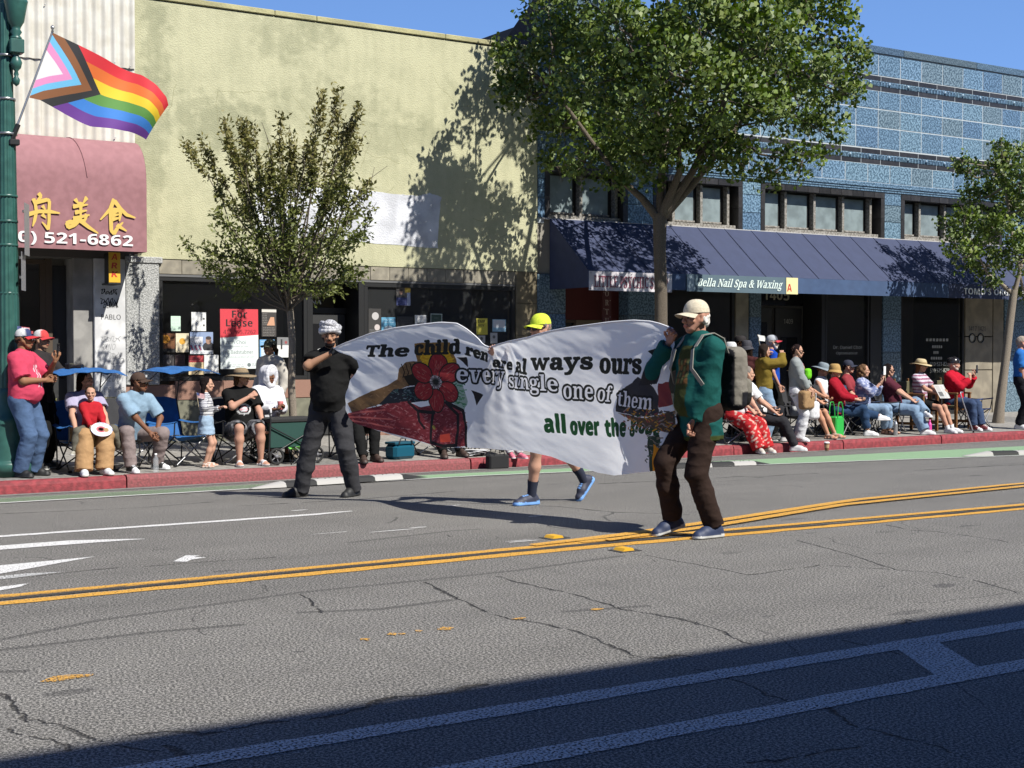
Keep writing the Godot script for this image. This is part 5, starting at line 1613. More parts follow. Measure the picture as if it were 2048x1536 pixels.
func build_trees():
	var bark := grained(Color(0.20, 0.165, 0.125), 0.95, noise_tex(0.05, Color(0.4, 0.38, 0.36), Color(1, 1, 1), 81, 512, 5), 2.2, M.rough_bump, 1.0)
	var pale_bark := grained(Color(0.34, 0.29, 0.23), 0.9, noise_tex(0.05, Color(0.5, 0.48, 0.46), Color(1, 1, 1), 82, 512, 5), 2.2, M.rough_bump, 0.8)
	var greens := [Color(0.095, 0.145, 0.022), Color(0.12, 0.175, 0.026), Color(0.075, 0.12, 0.020), Color(0.15, 0.19, 0.03), Color(0.105, 0.15, 0.032)]
	clump_tree("large dense green street tree between the stucco and blue tiled buildings", [Vector3(14.42, 0.14, -17.95), Vector3(14.41, 0.5, -17.96), Vector3(14.42, 1.65, -17.97), Vector3(14.44, 2.6, -18.0), Vector3(14.42, 3.27, -18.01), Vector3(14.43, 3.86, -18.02)], [0.18, 0.128, 0.108, 0.102, 0.10, 0.115],
		[[Vector3(14.2, 4.12, -18.2), Vector3(13.95, 4.4, -18.4), Vector3(13.6, 5.0, -18.7), Vector3(13.0, 5.9, -19.0)], [Vector3(14.48, 4.66, -18.02), Vector3(14.4, 5.7, -18.1), Vector3(14.7, 7.0, -18.2), Vector3(14.8, 8.8, -18.2), Vector3(14.9, 9.8, -18.2)], [Vector3(14.88, 4.33, -17.75), Vector3(15.27, 4.9, -17.52), Vector3(15.65, 5.5, -17.3), Vector3(16.2, 6.4, -17.0)],
		[Vector3(14.75, 4.5, -17.6), Vector3(14.95, 5.3, -17.2), Vector3(15.15, 6.4, -16.9), Vector3(15.3, 7.6, -17.0)], [Vector3(14.5, 4.5, -17.6), Vector3(14.1, 5.2, -17.2), Vector3(13.6, 6.2, -17.0)], [Vector3(14.7, 4.6, -18.3), Vector3(15.3, 5.6, -18.9), Vector3(16.0, 6.8, -19.0)]],
		BIG_CLUMPS + [[13.9, 4.55, -17.6, 0.42], [14.6, 4.9, -17.2, 0.45], [15.1, 4.75, -17.4, 0.40], [14.3, 5.1, -18.6, 0.5]], 680.0, 0.08, 21, bark, greens)
	clump_tree("small green street tree with a pale trunk at the far end of the awning", [Vector3(23.34, 0.16, -18.38), Vector3(23.36, 0.5, -18.36), Vector3(23.45, 1.2, -18.33), Vector3(23.57, 2.24, -18.29), Vector3(23.64, 2.84, -18.26)], [0.125, 0.10, 0.085, 0.08, 0.075],
		[[Vector3(23.45, 2.95, -18.4), Vector3(23.15, 3.15, -18.5), Vector3(22.7, 3.7, -18.5)], [Vector3(23.75, 3.24, -18.2), Vector3(23.63, 3.84, -18.3), Vector3(23.4, 4.9, -18.3), Vector3(23.3, 5.4, -18.3)], [Vector3(23.85, 3.2, -18.3), Vector3(24.3, 3.9, -18.4), Vector3(24.6, 4.6, -18.5)]],
		SMALL_CLUMPS, 1000.0, 0.07, 22, pale_bark, greens)
	# the slim plum tree before the stucco wall
	var r := RandomNumberGenerator.new()
	r.seed = 23
	var o := Vector3(7.90, 0.155, -17.86)
	var t := thing("street_tree", "slim young street tree with reddish upright shoots before the stucco wall", "tree", o, 0.0, "street trees in the sidewalk")
	var fork := Vector3(7.845, 2.40, -17.93)
	var b := MB.new()
	b.tube([Vector3(0, 0, 0), Vector3(0.01, 0.4, -0.01), Vector3(-0.02, 1.0, -0.02), Vector3(0.0, 1.6, -0.03), Vector3(-0.02, 2.0, -0.05), fork - o], [0.075, 0.058, 0.052, 0.05, 0.048, 0.05], 10)
	put(t, "trunk", b, pale_bark)
	var tw := MB.new()
	var cr := MB.new()
	cr.has_c = true
	for i in SHOOT_TIPS.size():
		var tip := Vector3(SHOOT_TIPS[i][0], SHOOT_TIPS[i][1], SHOOT_TIPS[i][2])
		var start := fork + Vector3(0, r.randf_range(-0.3, 0.5), 0)
		var pts := []
		var n := 9
		for k in n:
			var s := float(k) / (n - 1)
			var e := pow(s, 0.8)
			var p := start.lerp(tip, s)
			p.x = lerpf(start.x, tip.x, e); p.z = lerpf(start.z, tip.z, e)
			p.y = lerpf(start.y, tip.y, pow(s, 1.15 if tip.y > 3.2 else 0.7))
			pts.append(p - o + rdir(r) * 0.05 * s + Vector3(0.08 * sin(i * 2.3 + s * 5.0), 0, 0.08 * cos(i * 1.7 + s * 4.0)) * s)
		var rad := []
		for k in n:
			rad.append(lerpf(0.018, 0.003, float(k) / (n - 1)))
		tw.tube(pts, rad, 5, false)
		var long := start.distance_to(tip)
		var leaves := int(long * 120.0)
		var nodes := []
		for k in 7:
			nodes.append(lerpf(0.36, 0.98, pow(r.randf(), 0.65)))
		for k in leaves:
			var s := clampf(nodes[k % 7] + r.randf_range(-0.06, 0.06), 0.25, 1.0)
			var f := s * (n - 1)
			var a: Vector3 = pts[mini(int(f), n - 1)]
			var c: Vector3 = pts[mini(int(f) + 1, n - 1)]
			var p := a.lerp(c, f - int(f))
			var dir := (c - a).normalized() if c != a else Vector3.UP
			var spread := 0.17 if (p + o).y < 3.4 else 0.11
			p += rdir(r) * spread * r.randf()
			var up := (rdir(r) + dir * 0.5 + Vector3(0, -0.25, 0)).normalized()
			var hi := clampf(((p + o).y - 3.3) / 1.2 + r.randf_range(-0.4, 0.4), 0.0, 1.0)
			var col := Color(0.125, 0.145, 0.035).lerp(Color(0.175, 0.155, 0.05), hi) * r.randf_range(0.75, 1.3)
			leaf(cr, p, up, (rdir(r) + Vector3(0, 0.5, 0)).normalized(), r.randf_range(0.055, 0.09), r.randf_range(0.014, 0.022), col, false)
	for k in 2000:
		var d := rdir(r)
		var p := Vector3(7.78, 2.95, -17.9) + Vector3(d.x * 0.95, d.y * 0.48, d.z * 0.9) * pow(r.randf(), 0.45)
		leaf(cr, p - o, (rdir(r) + Vector3(0, -0.1, 0)).normalized(), (rdir(r) + Vector3(0, 0.5, 0)).normalized(), r.randf_range(0.05, 0.075), r.randf_range(0.014, 0.02), Color(0.105, 0.125, 0.026) * r.randf_range(0.75, 1.3), false)
	put(t, "twigs", tw, bark)
	put(t, "crown", cr, leaf_mat(23))

# ---------- lamp post, its signs and the flag ----------
func fluted(y0: float, y1: float, r0: float, r1: float, flutes := 16) -> MB:
	var b := MB.new()
	var n := flutes * 4
	for j in 9:
		var t := j / 8.0
		for i in n + 1:
			var a := TAU * i / n
			var rr := lerpf(r0, r1, t) * (1.0 - 0.07 * pow(absf(cos(a * flutes * 0.5)), 1.5))
			b.vert(Vector3(cos(a) * rr, lerpf(y0, y1, t), sin(a) * rr), Vector3(cos(a) + 0.5 * sin(a * flutes) * -sin(a), 0, sin(a) + 0.5 * sin(a * flutes) * cos(a)).normalized())
	for j in 8:
		for i in n:
			var a := j * (n + 1) + i
			b.quad_i(a, a + 1, a + n + 2, a + n + 1)
	return b

func build_lamp_and_flag():
	var green := grained(Color(0.035, 0.115, 0.095), 0.38, M.soft, 1.5)
	var at := Vector3(3.99, 0.162, -17.3)
	var l := thing("street_lamp", "tall dark green fluted lamp post with an urn-shaped lantern bracket", "street lamp", at)
	var base := MB.new()
	base.lathe([Vector2(0.0, 0.0), Vector2(0.33, 0.0), Vector2(0.33, 0.14), Vector2(0.30, 0.17), Vector2(0.27, 0.20), Vector2(0.25, 0.62), Vector2(0.27, 0.66), Vector2(0.24, 0.70), Vector2(0.19, 0.78), Vector2(0.17, 0.95), Vector2(0.18, 1.0), Vector2(0.15, 1.04)], Transform3D(Basis(Vector3.UP, 0.39)), 8)
	put(l, "base", base, green)
	put(l, "column", fluted(1.03, 4.45, 0.145, 0.105), green)
	put(l, "upper_column", fluted(4.45, 8.2, 0.088, 0.075), green)
	var steel := cmat("dull_steel", Color(0.3, 0.3, 0.3), 0.35, 0.8)
	for y in [2.15, 2.72, 3.0, 3.30, 4.03, 4.44, 4.95]:
		var c := MB.new()
		var rr := 0.115 if y < 4.4 else 0.1
		c.lathe([Vector2(rr, y), Vector2(rr + 0.014, y), Vector2(rr + 0.014, y + 0.025), Vector2(rr, y + 0.025)], Transform3D(), 20)
		put(l, "clamp_band", c, green if y < 4.0 else steel)
	# lantern bracket on the street side
	var u := Vector3(0.10, 0, 0.10)
	var urn := MB.new()
	urn.lathe([Vector2(0.0, 4.60), Vector2(0.035, 4.63), Vector2(0.045, 4.68), Vector2(0.02, 4.72), Vector2(0.03, 4.74), Vector2(0.02, 4.78), Vector2(0.055, 4.82), Vector2(0.07, 4.88), Vector2(0.05, 4.93), Vector2(0.03, 4.96), Vector2(0.05, 4.98)], Transform3D(Basis(), u), 16)
	urn.box(Vector3(-0.08, 4.985, -0.08) + u, Vector3(0.08, 5.15, 0.08) + u, Transform3D(), 0.01)
	urn.lathe([Vector2(0.06, 5.155), Vector2(0.07, 5.17), Vector2(0.045, 5.20), Vector2(0.07, 5.24), Vector2(0.05, 5.27), Vector2(0.06, 5.30), Vector2(0.095, 5.36), Vector2(0.12, 5.50), Vector2(0.135, 5.58), Vector2(0.14, 5.60), Vector2(0.12, 5.64), Vector2(0.0, 5.64)], Transform3D(Basis(), u), 20)
	put(l, "lantern_bracket", urn, green)
	var arm := MB.new()
	arm.tube([Vector3(0.0, 5.0, 0.0), u + Vector3(0, 5.05, 0)], [0.03, 0.03], 6)
	put(l, "bracket_arm", arm, green)
	var globe := MB.new()
	globe.lathe([Vector2(0.09, 5.64), Vector2(0.15, 5.74), Vector2(0.17, 5.86), Vector2(0.15, 6.0), Vector2(0.10, 6.1), Vector2(0.0, 6.14)], Transform3D(Basis(), u), 20)
	put(l, "globe", globe, mat(Color(0.52, 0.51, 0.48), 0.3))
	for i in 6:
		var a := TAU * i / 6 + 0.3
		var rib := MB.new()
		var pts := []
		for q in [[0.10, 5.62], [0.16, 5.74], [0.18, 5.86], [0.16, 6.0], [0.1, 6.12]]:
			pts.append(u + Vector3(cos(a) * q[0], q[1], sin(a) * q[0]))
		rib.tube(pts, [0.008], 5)
		put(l, "globe_rib", rib, cmat("black_frame", Color(0.018, 0.018, 0.018), 0.4))
	# plates seen nearly edge on
	var plate := mat(Color(0.24, 0.24, 0.25), 0.45, 0.3)
	for q in [[0.62, 3.30, "street_sign", "grey metal sign plate seen edge on, upper of two on the lamp post", 0.30, 4.16], [0.46, 2.72, "street_sign", "grey metal sign plate with printed lines, lower of two on the lamp post", 0.26, 4.12]]:
		var s := thing(q[2], q[3], "sign", Vector3(q[5], q[1] - q[0] + 0.10, -17.16), deg_to_rad(66.0), "plates on the lamp post")
		part(s, "plate", boxm(Vector3(0, 0, -0.002), Vector3(q[4], q[0], 0.002), 0.001), plate)
		part(s, "bracket", boxm(Vector3(-0.05, q[0] * 0.3, -0.015), Vector3(0.0, q[0] * 0.3 + 0.03, 0.0)), steel)
		part(s, "bracket", boxm(Vector3(-0.05, q[0] * 0.8, -0.015), Vector3(0.0, q[0] * 0.8 + 0.03, 0.0)), steel)
	# the flag on its staff
	var f := thing("pride_flag", "rainbow chevron pride flag flying from a silver staff on the lamp post", "flag", Vector3(4.06, 4.12, -17.2))
	var fo := f.position
	var st := MB.new()
	st.tube([Vector3(0.0, 0.08, 0), Vector3(4.515, 5.46, -17.2) - fo], [0.014, 0.012], 8)
	put(f, "staff", st, mat(Color(0.45, 0.45, 0.45), 0.3, 0.8))
	var ball := MB.new()
	ball.lathe([Vector2(0.0, -0.005), Vector2(0.02, 0.0), Vector2(0.012, 0.03), Vector2(0.024, 0.05), Vector2(0.024, 0.065), Vector2(0.0, 0.09)], Transform3D(Basis(), Vector3(4.515, 5.45, -17.2) - fo), 10)
	put(f, "finial", ball, mat(Color(0.55, 0.55, 0.55), 0.25, 0.8))
	var sock := MB.new()
	sock.tube([Vector3(-0.04, -0.02, -0.03), Vector3(0.05, 0.20, 0.0)], [0.035, 0.028], 8)
	sock.box(Vector3(-0.06, -0.05, -0.08), Vector3(0.06, 0.02, 0.03), Transform3D(), 0.01)
	put(f, "socket", sock, cmat("black_frame", Color(0.018, 0.018, 0.018), 0.4))
	var top := [[4.521, 5.445], [4.76, 5.351], [5.24, 5.174], [5.601, 5.059], [5.765, 4.933], [5.886, 4.789], [5.905, 4.691]]
	var bot := [[4.239, 4.645], [4.364, 4.627], [4.664, 4.487], [4.97, 4.374], [5.203, 4.357], [5.439, 4.327], [5.659, 4.259]]
	var grid := []
	var nu := 48
	for j in 25:
		var row := []
		var v := j / 24.0
		for i in nu + 1:
			var u2 := float(i) / nu
			var A := along(top, u2)
			var B := along(bot, u2)
			var p := A.lerp(B, v)
			var wv := 0.10 * sin(u2 * 8.5 + v * 1.6) * u2 + 0.03 * sin(u2 * 19.0 - v * 4.0) * u2
			row.append(Vector3(p.x, p.y + 0.012 * sin(u2 * 8.5) * u2, -17.2 + wv) - fo)
		grid.append(row)
	var cloth := MB.new()
	cloth.has_uv = true
	cloth.sheet(grid, Vector3(0, 0, 1))
	var cv := Canvas.new(720, 480, Color(0, 0, 0))
	var stripes := [Color(0.55, 0.02, 0.03), Color(0.60, 0.13, 0.02), Color(0.66, 0.46, 0.02), Color(0.08, 0.22, 0.04), Color(0.03, 0.17, 0.50), Color(0.11, 0.03, 0.22)]
	for i in 6:
		cv.rect(Rect2(0, i * 80, 720, 80), stripes[i])
	for q in [[0.19, 0.0, 0.49, Color(0.016, 0.016, 0.018)], [0.085, 0.0, 0.42, Color(0.20, 0.075, 0.025)], [0.0, 0.03, 0.33, Color(0.12, 0.40, 0.62)], [0.0, 0.14, 0.25, Color(0.60, 0.22, 0.42)], [0.0, 0.27, 0.17, Color(0.62, 0.62, 0.64)]]:
		cv.poly(PackedVector2Array([Vector2(0, q[1] * 480), Vector2(q[0] * 720, q[1] * 480), Vector2(q[2] * 720, 240), Vector2(q[0] * 720, (1.0 - q[1]) * 480), Vector2(0, (1.0 - q[1]) * 480)]), q[3])
	var fm := print_mat(cv, 0.75)
	fm.backlight_enabled = true
	fm.backlight = Color(0.35, 0.35, 0.35)
	put(f, "cloth", cloth, fm)

func along(pts: Array, t: float) -> Vector2:
	var total := 0.0
	var seg := []
	for i in pts.size() - 1:
		var d := Vector2(pts[i][0], pts[i][1]).distance_to(Vector2(pts[i + 1][0], pts[i + 1][1]))
		seg.append(d); total += d
	var want := t * total
	for i in seg.size():
		if want <= seg[i] or i == seg.size() - 1:
			return Vector2(pts[i][0], pts[i][1]).lerp(Vector2(pts[i + 1][0], pts[i + 1][1]), clampf(want / seg[i], 0.0, 1.0))
		want -= seg[i]
	return Vector2.ZERO
# ---------- bodies: a smooth field round a skeleton, meshed as surface nets ----------
class Field:
	var o: Vector3
	var c: float
	var nx: int
	var ny: int
	var nz: int
	var d := PackedFloat32Array()
	var flag := PackedByteArray()
	var near := PackedInt32Array()
	var k: float
	var band: float
	func _init(lo: Vector3, hi: Vector3, cell: float, kk: float):
		c = cell; k = kk; o = lo - Vector3.ONE * cell * 3.0
		var s := (hi - lo) / cell
		nx = int(s.x) + 8; ny = int(s.y) + 8; nz = int(s.z) + 8
		d.resize(nx * ny * nz); d.fill(9.0)
		flag.resize(nx * ny * nz)
		band = 1.9 * c + k * 0.3
	# cut: 1 flat end at b, 2 flat start at a, 3 both; the section is squeezed to fs along fl
	func bone(a: Vector3, b: Vector3, ra: float, rb: float, fl := Vector3.ZERO, fs := 1.0, cut := 0):
		var ab := b - a
		var l2 := maxf(ab.length_squared(), 1e-8)
		var l := sqrt(l2)
		var ext := maxf(ra, rb) + band + k
		var lo := (a.min(b) - Vector3.ONE * ext - o) / c
		var hi := (a.max(b) + Vector3.ONE * ext - o) / c
		var x0 := maxi(0, int(lo.x)); var x1 := mini(nx - 1, int(hi.x) + 1)
		var y0 := maxi(0, int(lo.y)); var y1 := mini(ny - 1, int(hi.y) + 1)
		var z0 := maxi(0, int(lo.z)); var z1 := mini(nz - 1, int(hi.z) + 1)
		var gain := 1.0 / fs - 1.0
		for z in range(z0, z1 + 1):
			for y in range(y0, y1 + 1):
				var at := (z * ny + y) * nx
				for x in range(x0, x1 + 1):
					var q := o + Vector3(x, y, z) * c - a
					var t := q.dot(ab) / l2
					var tc := clampf(t, 0.0, 1.0)
					var e := q - ab * tc
					if fs != 1.0:
						e += fl * (e.dot(fl) * gain)
					var r := ra + (rb - ra) * tc
					var v := e.length() - r
					if cut > 0 and t != tc:
						if (t > 1.0 and cut & 1) or (t < 0.0 and cut & 2):
							var over := (t - tc) * l
							var w := q - ab * t
							if fs != 1.0:
								w += fl * (w.dot(fl) * gain)
							v = maxf(w.length() - r, absf(over))
					if fs < 1.0:
						v *= fs
					if v < ext:
						var i := at + x
						var u := d[i]
						var h := k - absf(u - v)
						d[i] = minf(u, v) - (h * h / k * 0.25 if h > 0.0 else 0.0)
						if flag[i] == 0 and v < band and v > -band:
							flag[i] = 1
							near.append(i)
	func wrinkle(n: FastNoiseLite, amp: float, f: Vector3):
		for i in near:
			var x := i % nx
			var y := (i / nx) % ny
			var z := i / (nx * ny)
			var p := o + Vector3(x, y, z) * c
			d[i] += amp * n.get_noise_3d(p.x * f.x, p.y * f.y, p.z * f.z)
	func cut_below(y0: float, soft := 0.0):
		for i in near:
			var y := (i / nx) % ny
			var p := o.y + y * c
			d[i] = maxf(d[i], y0 - p + soft)
	# appends to b; col: Callable(point, normal) -> Color or a Color
	func mesh(b: MB, col: Variant, xf := Transform3D()):
		b.has_c = true
		b.c.resize(b.v.size())
		var vid := PackedInt32Array()
		vid.resize(d.size())
		vid.fill(-1)
		var sx := 1
		var sy := nx
		var sz := nx * ny
		var off := [0, 1, sy, sy + 1, sz, sz + 1, sz + sy, sz + sy + 1]
		var ed := [[0, 1], [2, 3], [4, 5], [6, 7], [0, 2], [1, 3], [4, 6], [5, 7], [0, 4], [1, 5], [2, 6], [3, 7]]
		var cn := [Vector3(0, 0, 0), Vector3(1, 0, 0), Vector3(0, 1, 0), Vector3(1, 1, 0), Vector3(0, 0, 1), Vector3(1, 0, 1), Vector3(0, 1, 1), Vector3(1, 1, 1)]
		var dyn := col is Callable
		var made := PackedInt32Array()
		var g := PackedFloat32Array()
		g.resize(8)
		var lim := d.size() - sz - sy - 2
		for i in near:
			if i >= lim:
				continue
			var pos := 0
			for q in 8:
				g[q] = d[i + off[q]]
				if g[q] > 0.0:
					pos += 1
			if pos == 0 or pos == 8:
				continue
			var s := Vector3.ZERO
			var n := 0
			for e in ed:
				var a := g[e[0]]
				var bb := g[e[1]]
				if (a > 0.0) != (bb > 0.0):
					s += cn[e[0]].lerp(cn[e[1]], a / (a - bb))
					n += 1
			s /= n
			var nn := Vector3(g[1] - g[0] + g[3] - g[2] + g[5] - g[4] + g[7] - g[6], g[2] - g[0] + g[3] - g[1] + g[6] - g[4] + g[7] - g[5], g[4] - g[0] + g[5] - g[1] + g[6] - g[2] + g[7] - g[3]).normalized()
			var p := o + (Vector3(i % nx, (i / nx) % ny, i / sz) + s) * c
			vid[i] = b.v.size()
			b.v.append(xf * p); b.n.append(xf.basis * nn); b.uv.append(Vector2.ZERO)
			b.c.append(col.call(p, nn) if dyn else col)
			made.append(i)
		for i in made:
			var a := d[i] > 0.0
			for ax in 3:
				var st: int = [sx, sy, sz][ax]
				if a == (d[i + st] > 0.0):
					continue
				var u: int = [sy, sz, sx][ax]
				var w: int = [sz, sx, sy][ax]
				if i - u - w < 0:
					continue
				var p0 := vid[i]
				var p1 := vid[i - u]
				var p2 := vid[i - u - w]
				var p3 := vid[i - w]
				if p0 < 0 or p1 < 0 or p2 < 0 or p3 < 0:
					continue
				if a:
					b.ix.append_array([p0, p1, p2, p0, p2, p3])
				else:
					b.ix.append_array([p0, p2, p1, p0, p3, p2])

func joint(a: Vector3, b: Vector3, l1: float, l2: float, pole: Vector3) -> Array:
	# [middle joint, reachable end]
	var v := b - a
	var dist := v.length()
	var dir := v / dist
	dist = clampf(dist, absf(l1 - l2) + 0.01, (l1 + l2) * 0.998)
	var x := (l1 * l1 - l2 * l2 + dist * dist) / (2.0 * dist)
	var h := sqrt(maxf(0.0, l1 * l1 - x * x))
	var p := (pole - dir * pole.dot(dir))
	p = p.normalized() if p.length() > 1e-4 else Vector3(0, 0, 1)
	return [a + dir * x + p * h, a + dir * dist]

func cloth_mat() -> StandardMaterial3D:
	if not M.has("cloth"):
		var m := vmat(0.9)
		m.uv1_triplanar = true
		m.uv1_scale = Vector3.ONE * 1.6
		m.heightmap_enabled = true
		m.heightmap_texture = bump_tex(0.011, 91, 512, 3)
		m.heightmap_scale = 0.5
		m.albedo_texture = noise_tex(0.02, Color(0.88, 0.88, 0.88), Color(1, 1, 1), 92, 512, 5)
		m.metallic_specular = 0.2
		M.cloth = m
	return M.cloth

func skin_mat() -> StandardMaterial3D:
	if not M.has("skin"):
		M.skin = vmat(0.6)
		M.skin.metallic_specular = 0.3
	return M.skin

func hat_mat() -> StandardMaterial3D:
	if not M.has("hat"):
		var m := vmat(0.85)
		m.uv1_triplanar = true
		m.uv1_scale = Vector3.ONE * 3.0
		m.albedo_texture = noise_tex(0.06, Color(0.72, 0.72, 0.72), Color(1, 1, 1), 93, 256, 4)
		M.hat = m
	return M.hat

const LIGHT := Color(0.47, 0.27, 0.19)
const MID := Color(0.34, 0.185, 0.115)
const TAN := Color(0.25, 0.125, 0.07)
const DARK := Color(0.13, 0.06, 0.035)

# hand: appended to the body mesh; wrist, direction of the fingers, thumb side, palm normal
func hand(b: MB, w: Vector3, dir: Vector3, thumb: Vector3, curl: float, s: float, cell: float, skin: Color, mirror: float):
	dir = dir.normalized()
	thumb = (thumb - dir * thumb.dot(dir)).normalized()
	var palm := dir.cross(thumb).normalized() * mirror
	var f := Field.new(w - Vector3.ONE * 0.17 * s, w + Vector3.ONE * 0.17 * s, cell, 0.006)
	var kn := w + dir * 0.088 * s
	f.bone(w, w + dir * 0.03 * s, 0.026 * s, 0.026 * s, palm, 0.75)
	for q in [-0.022, 0.0, 0.022]:
		f.bone(w + dir * 0.022 * s + thumb * q * 0.7 * s, kn + thumb * q * s, 0.017 * s, 0.013 * s)
	for i in 4:
		var off := 0.031 - i * 0.0205
		var ln: float = [0.074, 0.083, 0.077, 0.060][i] * s
		var a := kn + thumb * off * s
		var ang := 0.15 + curl * 0.6
		var dd := dir
		var axis := dir.cross(palm)
		for g in 3:
			dd = dd.rotated(axis, ang)
			var e: Vector3 = a + dd * ln * [0.45, 0.32, 0.26][g]
			f.bone(a, e, (0.0098 - 0.001 * g) * s, (0.0090 - 0.001 * g) * s)
			a = e
			ang = 0.15 + curl * 1.25
	var tb := w + dir * 0.028 * s + thumb * 0.024 * s
	var t1 := tb + (thumb * 0.75 + dir * 0.75 + palm * (0.2 + 0.5 * curl)).normalized() * 0.042 * s
	var t2 := t1 + (dir * 0.9 + palm * (0.2 + 0.9 * curl) - thumb * 0.25 * curl).normalized() * 0.032 * s
	f.bone(tb, t1, 0.0125 * s, 0.0105 * s)
	f.bone(t1, t2, 0.0105 * s, 0.009 * s)
	f.mesh(b, skin)

func person(c: Dictionary) -> Node3D:
	var H: float = c.get("h", 1.7)
	var s := H / 1.75
	var fat: float = c.get("fat", 1.0)
	var cell: float = c.get("cell", 0.02)
	var hcell := maxf(0.0055, cell * 0.5)
	var at: Vector3 = c.at
	var yaw := deg_to_rad(c.get("yaw", 0.0))
	var root := thing("person", c.label, "person", at, yaw, c.get("group", ""))
	var inv := root.transform.affine_inverse()
	var skin: Color = c.get("skin", LIGHT)
	var hairc: Color = c.get("hair", Color(0.02, 0.014, 0.01))
	var L := func(v: Vector3) -> Vector3:
		return inv * v
	# skeleton
	var sit: bool = c.get("sit", false)
	var ph: float = c.get("ph", 0.45 if sit else 0.925 * s)
	var P: Vector3 = Vector3(0, ph, 0) + c.get("po", Vector3.ZERO)
	var T := Basis(Vector3.UP, deg_to_rad(c.get("twist", 0.0))) * Basis(Vector3(1, 0, 0), deg_to_rad(c.get("lean", 0.0))) * Basis(Vector3(0, 0, 1), deg_to_rad(c.get("tilt", 0.0)))
	var tp := func(x: float, y: float, z: float) -> Vector3:
		return P + T * (Vector3(x, y, z) * s)
	var neck: Vector3 = tp.call(0, 0.535, -0.01)
	var Hb := Basis(Vector3.UP, deg_to_rad(c.get("hy", 0.0))) * Basis(Vector3(1, 0, 0), deg_to_rad(c.get("hp", 0.0))) * Basis(Vector3(0, 0, 1), deg_to_rad(c.get("hr", 0.0)))
	var hs: float = s * c.get("hs", 1.0)
	var head := neck + (T * Vector3(0, 0.095, 0.0) + Hb * Vector3(0, 0.075, 0.025)) * hs
	var sh := []
	var el := []
	var wr := []
	var hip := []
	var kn := []
	var an := []
	for i in 2:
		var m := 1.0 if i == 0 else -1.0
		var sw: float = c.get("sw", 0.172)
		sh.append(tp.call(m * sw, 0.475, -0.01))
		var dh: Vector3 = c.hands[i] if c.has("hands") else (Vector3(m * 0.11 * s, ph + 0.12 * s, 0.34 * s) if sit else Vector3(m * 0.26 * s, ph - 0.02, 0.06))
		var dw: bool = c.get("hands_world", true)
		var tgt: Vector3 = L.call(dh) if (c.has("hands") and dw) else dh
		var pole: Vector3 = c.elbows[i] if c.has("elbows") else Vector3(m * 0.5, -0.6, -0.7)
		var j := joint(sh[i], tgt, 0.285 * s, 0.255 * s, pole)
		el.append(j[0]); wr.append(j[1])
		hip.append(P + Basis(Vector3.UP, deg_to_rad(c.get("twist", 0.0) * 0.3)) * Vector3(m * 0.088 * s, -0.02 * s, 0))
		var fd: Vector3 = c.feet[i] if c.has("feet") else Vector3(m * 0.10 * s, 0.0, 0.0)
		var fw: bool = c.get("feet_world", true)
		var ft: Vector3 = (L.call(fd) if (c.has("feet") and fw) else fd) + Vector3(0, 0.085 * s, 0)
		var kp: Vector3 = c.knees[i] if c.has("knees") else (Vector3(m * 0.12, 0.5, 1.0) if sit else Vector3(m * 0.08, 0, 1))
		j = joint(hip[i], ft, 0.435 * s, 0.425 * s, kp)
		kn.append(j[0]); an.append(j[1])
	var lo := Vector3(9, 9, 9)
	var hi := -lo
	for q in sh + el + wr + hip + kn + an + [neck, P]:
		lo = lo.min(q); hi = hi.max(q)
	lo -= Vector3.ONE * 0.24 * fat
	hi += Vector3.ONE * 0.24 * fat
	var fz := (T * Vector3(0, 0, 1)).normalized()
	# skin: one continuous surface from the ankles to the crown
	var body := MB.new()
	var f := Field.new(lo, hi, cell, 0.03)
	torso(f, tp, T, s, fat, -0.012, fz, sh)
	f.bone(neck - T * Vector3(0, 0.03, 0) * s, head - Hb * Vector3(0, 0.05, 0.03) * hs, 0.058 * s, 0.05 * hs)
	var top: Dictionary = c.get("top", {})
	var bot: Dictionary = c.get("bottom", {})
	var arm_fat := lerpf(1.0, fat, 0.6)
	for i in 2:
		f.bone(sh[i], el[i], 0.047 * s * arm_fat, 0.039 * s * arm_fat)
		f.bone(el[i], wr[i], 0.040 * s * arm_fat, 0.026 * s)
		f.bone(hip[i], kn[i], 0.078 * s * arm_fat, 0.052 * s * arm_fat)
		f.bone(kn[i], kn[i].lerp(an[i], 0.35), 0.05 * s * arm_fat, 0.054 * s * arm_fat)
		f.bone(kn[i].lerp(an[i], 0.35), an[i], 0.054 * s * arm_fat, 0.034 * s)
	f.mesh(body, skin)
	var hx := Transform3D(Hb * hs, head)
	head_shape(body, hx, hcell / hs, skin, hairc, c)
	for i in 2:
		var dir: Vector3 = (wr[i] - el[i]).normalized()
		if c.has("hand_dir"):
			var q: Vector3 = c.hand_dir[i]
			if q != Vector3.ZERO:
				dir = q
		var th: Vector3 = c.thumbs[i] if c.has("thumbs") else (Vector3(0, 0.3, 1) if not sit else Vector3(-1.0 if i == 0 else 1.0, 0.2, 0.2))
		var cu: float = c.curl[i] if c.has("curl") else 0.45
		hand(body, wr[i], dir, th, cu, s * 1.02, maxf(0.0055, cell * 0.42), c.get("glove", skin), -1.0 if i == 0 else 1.0)
	put(root, "body", body, skin_mat())
	var wn := FastNoiseLite.new()
	wn.seed = int(at.x * 10.0) + 5
	wn.frequency = 1.0; wn.fractal_octaves = 2; wn.fractal_type = FastNoiseLite.FRACTAL_RIDGED
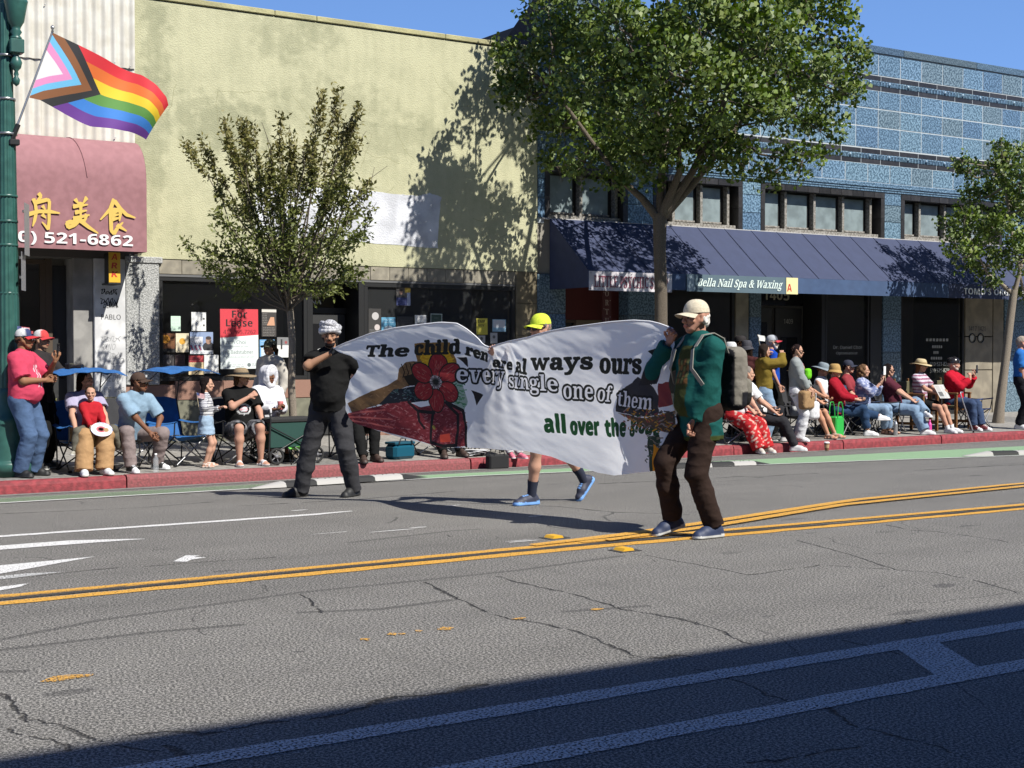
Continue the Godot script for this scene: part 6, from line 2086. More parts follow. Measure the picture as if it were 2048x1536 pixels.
	# trousers, shorts or skirt
	if bot.size():
		var bf := Field.new(lo, hi, cell, 0.025)
		var off: float = bot.get("loose", 0.014)
		var len_: float = bot.get("len", 1.0)
		var lf := lerpf(1.0, fat, 0.7)
		bf.bone(tp.call(-0.05, 0.0, 0), tp.call(0.05, 0.0, 0), 0.125 * s * lf + off, 0.125 * s * lf + off, fz, 0.80)
		bf.bone(tp.call(0, 0.0, 0), tp.call(0, 0.12, 0), 0.130 * s * lf + off, 0.125 * s * lf + off, fz, 0.76, 1)
		for i in 2:
			if bot.get("skirt", false):
				continue
			bf.bone(hip[i], kn[i] if len_ >= 0.5 else hip[i].lerp(kn[i], len_ * 2.0), 0.092 * s * arm_fat + off, lerpf(0.092, 0.06, clampf(len_ * 2.0, 0, 1)) * s * arm_fat + off * 1.2, Vector3.ZERO, 1.0, 1 if len_ < 0.5 else 0)
			if len_ > 0.5:
				var e: Vector3 = kn[i].lerp(an[i] - Vector3(0, bot.get("drop", 0.0), 0), (len_ - 0.5) * 2.0)
				var hem: float = bot.get("hem", 0.048) * s
				bf.bone(kn[i], kn[i].lerp(e, 0.4), 0.062 * s * arm_fat + off, maxf(0.060 * s * arm_fat, hem) + off)
				bf.bone(kn[i].lerp(e, 0.4), e, maxf(0.060 * s * arm_fat, hem) + off, hem + off, Vector3.ZERO, 1.0, 1)
		if bot.get("skirt", false):
			bf.bone(P + Vector3(0, 0.06 * s, 0), P - Vector3(0, 0.26 * s, -0.0), 0.12 * s + off, 0.19 * s + off, fz, 0.8, 1)
		bf.wrinkle(wn, -0.010, Vector3(3.2, 5.4, 3.2))
		var bb := MB.new()
		bf.mesh(bb, bot.fn if bot.has("fn") else bot.col)
		put(root, "skirt" if bot.get("skirt", false) else ("shorts" if len_ <= 0.6 else "trousers"), bb, cloth_mat())
	# shirt, jacket
	if top.size():
		var off: float = top.get("loose", 0.012)
		var tf := Field.new(lo, hi, cell, 0.03)
		torso(tf, tp, T, s, fat, off, fz, sh, top.get("hem", -0.08))
		var sl: float = top.get("sleeve", 0.3)
		for i in 2:
			if sl <= 0.02:
				continue
			if sl <= 0.5:
				tf.bone(sh[i], sh[i].lerp(el[i], sl * 2.0), 0.051 * s * arm_fat + off, 0.054 * s * arm_fat + off * 1.4, Vector3.ZERO, 1.0, 1)
			else:
				tf.bone(sh[i], el[i], 0.050 * s * arm_fat + off, 0.042 * s * arm_fat + off)
				tf.bone(el[i], el[i].lerp(wr[i], (sl - 0.5) * 2.0), 0.043 * s * arm_fat + off, 0.032 * s * arm_fat + off, Vector3.ZERO, 1.0, 1)
		if top.get("hood", false):
			tf.bone(tp.call(-0.07, 0.52, -0.07), tp.call(0.07, 0.52, -0.07), 0.055 * s, 0.055 * s)
		elif top.get("collar", false):
			tf.bone(tp.call(-0.05, 0.545, 0.0), tp.call(0.05, 0.545, 0.0), 0.05 * s, 0.05 * s)
		tf.wrinkle(wn, -0.009, Vector3(3.4, 4.6, 3.4))
		var tb := MB.new()
		var tin := Transform3D(T * s, P).affine_inverse()
		if top.has("fn"):
			var fn: Callable = top.fn
			tf.mesh(tb, func(p: Vector3, n: Vector3) -> Color: return fn.call(tin * p, T.inverse() * n))
		else:
			tf.mesh(tb, top.col)
		put(root, top.get("name", "shirt"), tb, cloth_mat())
	# hair
	var hair: String = c.get("hair_style", "short")
	if hair != "none":
		var hf := Field.new(Vector3(-0.2, -0.5, -0.28), Vector3(0.2, 0.2, 0.2), hcell * 1.2, 0.02)
		if hair == "short" or hair == "curly":
			hf.bone(Vector3(0, 0.03, -0.03), Vector3(0, 0.045, -0.01), 0.088, 0.086, Vector3(1, 0, 0), 0.93)
			hf.bone(Vector3(0, -0.02, -0.065), Vector3(0, -0.05, -0.055), 0.05, 0.03)
			for m in [-1.0, 1.0]:
				hf.bone(Vector3(m * 0.072, 0.03, 0.0), Vector3(m * 0.074, -0.012, -0.012), 0.018, 0.01)
		if hair == "curly":
			for k in 22:
				var a := k * 2.4
				hf.bone(Vector3(cos(a) * 0.085, 0.06 - k * 0.008, -0.035 + sin(a) * 0.07), Vector3(cos(a) * 0.095, 0.05 - k * 0.008, -0.035 + sin(a) * 0.08), 0.03, 0.028)
		if hair == "long" or hair == "pony":
			hf.bone(Vector3(0, 0.03, -0.03), Vector3(0, 0.045, -0.012), 0.090, 0.089, Vector3(1, 0, 0), 0.95)
			for m in [-1.0, 1.0]:
				hf.bone(Vector3(m * 0.072, 0.03, 0.0), Vector3(m * 0.076, -0.04, -0.02), 0.022, 0.02)
			if hair == "long":
				for m in [-1.0, -0.4, 0.4, 1.0]:
					hf.bone(Vector3(m * 0.07, 0.0, -0.045), Vector3(m * 0.085, -0.22 * c.get("hair_len", 1.0), -0.055), 0.042, 0.03)
			else:
				hf.bone(Vector3(0, 0.0, -0.10), Vector3(0, -0.05, -0.15), 0.03, 0.035)
				hf.bone(Vector3(0, -0.05, -0.15), Vector3(0.0, -0.33, -0.13), 0.036, 0.015)
		if hair == "fringe_white":
			hf.bone(Vector3(0, -0.01, -0.05), Vector3(0, -0.03, -0.06), 0.075, 0.06)
			for m in [-1.0, 1.0]:
				hf.bone(Vector3(m * 0.07, 0.0, -0.02), Vector3(m * 0.074, -0.035, -0.04), 0.02, 0.02)
		hf.wrinkle(wn, 0.008, Vector3(38, 14, 38))
		var hbm := MB.new()
		hf.mesh(hbm, hairc, hx)
		put(root, "hair", hbm, cloth_mat())
	if c.has("hat"):
		hat(root, c.hat, hx)
	if c.get("shades", false):
		var g := MB.new()
		for m in [-1.0, 1.0]:
			g.box(Vector3(m * 0.034 - 0.029, -0.018, 0.092), Vector3(m * 0.034 + 0.029, 0.018, 0.104), hx, 0.006)
			g.box(Vector3(m * 0.076 - 0.004, 0.0, 0.0), Vector3(m * 0.076 + 0.004, 0.010, 0.10), hx)
		g.box(Vector3(-0.01, 0.004, 0.098), Vector3(0.01, 0.012, 0.106), hx)
		put(root, "sunglasses", g, cmat("shades", Color(0.012, 0.011, 0.012), 0.12))
	# shoes
	for i in 2:
		var fy: float = c.foot_yaw[i] if c.has("foot_yaw") else (12.0 if i == 0 else -12.0)
		var fp: float = c.foot_pitch[i] if c.has("foot_pitch") else 0.0
		var B := Basis(Vector3.UP, deg_to_rad(fy)) * Basis(Vector3(1, 0, 0), deg_to_rad(fp))
		var fx := Transform3D(B * s, an[i] - B * Vector3(0, 0.085, 0) * s)
		shoe(root, c.get("shoe", "plain"), c.get("shoe_col", Color(0.02, 0.02, 0.02)), c.get("sole_col", Color(0.5, 0.5, 0.48)), skin, fx)
		if c.has("sock"):
			var sk := MB.new()
			var t: Vector3 = an[i].lerp(kn[i], c.get("sock_h", 0.3))
			sk.tube([an[i] - Vector3(0, 0.02, 0), an[i].lerp(t, 0.5), t], [0.042 * s, 0.044 * s, 0.052 * s * arm_fat], 12, false)
			put(root, "sock", sk, cmat("sock%s" % c.sock.to_html(), c.sock, 0.9))
	return root

func torso(f: Field, tp: Callable, T: Basis, s: float, fat: float, off: float, fz: Vector3, sh: Array, hem := -0.02):
	var belly := maxf(0.0, fat - 1.0)
	f.bone(tp.call(0, hem, 0.01), tp.call(0, 0.14, 0.01), 0.150 * s * fat + off * 1.3, 0.142 * s * fat + off, fz, 0.74, 2)
	f.bone(tp.call(0, 0.14, 0.01), tp.call(0, 0.36, 0.0), 0.142 * s * fat + off, 0.160 * s * lerpf(1, fat, 0.5) + off, fz, 0.72)
	f.bone(tp.call(0, 0.36, 0.0), tp.call(0, 0.47, -0.01), 0.160 * s * lerpf(1, fat, 0.5) + off, 0.10 * s + off, fz, 0.70)
	if belly > 0.05:
		f.bone(tp.call(0, 0.09, 0.055 * fat), tp.call(0, 0.22, 0.045 * fat), 0.110 * s * fat + off, 0.10 * s * fat + off)
	f.bone(sh[0].lerp(sh[1], 0.06), sh[1].lerp(sh[0], 0.06), 0.050 * s + off, 0.050 * s + off)
	f.bone(tp.call(-0.06, 0.50, -0.02), tp.call(0.06, 0.50, -0.02), 0.06 * s + off * 0.8, 0.06 * s + off * 0.8)

func head_shape(b: MB, hx: Transform3D, cell: float, skin: Color, hairc: Color, c: Dictionary):
	var f := Field.new(Vector3(-0.12, -0.16, -0.13), Vector3(0.12, 0.15, 0.14), cell, 0.016)
	f.bone(Vector3(0, 0.028, -0.028), Vector3(0, 0.034, 0.004), 0.086, 0.082, Vector3(1, 0, 0), 0.90)
	f.bone(Vector3(0, -0.005, 0.030), Vector3(0, -0.078, 0.045), 0.062, 0.038)
	f.bone(Vector3(0, -0.088, 0.058), Vector3(0, -0.095, 0.064), 0.020, 0.018)
	for m in [-1.0, 1.0]:
		f.bone(Vector3(m * 0.055, -0.03, 0.005), Vector3(m * 0.028, -0.082, 0.045), 0.022, 0.018)
		f.bone(Vector3(m * 0.038, -0.022, 0.072), Vector3(m * 0.048, -0.026, 0.058), 0.015, 0.015)
		f.bone(Vector3(m * 0.079, 0.012, -0.012), Vector3(m * 0.079, -0.022, -0.004), 0.014, 0.010, Vector3(1, 0, 0), 0.6)
		f.bone(Vector3(m * 0.012, 0.018, 0.086), Vector3(m * 0.045, 0.017, 0.070), 0.010, 0.009)
	f.bone(Vector3(0, 0.012, 0.090), Vector3(0, -0.026, 0.108), 0.008, 0.012)
	f.bone(Vector3(-0.013, -0.031, 0.098), Vector3(0.013, -0.031, 0.098), 0.009, 0.009)
	f.bone(Vector3(-0.016, -0.058, 0.088), Vector3(0.016, -0.058, 0.088), 0.007, 0.007)
	f.bone(Vector3(-0.014, -0.068, 0.086), Vector3(0.014, -0.068, 0.086), 0.007, 0.007)
	var beard: bool = c.get("beard", false)
	if beard:
		f.bone(Vector3(-0.02, -0.092, 0.06), Vector3(0.02, -0.092, 0.06), 0.026, 0.026)
		f.bone(Vector3(-0.022, -0.047, 0.092), Vector3(0.022, -0.047, 0.092), 0.009, 0.009)
	var lips := skin * Color(0.95, 0.62, 0.62)
	var brow := skin.lerp(hairc, 0.75)
	var bc: Color = c.get("beard_col", hairc)
	f.mesh(b, func(p: Vector3, _n: Vector3) -> Color:
		var ax := absf(p.x)
		if p.z > 0.06:
			if absf(p.y - 0.0) < 0.008 and absf(ax - 0.031) < 0.014:
				return Color(0.03, 0.02, 0.018) if absf(ax - 0.031) < 0.008 else skin * 0.75
			if absf(p.y - 0.021) < 0.006 and ax > 0.012 and ax < 0.052:
				return brow
			if absf(p.y + 0.063) < 0.010 and ax < 0.024:
				return lips
		if beard and ((p.y < -0.068 and p.z > 0.0) or (p.y < -0.042 and p.y > -0.056 and ax < 0.03 and p.z > 0.07) or (p.y < -0.02 and ax > 0.052 and p.z > -0.01)):
			return bc
		return skin, hx)

# ---------- hats ----------
func dome(b: MB, hx: Transform3D, y0: float, r: float, h: float, sx := 0.9, zoff := -0.012, flat := 1.0):
	var pr := []
	for i in 9:
		var t := i / 8.0 * PI * 0.5
		pr.append(Vector2(r * pow(cos(t), flat), y0 + h * sin(t)))
	b.lathe(pr, hx * Transform3D(Basis(), Vector3(0, 0, zoff)), 20, sx, 1.06)

func brim_sheet(b: MB, hx: Transform3D, y: float, r0: float, r1: float, droop: float, sx := 0.9, zoff := -0.012):
	var g := []
	for i in 4:
		var row := []
		for j in 33:
			var a := TAU * j / 32
			var r := lerpf(r0, r1, i / 3.0)
			row.append(hx * Vector3(cos(a) * r * lerpf(sx, 0.97, i / 3.0), y - droop * pow(i / 3.0, 1.4) + 0.012 * sin(a * 2.0 + 0.6) * i / 3.0, sin(a) * r * 1.04 + zoff))
		g.append(row)
	b.sheet(g, hx.basis * Vector3.UP, 0.004)

func hat(root: Node3D, q: Dictionary, hx: Transform3D):
	var kind: String = q.kind
	var col: Color = q.col
	var b := MB.new()
	if kind == "cap":
		dome(b, hx, 0.035, 0.098, q.get("tall", 0.095), 0.89, -0.012, 0.8)
		b.tint(0, col)
		if q.has("back"):
			for i in b.v.size():
				var lp: Vector3 = hx.affine_inverse() * b.v[i]
				if lp.z < 0.02:
					b.c[i] = q.back
		var from := b.v.size()
		var g := []
		for i in 5:
			var row := []
			for j in 13:
				var a := lerpf(-1.12, 1.12, j / 12.0)
				var r := lerpf(0.095, 0.185, i / 4.0)
				row.append(hx * Vector3(sin(a) * (0.088 + 0.004 * i), 0.040 - 0.012 * i / 4.0 - 0.020 * pow(sin(a), 2.0) * (1.0 + i / 4.0) , -0.012 + cos(a) * r))
			g.append(row)
		b.sheet(g, hx.basis * Vector3.UP, 0.005)
		b.tint(from, q.get("visor", col))
		from = b.v.size()
		b.lathe([Vector2(0.009, 0.126), Vector2(0.006, 0.134), Vector2(0, 0.136)], hx * Transform3D(Basis(), Vector3(0, 0.0, -0.012)), 8)
		b.tint(from, col)
		if q.has("mark"):
			from = b.v.size()
			b.box(Vector3(-0.022, 0.062, 0.082), Vector3(0.022, 0.095, 0.096), hx, 0.006)
			b.tint(from, q.mark)
	elif kind == "bucket":
		dome(b, hx, 0.03, 0.104, q.get("tall", 0.10), 0.93, -0.01, 0.45)
		brim_sheet(b, hx, 0.035, 0.102, q.get("brim", 0.16), q.get("droop", 0.05))
		b.tint(0, col)
		if q.has("band"):
			var from := b.v.size()
			b.lathe([Vector2(0.107, 0.04), Vector2(0.107, 0.066)], hx * Transform3D(Basis(), Vector3(0, 0, -0.01)), 20, 0.93, 1.06)
			b.tint(from, q.band)
	elif kind == "helmet":
		dome(b, hx, 0.028, 0.115, 0.115, 0.86, -0.012, 0.7)
		for x in [-0.045, -0.015, 0.015, 0.045]:
			b.tube([hx * Vector3(x, 0.06, 0.11), hx * Vector3(x, 0.14, 0.02), hx * Vector3(x, 0.11, -0.11)], [0.010], 6)
		b.tint(0, col)
	elif kind == "wrap":
		# cloth wound round the head
		var f := Field.new(Vector3(-0.17, -0.12, -0.17), Vector3(0.17, 0.2, 0.17), 0.008, 0.012)
		f.bone(Vector3(0, 0.06, -0.012), Vector3(0, 0.075, -0.005), 0.092, 0.088)
		for k in 5:
			for j in 16:
				var a := TAU * j / 16
				var a2 := TAU * (j + 1) / 16
				var y := 0.035 + k * 0.019
				var r := 0.106 - 0.006 * absf(k - 1.5)
				f.bone(Vector3(cos(a) * r * 0.92, y + 0.02 * sin(a + k * 1.3), sin(a) * r), Vector3(cos(a2) * r * 0.92, y + 0.02 * sin(a2 + k * 1.3), sin(a2) * r), 0.019, 0.019)
		f.bone(Vector3(0, 0.0, -0.08), Vector3(0, -0.06, -0.07), 0.05, 0.045)
		f.mesh(b, func(p: Vector3, _n: Vector3) -> Color:
			var chk := sin(p.x * 260.0) * sin(p.y * 300.0) * sin(p.z * 260.0)
			return Color(0.16, 0.16, 0.18) if (p.y > 0.075 and chk > 0.02) else col, hx)
	elif kind == "hood":
		var f := Field.new(Vector3(-0.19, -0.22, -0.2), Vector3(0.19, 0.2, 0.18), 0.011, 0.03)
		f.bone(Vector3(0, 0.045, -0.03), Vector3(0, 0.055, 0.01), 0.108, 0.098)
		for m in [-1.0, 1.0]:
			f.bone(Vector3(m * 0.085, 0.05, 0.03), Vector3(m * 0.085, -0.06, 0.03), 0.032, 0.036)
			f.bone(Vector3(m * 0.085, -0.06, 0.03), Vector3(m * 0.03, -0.14, 0.05), 0.036, 0.04)
		f.bone(Vector3(0, 0.0, -0.07), Vector3(0, -0.12, -0.06), 0.085, 0.09)
		for j in 12:
			var a := lerpf(-2.2, 2.2, j / 12.0)
			var a2 := lerpf(-2.2, 2.2, (j + 1) / 12.0)
			f.bone(Vector3(sin(a) * 0.095, 0.01 + cos(a) * 0.125, 0.07), Vector3(sin(a2) * 0.095, 0.01 + cos(a2) * 0.125, 0.07), 0.017, 0.017)
		f.mesh(b, col, hx)
	elif kind == "visor":
		brim_sheet(b, hx, 0.03, 0.10, 0.17, 0.03)
		b.tint(0, col)
	var o := put(root, {"helmet": "helmet", "wrap": "head_wrap", "hood": "hood", "visor": "visor_hat"}.get(kind, "hat"), b, hat_mat() if kind != "helmet" else cmat("helmet_shell", Color(1, 1, 1), 0.25))
	if kind == "helmet":
		var hm := vmat(0.22)
		o.material_override = hm

# ---------- shoes ----------
var shoe_cache := {}
func shoe(root: Node3D, kind: String, col: Color, sole: Color, skin: Color, fx: Transform3D):
	var key := kind + col.to_html() + sole.to_html() + (skin.to_html() if kind == "sandal" or kind == "slide" else "")
	if not shoe_cache.has(key):
		var b := MB.new()
		var f := Field.new(Vector3(-0.07, -0.01, -0.09), Vector3(0.07, 0.16, 0.23), 0.008, 0.02)
		if kind == "sandal" or kind == "slide":
			f.bone(Vector3(0, 0.055, -0.02), Vector3(0, 0.045, 0.10), 0.034, 0.034, Vector3(0, 1, 0), 0.9)
			f.bone(Vector3(0, 0.035, 0.10), Vector3(0, 0.032, 0.165), 0.038, 0.030, Vector3(0, 1, 0), 0.5)
			f.bone(Vector3(0, 0.05, -0.02), Vector3(0, 0.10, -0.005), 0.034, 0.034)
			for k in 3:
				f.bone(Vector3(-0.032, 0.014, -0.03 + k * 0.075), Vector3(0.032, 0.014, -0.03 + k * 0.075), 0.018, 0.018)
			f.bone(Vector3(0, 0.012, -0.04), Vector3(0, 0.012, 0.155), 0.036, 0.042, Vector3(0, 1, 0), 0.42)
			var strap := kind == "slide"
			f.mesh(b, func(p: Vector3, _n: Vector3) -> Color:
				if p.y < 0.024:
					return sole
				if strap and p.z > 0.045 and p.z < 0.125:
					return col
				if not strap and ((p.z > 0.09 and p.z < 0.115) or (p.z > 0.02 and p.z < 0.04) or (p.y > 0.07 and p.y < 0.085)):
					return col
				return skin)
		else:
			var tall := 0.125 if kind == "boot" or kind == "high" else 0.088
			var run := kind == "run"
			f.bone(Vector3(0, 0.042, -0.035), Vector3(0, tall, -0.012), 0.040, 0.040)
			f.bone(Vector3(0, 0.045, -0.035), Vector3(0, 0.042, 0.09), 0.040, 0.044)
			f.bone(Vector3(0, tall - 0.02, 0.0), Vector3(0, 0.05, 0.10), 0.036, 0.034)
			f.bone(Vector3(0, 0.036, 0.09), Vector3(0, 0.032, 0.160), 0.045, 0.036, Vector3(0, 1, 0), 0.85)
			f.bone(Vector3(0, 0.010, -0.045), Vector3(0, 0.010, 0.16), 0.042, 0.045, Vector3(0, 1, 0), 0.6 if not run else 0.75)
			f.cut_below(0.001)
			var top_sole := 0.024 if not run else 0.034
			var lace: Color = sole if kind == "run" or kind == "high" else col * 1.3
			f.mesh(b, func(p: Vector3, n: Vector3) -> Color:
				if p.y < top_sole + (0.008 if p.z < -0.03 else 0.0):
					return sole
				if kind == "high" and (p.z > 0.125 or p.z < -0.045):
					return sole
				if (kind == "run" or kind == "high") and n.y > 0.35 and absf(p.x) < 0.022 and p.z > 0.02 and p.z < 0.11 and sin(p.z * 260.0) > 0.0:
					return lace
				return col)
		shoe_cache[key] = b.mesh()
	part(root, "shoe" if kind != "sandal" and kind != "slide" else "sandal", shoe_cache[key], skin_mat() if kind == "sandal" or kind == "slide" else vmat_shared(), fx)

func vmat_shared() -> StandardMaterial3D:
	if not M.has("vshoe"):
		M.vshoe = vmat(0.6)
	return M.vshoe
# ---------- who stands and sits where ----------
func build_people():
	walkers()
	spectators()

func walkers():
	var black := Color(0.012, 0.012, 0.013)
	# left bearer
	person({"label": "bearded marcher in black t-shirt and white head wrap gripping the banner corner", "group": "three marchers carrying the banner", "at": Vector3(6.17, 0.165, -13.03), "yaw": -38.0, "h": 1.76, "fat": 1.16, "cell": 0.013,
		"skin": MID, "hair": Color(0.012, 0.01, 0.01), "beard": true, "hair_style": "short", "hat": {"kind": "wrap", "col": Color(0.62, 0.62, 0.64)}, "hy": 8.0, "hp": 4.0,
		"hands": [Vector3(6.36, 1.28, -12.62), Vector3(6.06, 1.62, -12.80)], "elbows": [Vector3(1, -0.6, -0.6), Vector3(-1.0, -0.55, 0.1)], "curl": [0.5, 0.95], "thumbs": [Vector3(0, 0.3, 1), Vector3(0.2, 0.9, 0.4)], "glove": Color(0.03, 0.035, 0.04),
		"feet": [Vector3(6.36, 0.172, -12.88), Vector3(5.93, 0.155, -13.24)], "foot_yaw": [-22.0, -48.0], "knees": [Vector3(0.1, 0, 1), Vector3(-0.35, 0, 1)],
		"top": {"col": black, "sleeve": 0.33, "loose": 0.022, "hem": -0.06}, "bottom": {"col": Color(0.042, 0.042, 0.044), "loose": 0.018, "hem": 0.058, "drop": 0.03}, "shoe": "boot", "shoe_col": Color(0.012, 0.012, 0.012), "sole_col": Color(0.02, 0.02, 0.02)})
	# middle bearer, behind the cloth
	person({"label": "marcher in a bright yellow cap and sunglasses, mostly hidden behind the banner", "group": "three marchers carrying the banner", "at": Vector3(7.33, 0.217, -10.80), "yaw": -84.0, "h": 1.77, "cell": 0.014,
		"skin": LIGHT, "hair": Color(0.2, 0.18, 0.16), "hat": {"kind": "cap", "col": Color(0.62, 0.74, 0.05), "tall": 0.10}, "shades": true, "hy": 2.0, "hp": 4.0, "lean": 7.0,
		"hands": [Vector3(6.76, 1.66, -10.44), Vector3(6.78, 1.62, -10.80)], "elbows": [Vector3(1, -0.8, -0.2), Vector3(-1, -0.8, -0.2)], "curl": [0.85, 0.85], "thumbs": [Vector3(-0.6, 0.7, 0), Vector3(0.6, 0.7, 0)],
		"feet": [Vector3(7.20, 0.219, -10.88), Vector3(7.82, 0.33, -10.90)], "foot_yaw": [-2.0, 0.0], "foot_pitch": [0.0, 48.0], "knees": [Vector3(0, 0, 1), Vector3(0, 0, 1)],
		"top": {"col": Color(0.5, 0.5, 0.5), "sleeve": 0.3}, "bottom": {"col": Color(0.05, 0.055, 0.07), "len": 0.4, "loose": 0.025}, "shoe": "run", "shoe_col": Color(0.03, 0.035, 0.055), "sole_col": Color(0.16, 0.34, 0.70), "sock": Color(0.012, 0.016, 0.035), "sock_h": 0.34})
	# right bearer
	var cm := person({"label": "white-haired marcher in green overshirt, cream cap and grey backpack holding the banner end", "group": "three marchers carrying the banner", "at": Vector3(6.98, 0.24, -8.22), "yaw": -98.0, "h": 1.79, "fat": 1.06, "cell": 0.0115,
		"skin": Color(0.42, 0.22, 0.155), "hair": Color(0.62, 0.60, 0.56), "hair_style": "fringe_white", "hat": {"kind": "cap", "col": Color(0.62, 0.55, 0.41), "tall": 0.10}, "hy": 4.0, "hp": 2.0, "lean": 3.0, "twist": 6.0,
		"hands": [Vector3(6.84, 1.02, -8.16), Vector3(6.83, 1.71, -8.42)], "elbows": [Vector3(0.3, -0.2, -1), Vector3(-0.6, -0.9, 0.2)], "curl": [0.8, 0.9], "thumbs": [Vector3(0, 0.6, 1), Vector3(0.2, 1, 0)],
		"feet": [Vector3(7.02, 0.242, -8.10), Vector3(6.83, 0.285, -8.36)], "foot_yaw": [10.0, 2.0], "foot_pitch": [0.0, 14.0], "knees": [Vector3(0, 0, 1), Vector3(0, 0, 1)],
		"top": {"name": "overshirt", "sleeve": 0.98, "loose": 0.030, "hem": -0.20, "collar": true, "fn": func(p: Vector3, n: Vector3) -> Color:
			if p.z > 0.02 and absf(p.x) < 0.065 and p.y > -0.02 and p.y < 0.5 and n.z > 0.2:
				if p.y < 0.40 and p.y > 0.22:
					var q := sin(p.x * 90.0) * sin(p.y * 70.0)
					return Color(0.20, 0.10, 0.04) if q > 0.2 else (Color(0.16, 0.16, 0.06) if q < -0.3 else Color(0.06, 0.055, 0.025))
				return Color(0.05, 0.055, 0.022)
			if p.y < -0.165:
				return Color(0.045, 0.055, 0.018)
			return Color(0.012, 0.085, 0.075)},
		"bottom": {"col": Color(0.034, 0.023, 0.019), "loose": 0.014, "hem": 0.058, "drop": 0.0}, "shoe": "plain", "shoe_col": Color(0.022, 0.035, 0.075), "sole_col": Color(0.5, 0.5, 0.48)})
	stage("walkers")
# ---------- chairs and belongings ----------
func camp_chair(label: String, at: Vector3, turn: float, col: Color, canopy := false, arms := true, called := "camp_chair") -> Node3D:
	var t := thing(called, label, "chair", at, deg_to_rad(turn), "folding chairs along the kerb")
	var steel := cmat("chair_tube", Color(0.035, 0.035, 0.037), 0.4, 0.5)
	var bright := cmat("chair_bright", Color(0.42, 0.42, 0.42), 0.35, 0.7)
	var w := 0.27
	for q in [[Vector3(-w, 0, 0.25), Vector3(w, 0.36, 0.23)], [Vector3(w, 0, 0.25), Vector3(-w, 0.36, 0.23)], [Vector3(-w, 0, -0.25), Vector3(w, 0.36, -0.22)], [Vector3(w, 0, -0.25), Vector3(-w, 0.36, -0.22)],
		[Vector3(-w, 0, 0.25), Vector3(-w, 0.38, -0.23)], [Vector3(-w, 0, -0.25), Vector3(-w, 0.38, 0.24)], [Vector3(w, 0, 0.25), Vector3(w, 0.38, -0.23)], [Vector3(w, 0, -0.25), Vector3(w, 0.38, 0.24)]]:
		var b := MB.new()
		b.bar(q[0], q[1], 0.0095, 7)
		put(t, "leg", b, bright if q[0].z > 0.0 and q[0].x * q[1].x < 0.0 else steel)
	for x in [-w, w]:
		for z in [-0.25, 0.25]:
			var ft := MB.new()
			ft.box(Vector3(x - 0.022, 0, z - 0.022), Vector3(x + 0.022, 0.03, z + 0.022), Transform3D(), 0.006)
			put(t, "foot_cap", ft, steel)
	for m in [-1.0, 1.0]:
		var up := MB.new()
		up.tube([Vector3(m * w, 0.0, -0.25), Vector3(m * (w + 0.01), 0.38, -0.24), Vector3(m * (w + 0.02), 0.84, -0.36)], [0.0095], 7)
		put(t, "back_post", up, steel)
	var fab := grained(col, 0.75, M.soft, 2.0, M.rough_bump, 0.2)
	var g := []
	for j in 9:
		var row := []
		var v := j / 8.0
		for i in 9:
			var x := lerpf(-0.26, 0.26, i / 8.0)
			var sag := 0.055 * (1.0 - pow(x / 0.26, 2.0)) * sin(PI * clampf(v * 1.1, 0, 1))
			row.append(Vector3(x, 0.37 - sag - 0.02 * v, lerpf(0.26, -0.24, v)))
		g.append(row)
	var sb := MB.new()
	sb.sheet(g, Vector3.UP, 0.005)
	put(t, "seat", sb, fab)
	g = []
	for j in 9:
		var row := []
		var v := j / 8.0
		for i in 9:
			var x := lerpf(-0.275, 0.275, i / 8.0)
			var bow := 0.06 * (1.0 - pow(x / 0.275, 2.0))
			row.append(Vector3(x, lerpf(0.36, 0.84 + 0.03 * (1.0 - pow(x / 0.275, 2.0)), v) + 0.005 * sin(i * 2.0 + j), lerpf(-0.235, -0.355, v) - bow))
		g.append(row)
	var bb := MB.new()
	bb.sheet(g, Vector3(0, 0, 1), 0.005)
	put(t, "backrest", bb, fab)
	if arms:
		for m in [-1.0, 1.0]:
			g = []
			for j in 7:
				var v := j / 6.0
				g.append([Vector3(m * (w - 0.03), 0.56 - 0.03 * sin(PI * v), lerpf(0.27, -0.29, v)), Vector3(m * (w + 0.01), 0.575 - 0.03 * sin(PI * v), lerpf(0.28, -0.29, v)), Vector3(m * (w + 0.05), 0.555 - 0.03 * sin(PI * v), lerpf(0.27, -0.29, v))])
			var ab := MB.new()
			ab.sheet(g, Vector3.UP, 0.005)
			put(t, "armrest", ab, fab)
			var ap := MB.new()
			ap.tube([Vector3(m * w, 0.36, 0.23), Vector3(m * (w + 0.01), 0.56, 0.26)], [0.009], 7)
			put(t, "arm_post", ap, steel)
	if canopy:
		for m in [-1.0, 1.0]:
			var cp := MB.new()
			cp.tube([Vector3(m * 0.29, 0.82, -0.36), Vector3(m * 0.31, 1.22, -0.30)], [0.008], 6)
			cp.tube([Vector3(m * 0.30, 1.0, -0.34), Vector3(m * 0.34, 1.22, 0.05)], [0.006], 6)
			put(t, "canopy_post", cp, steel)
		g = []
		for j in 9:
			var v := j / 8.0
			var row := []
			for i in 13:
				var x := lerpf(-0.42, 0.42, i / 12.0)
				row.append(Vector3(x, 1.20 + 0.07 * sin(PI * (v * 0.8 + 0.1)) - 0.05 * pow(x / 0.42, 2.0) + 0.008 * sin(i * 1.9 + j), lerpf(-0.42, 0.34, v)))
			g.append(row)
		var cb := MB.new()
		cb.sheet(g, Vector3.UP, 0.005)
		put(t, "canopy", cb, fab)
	return t

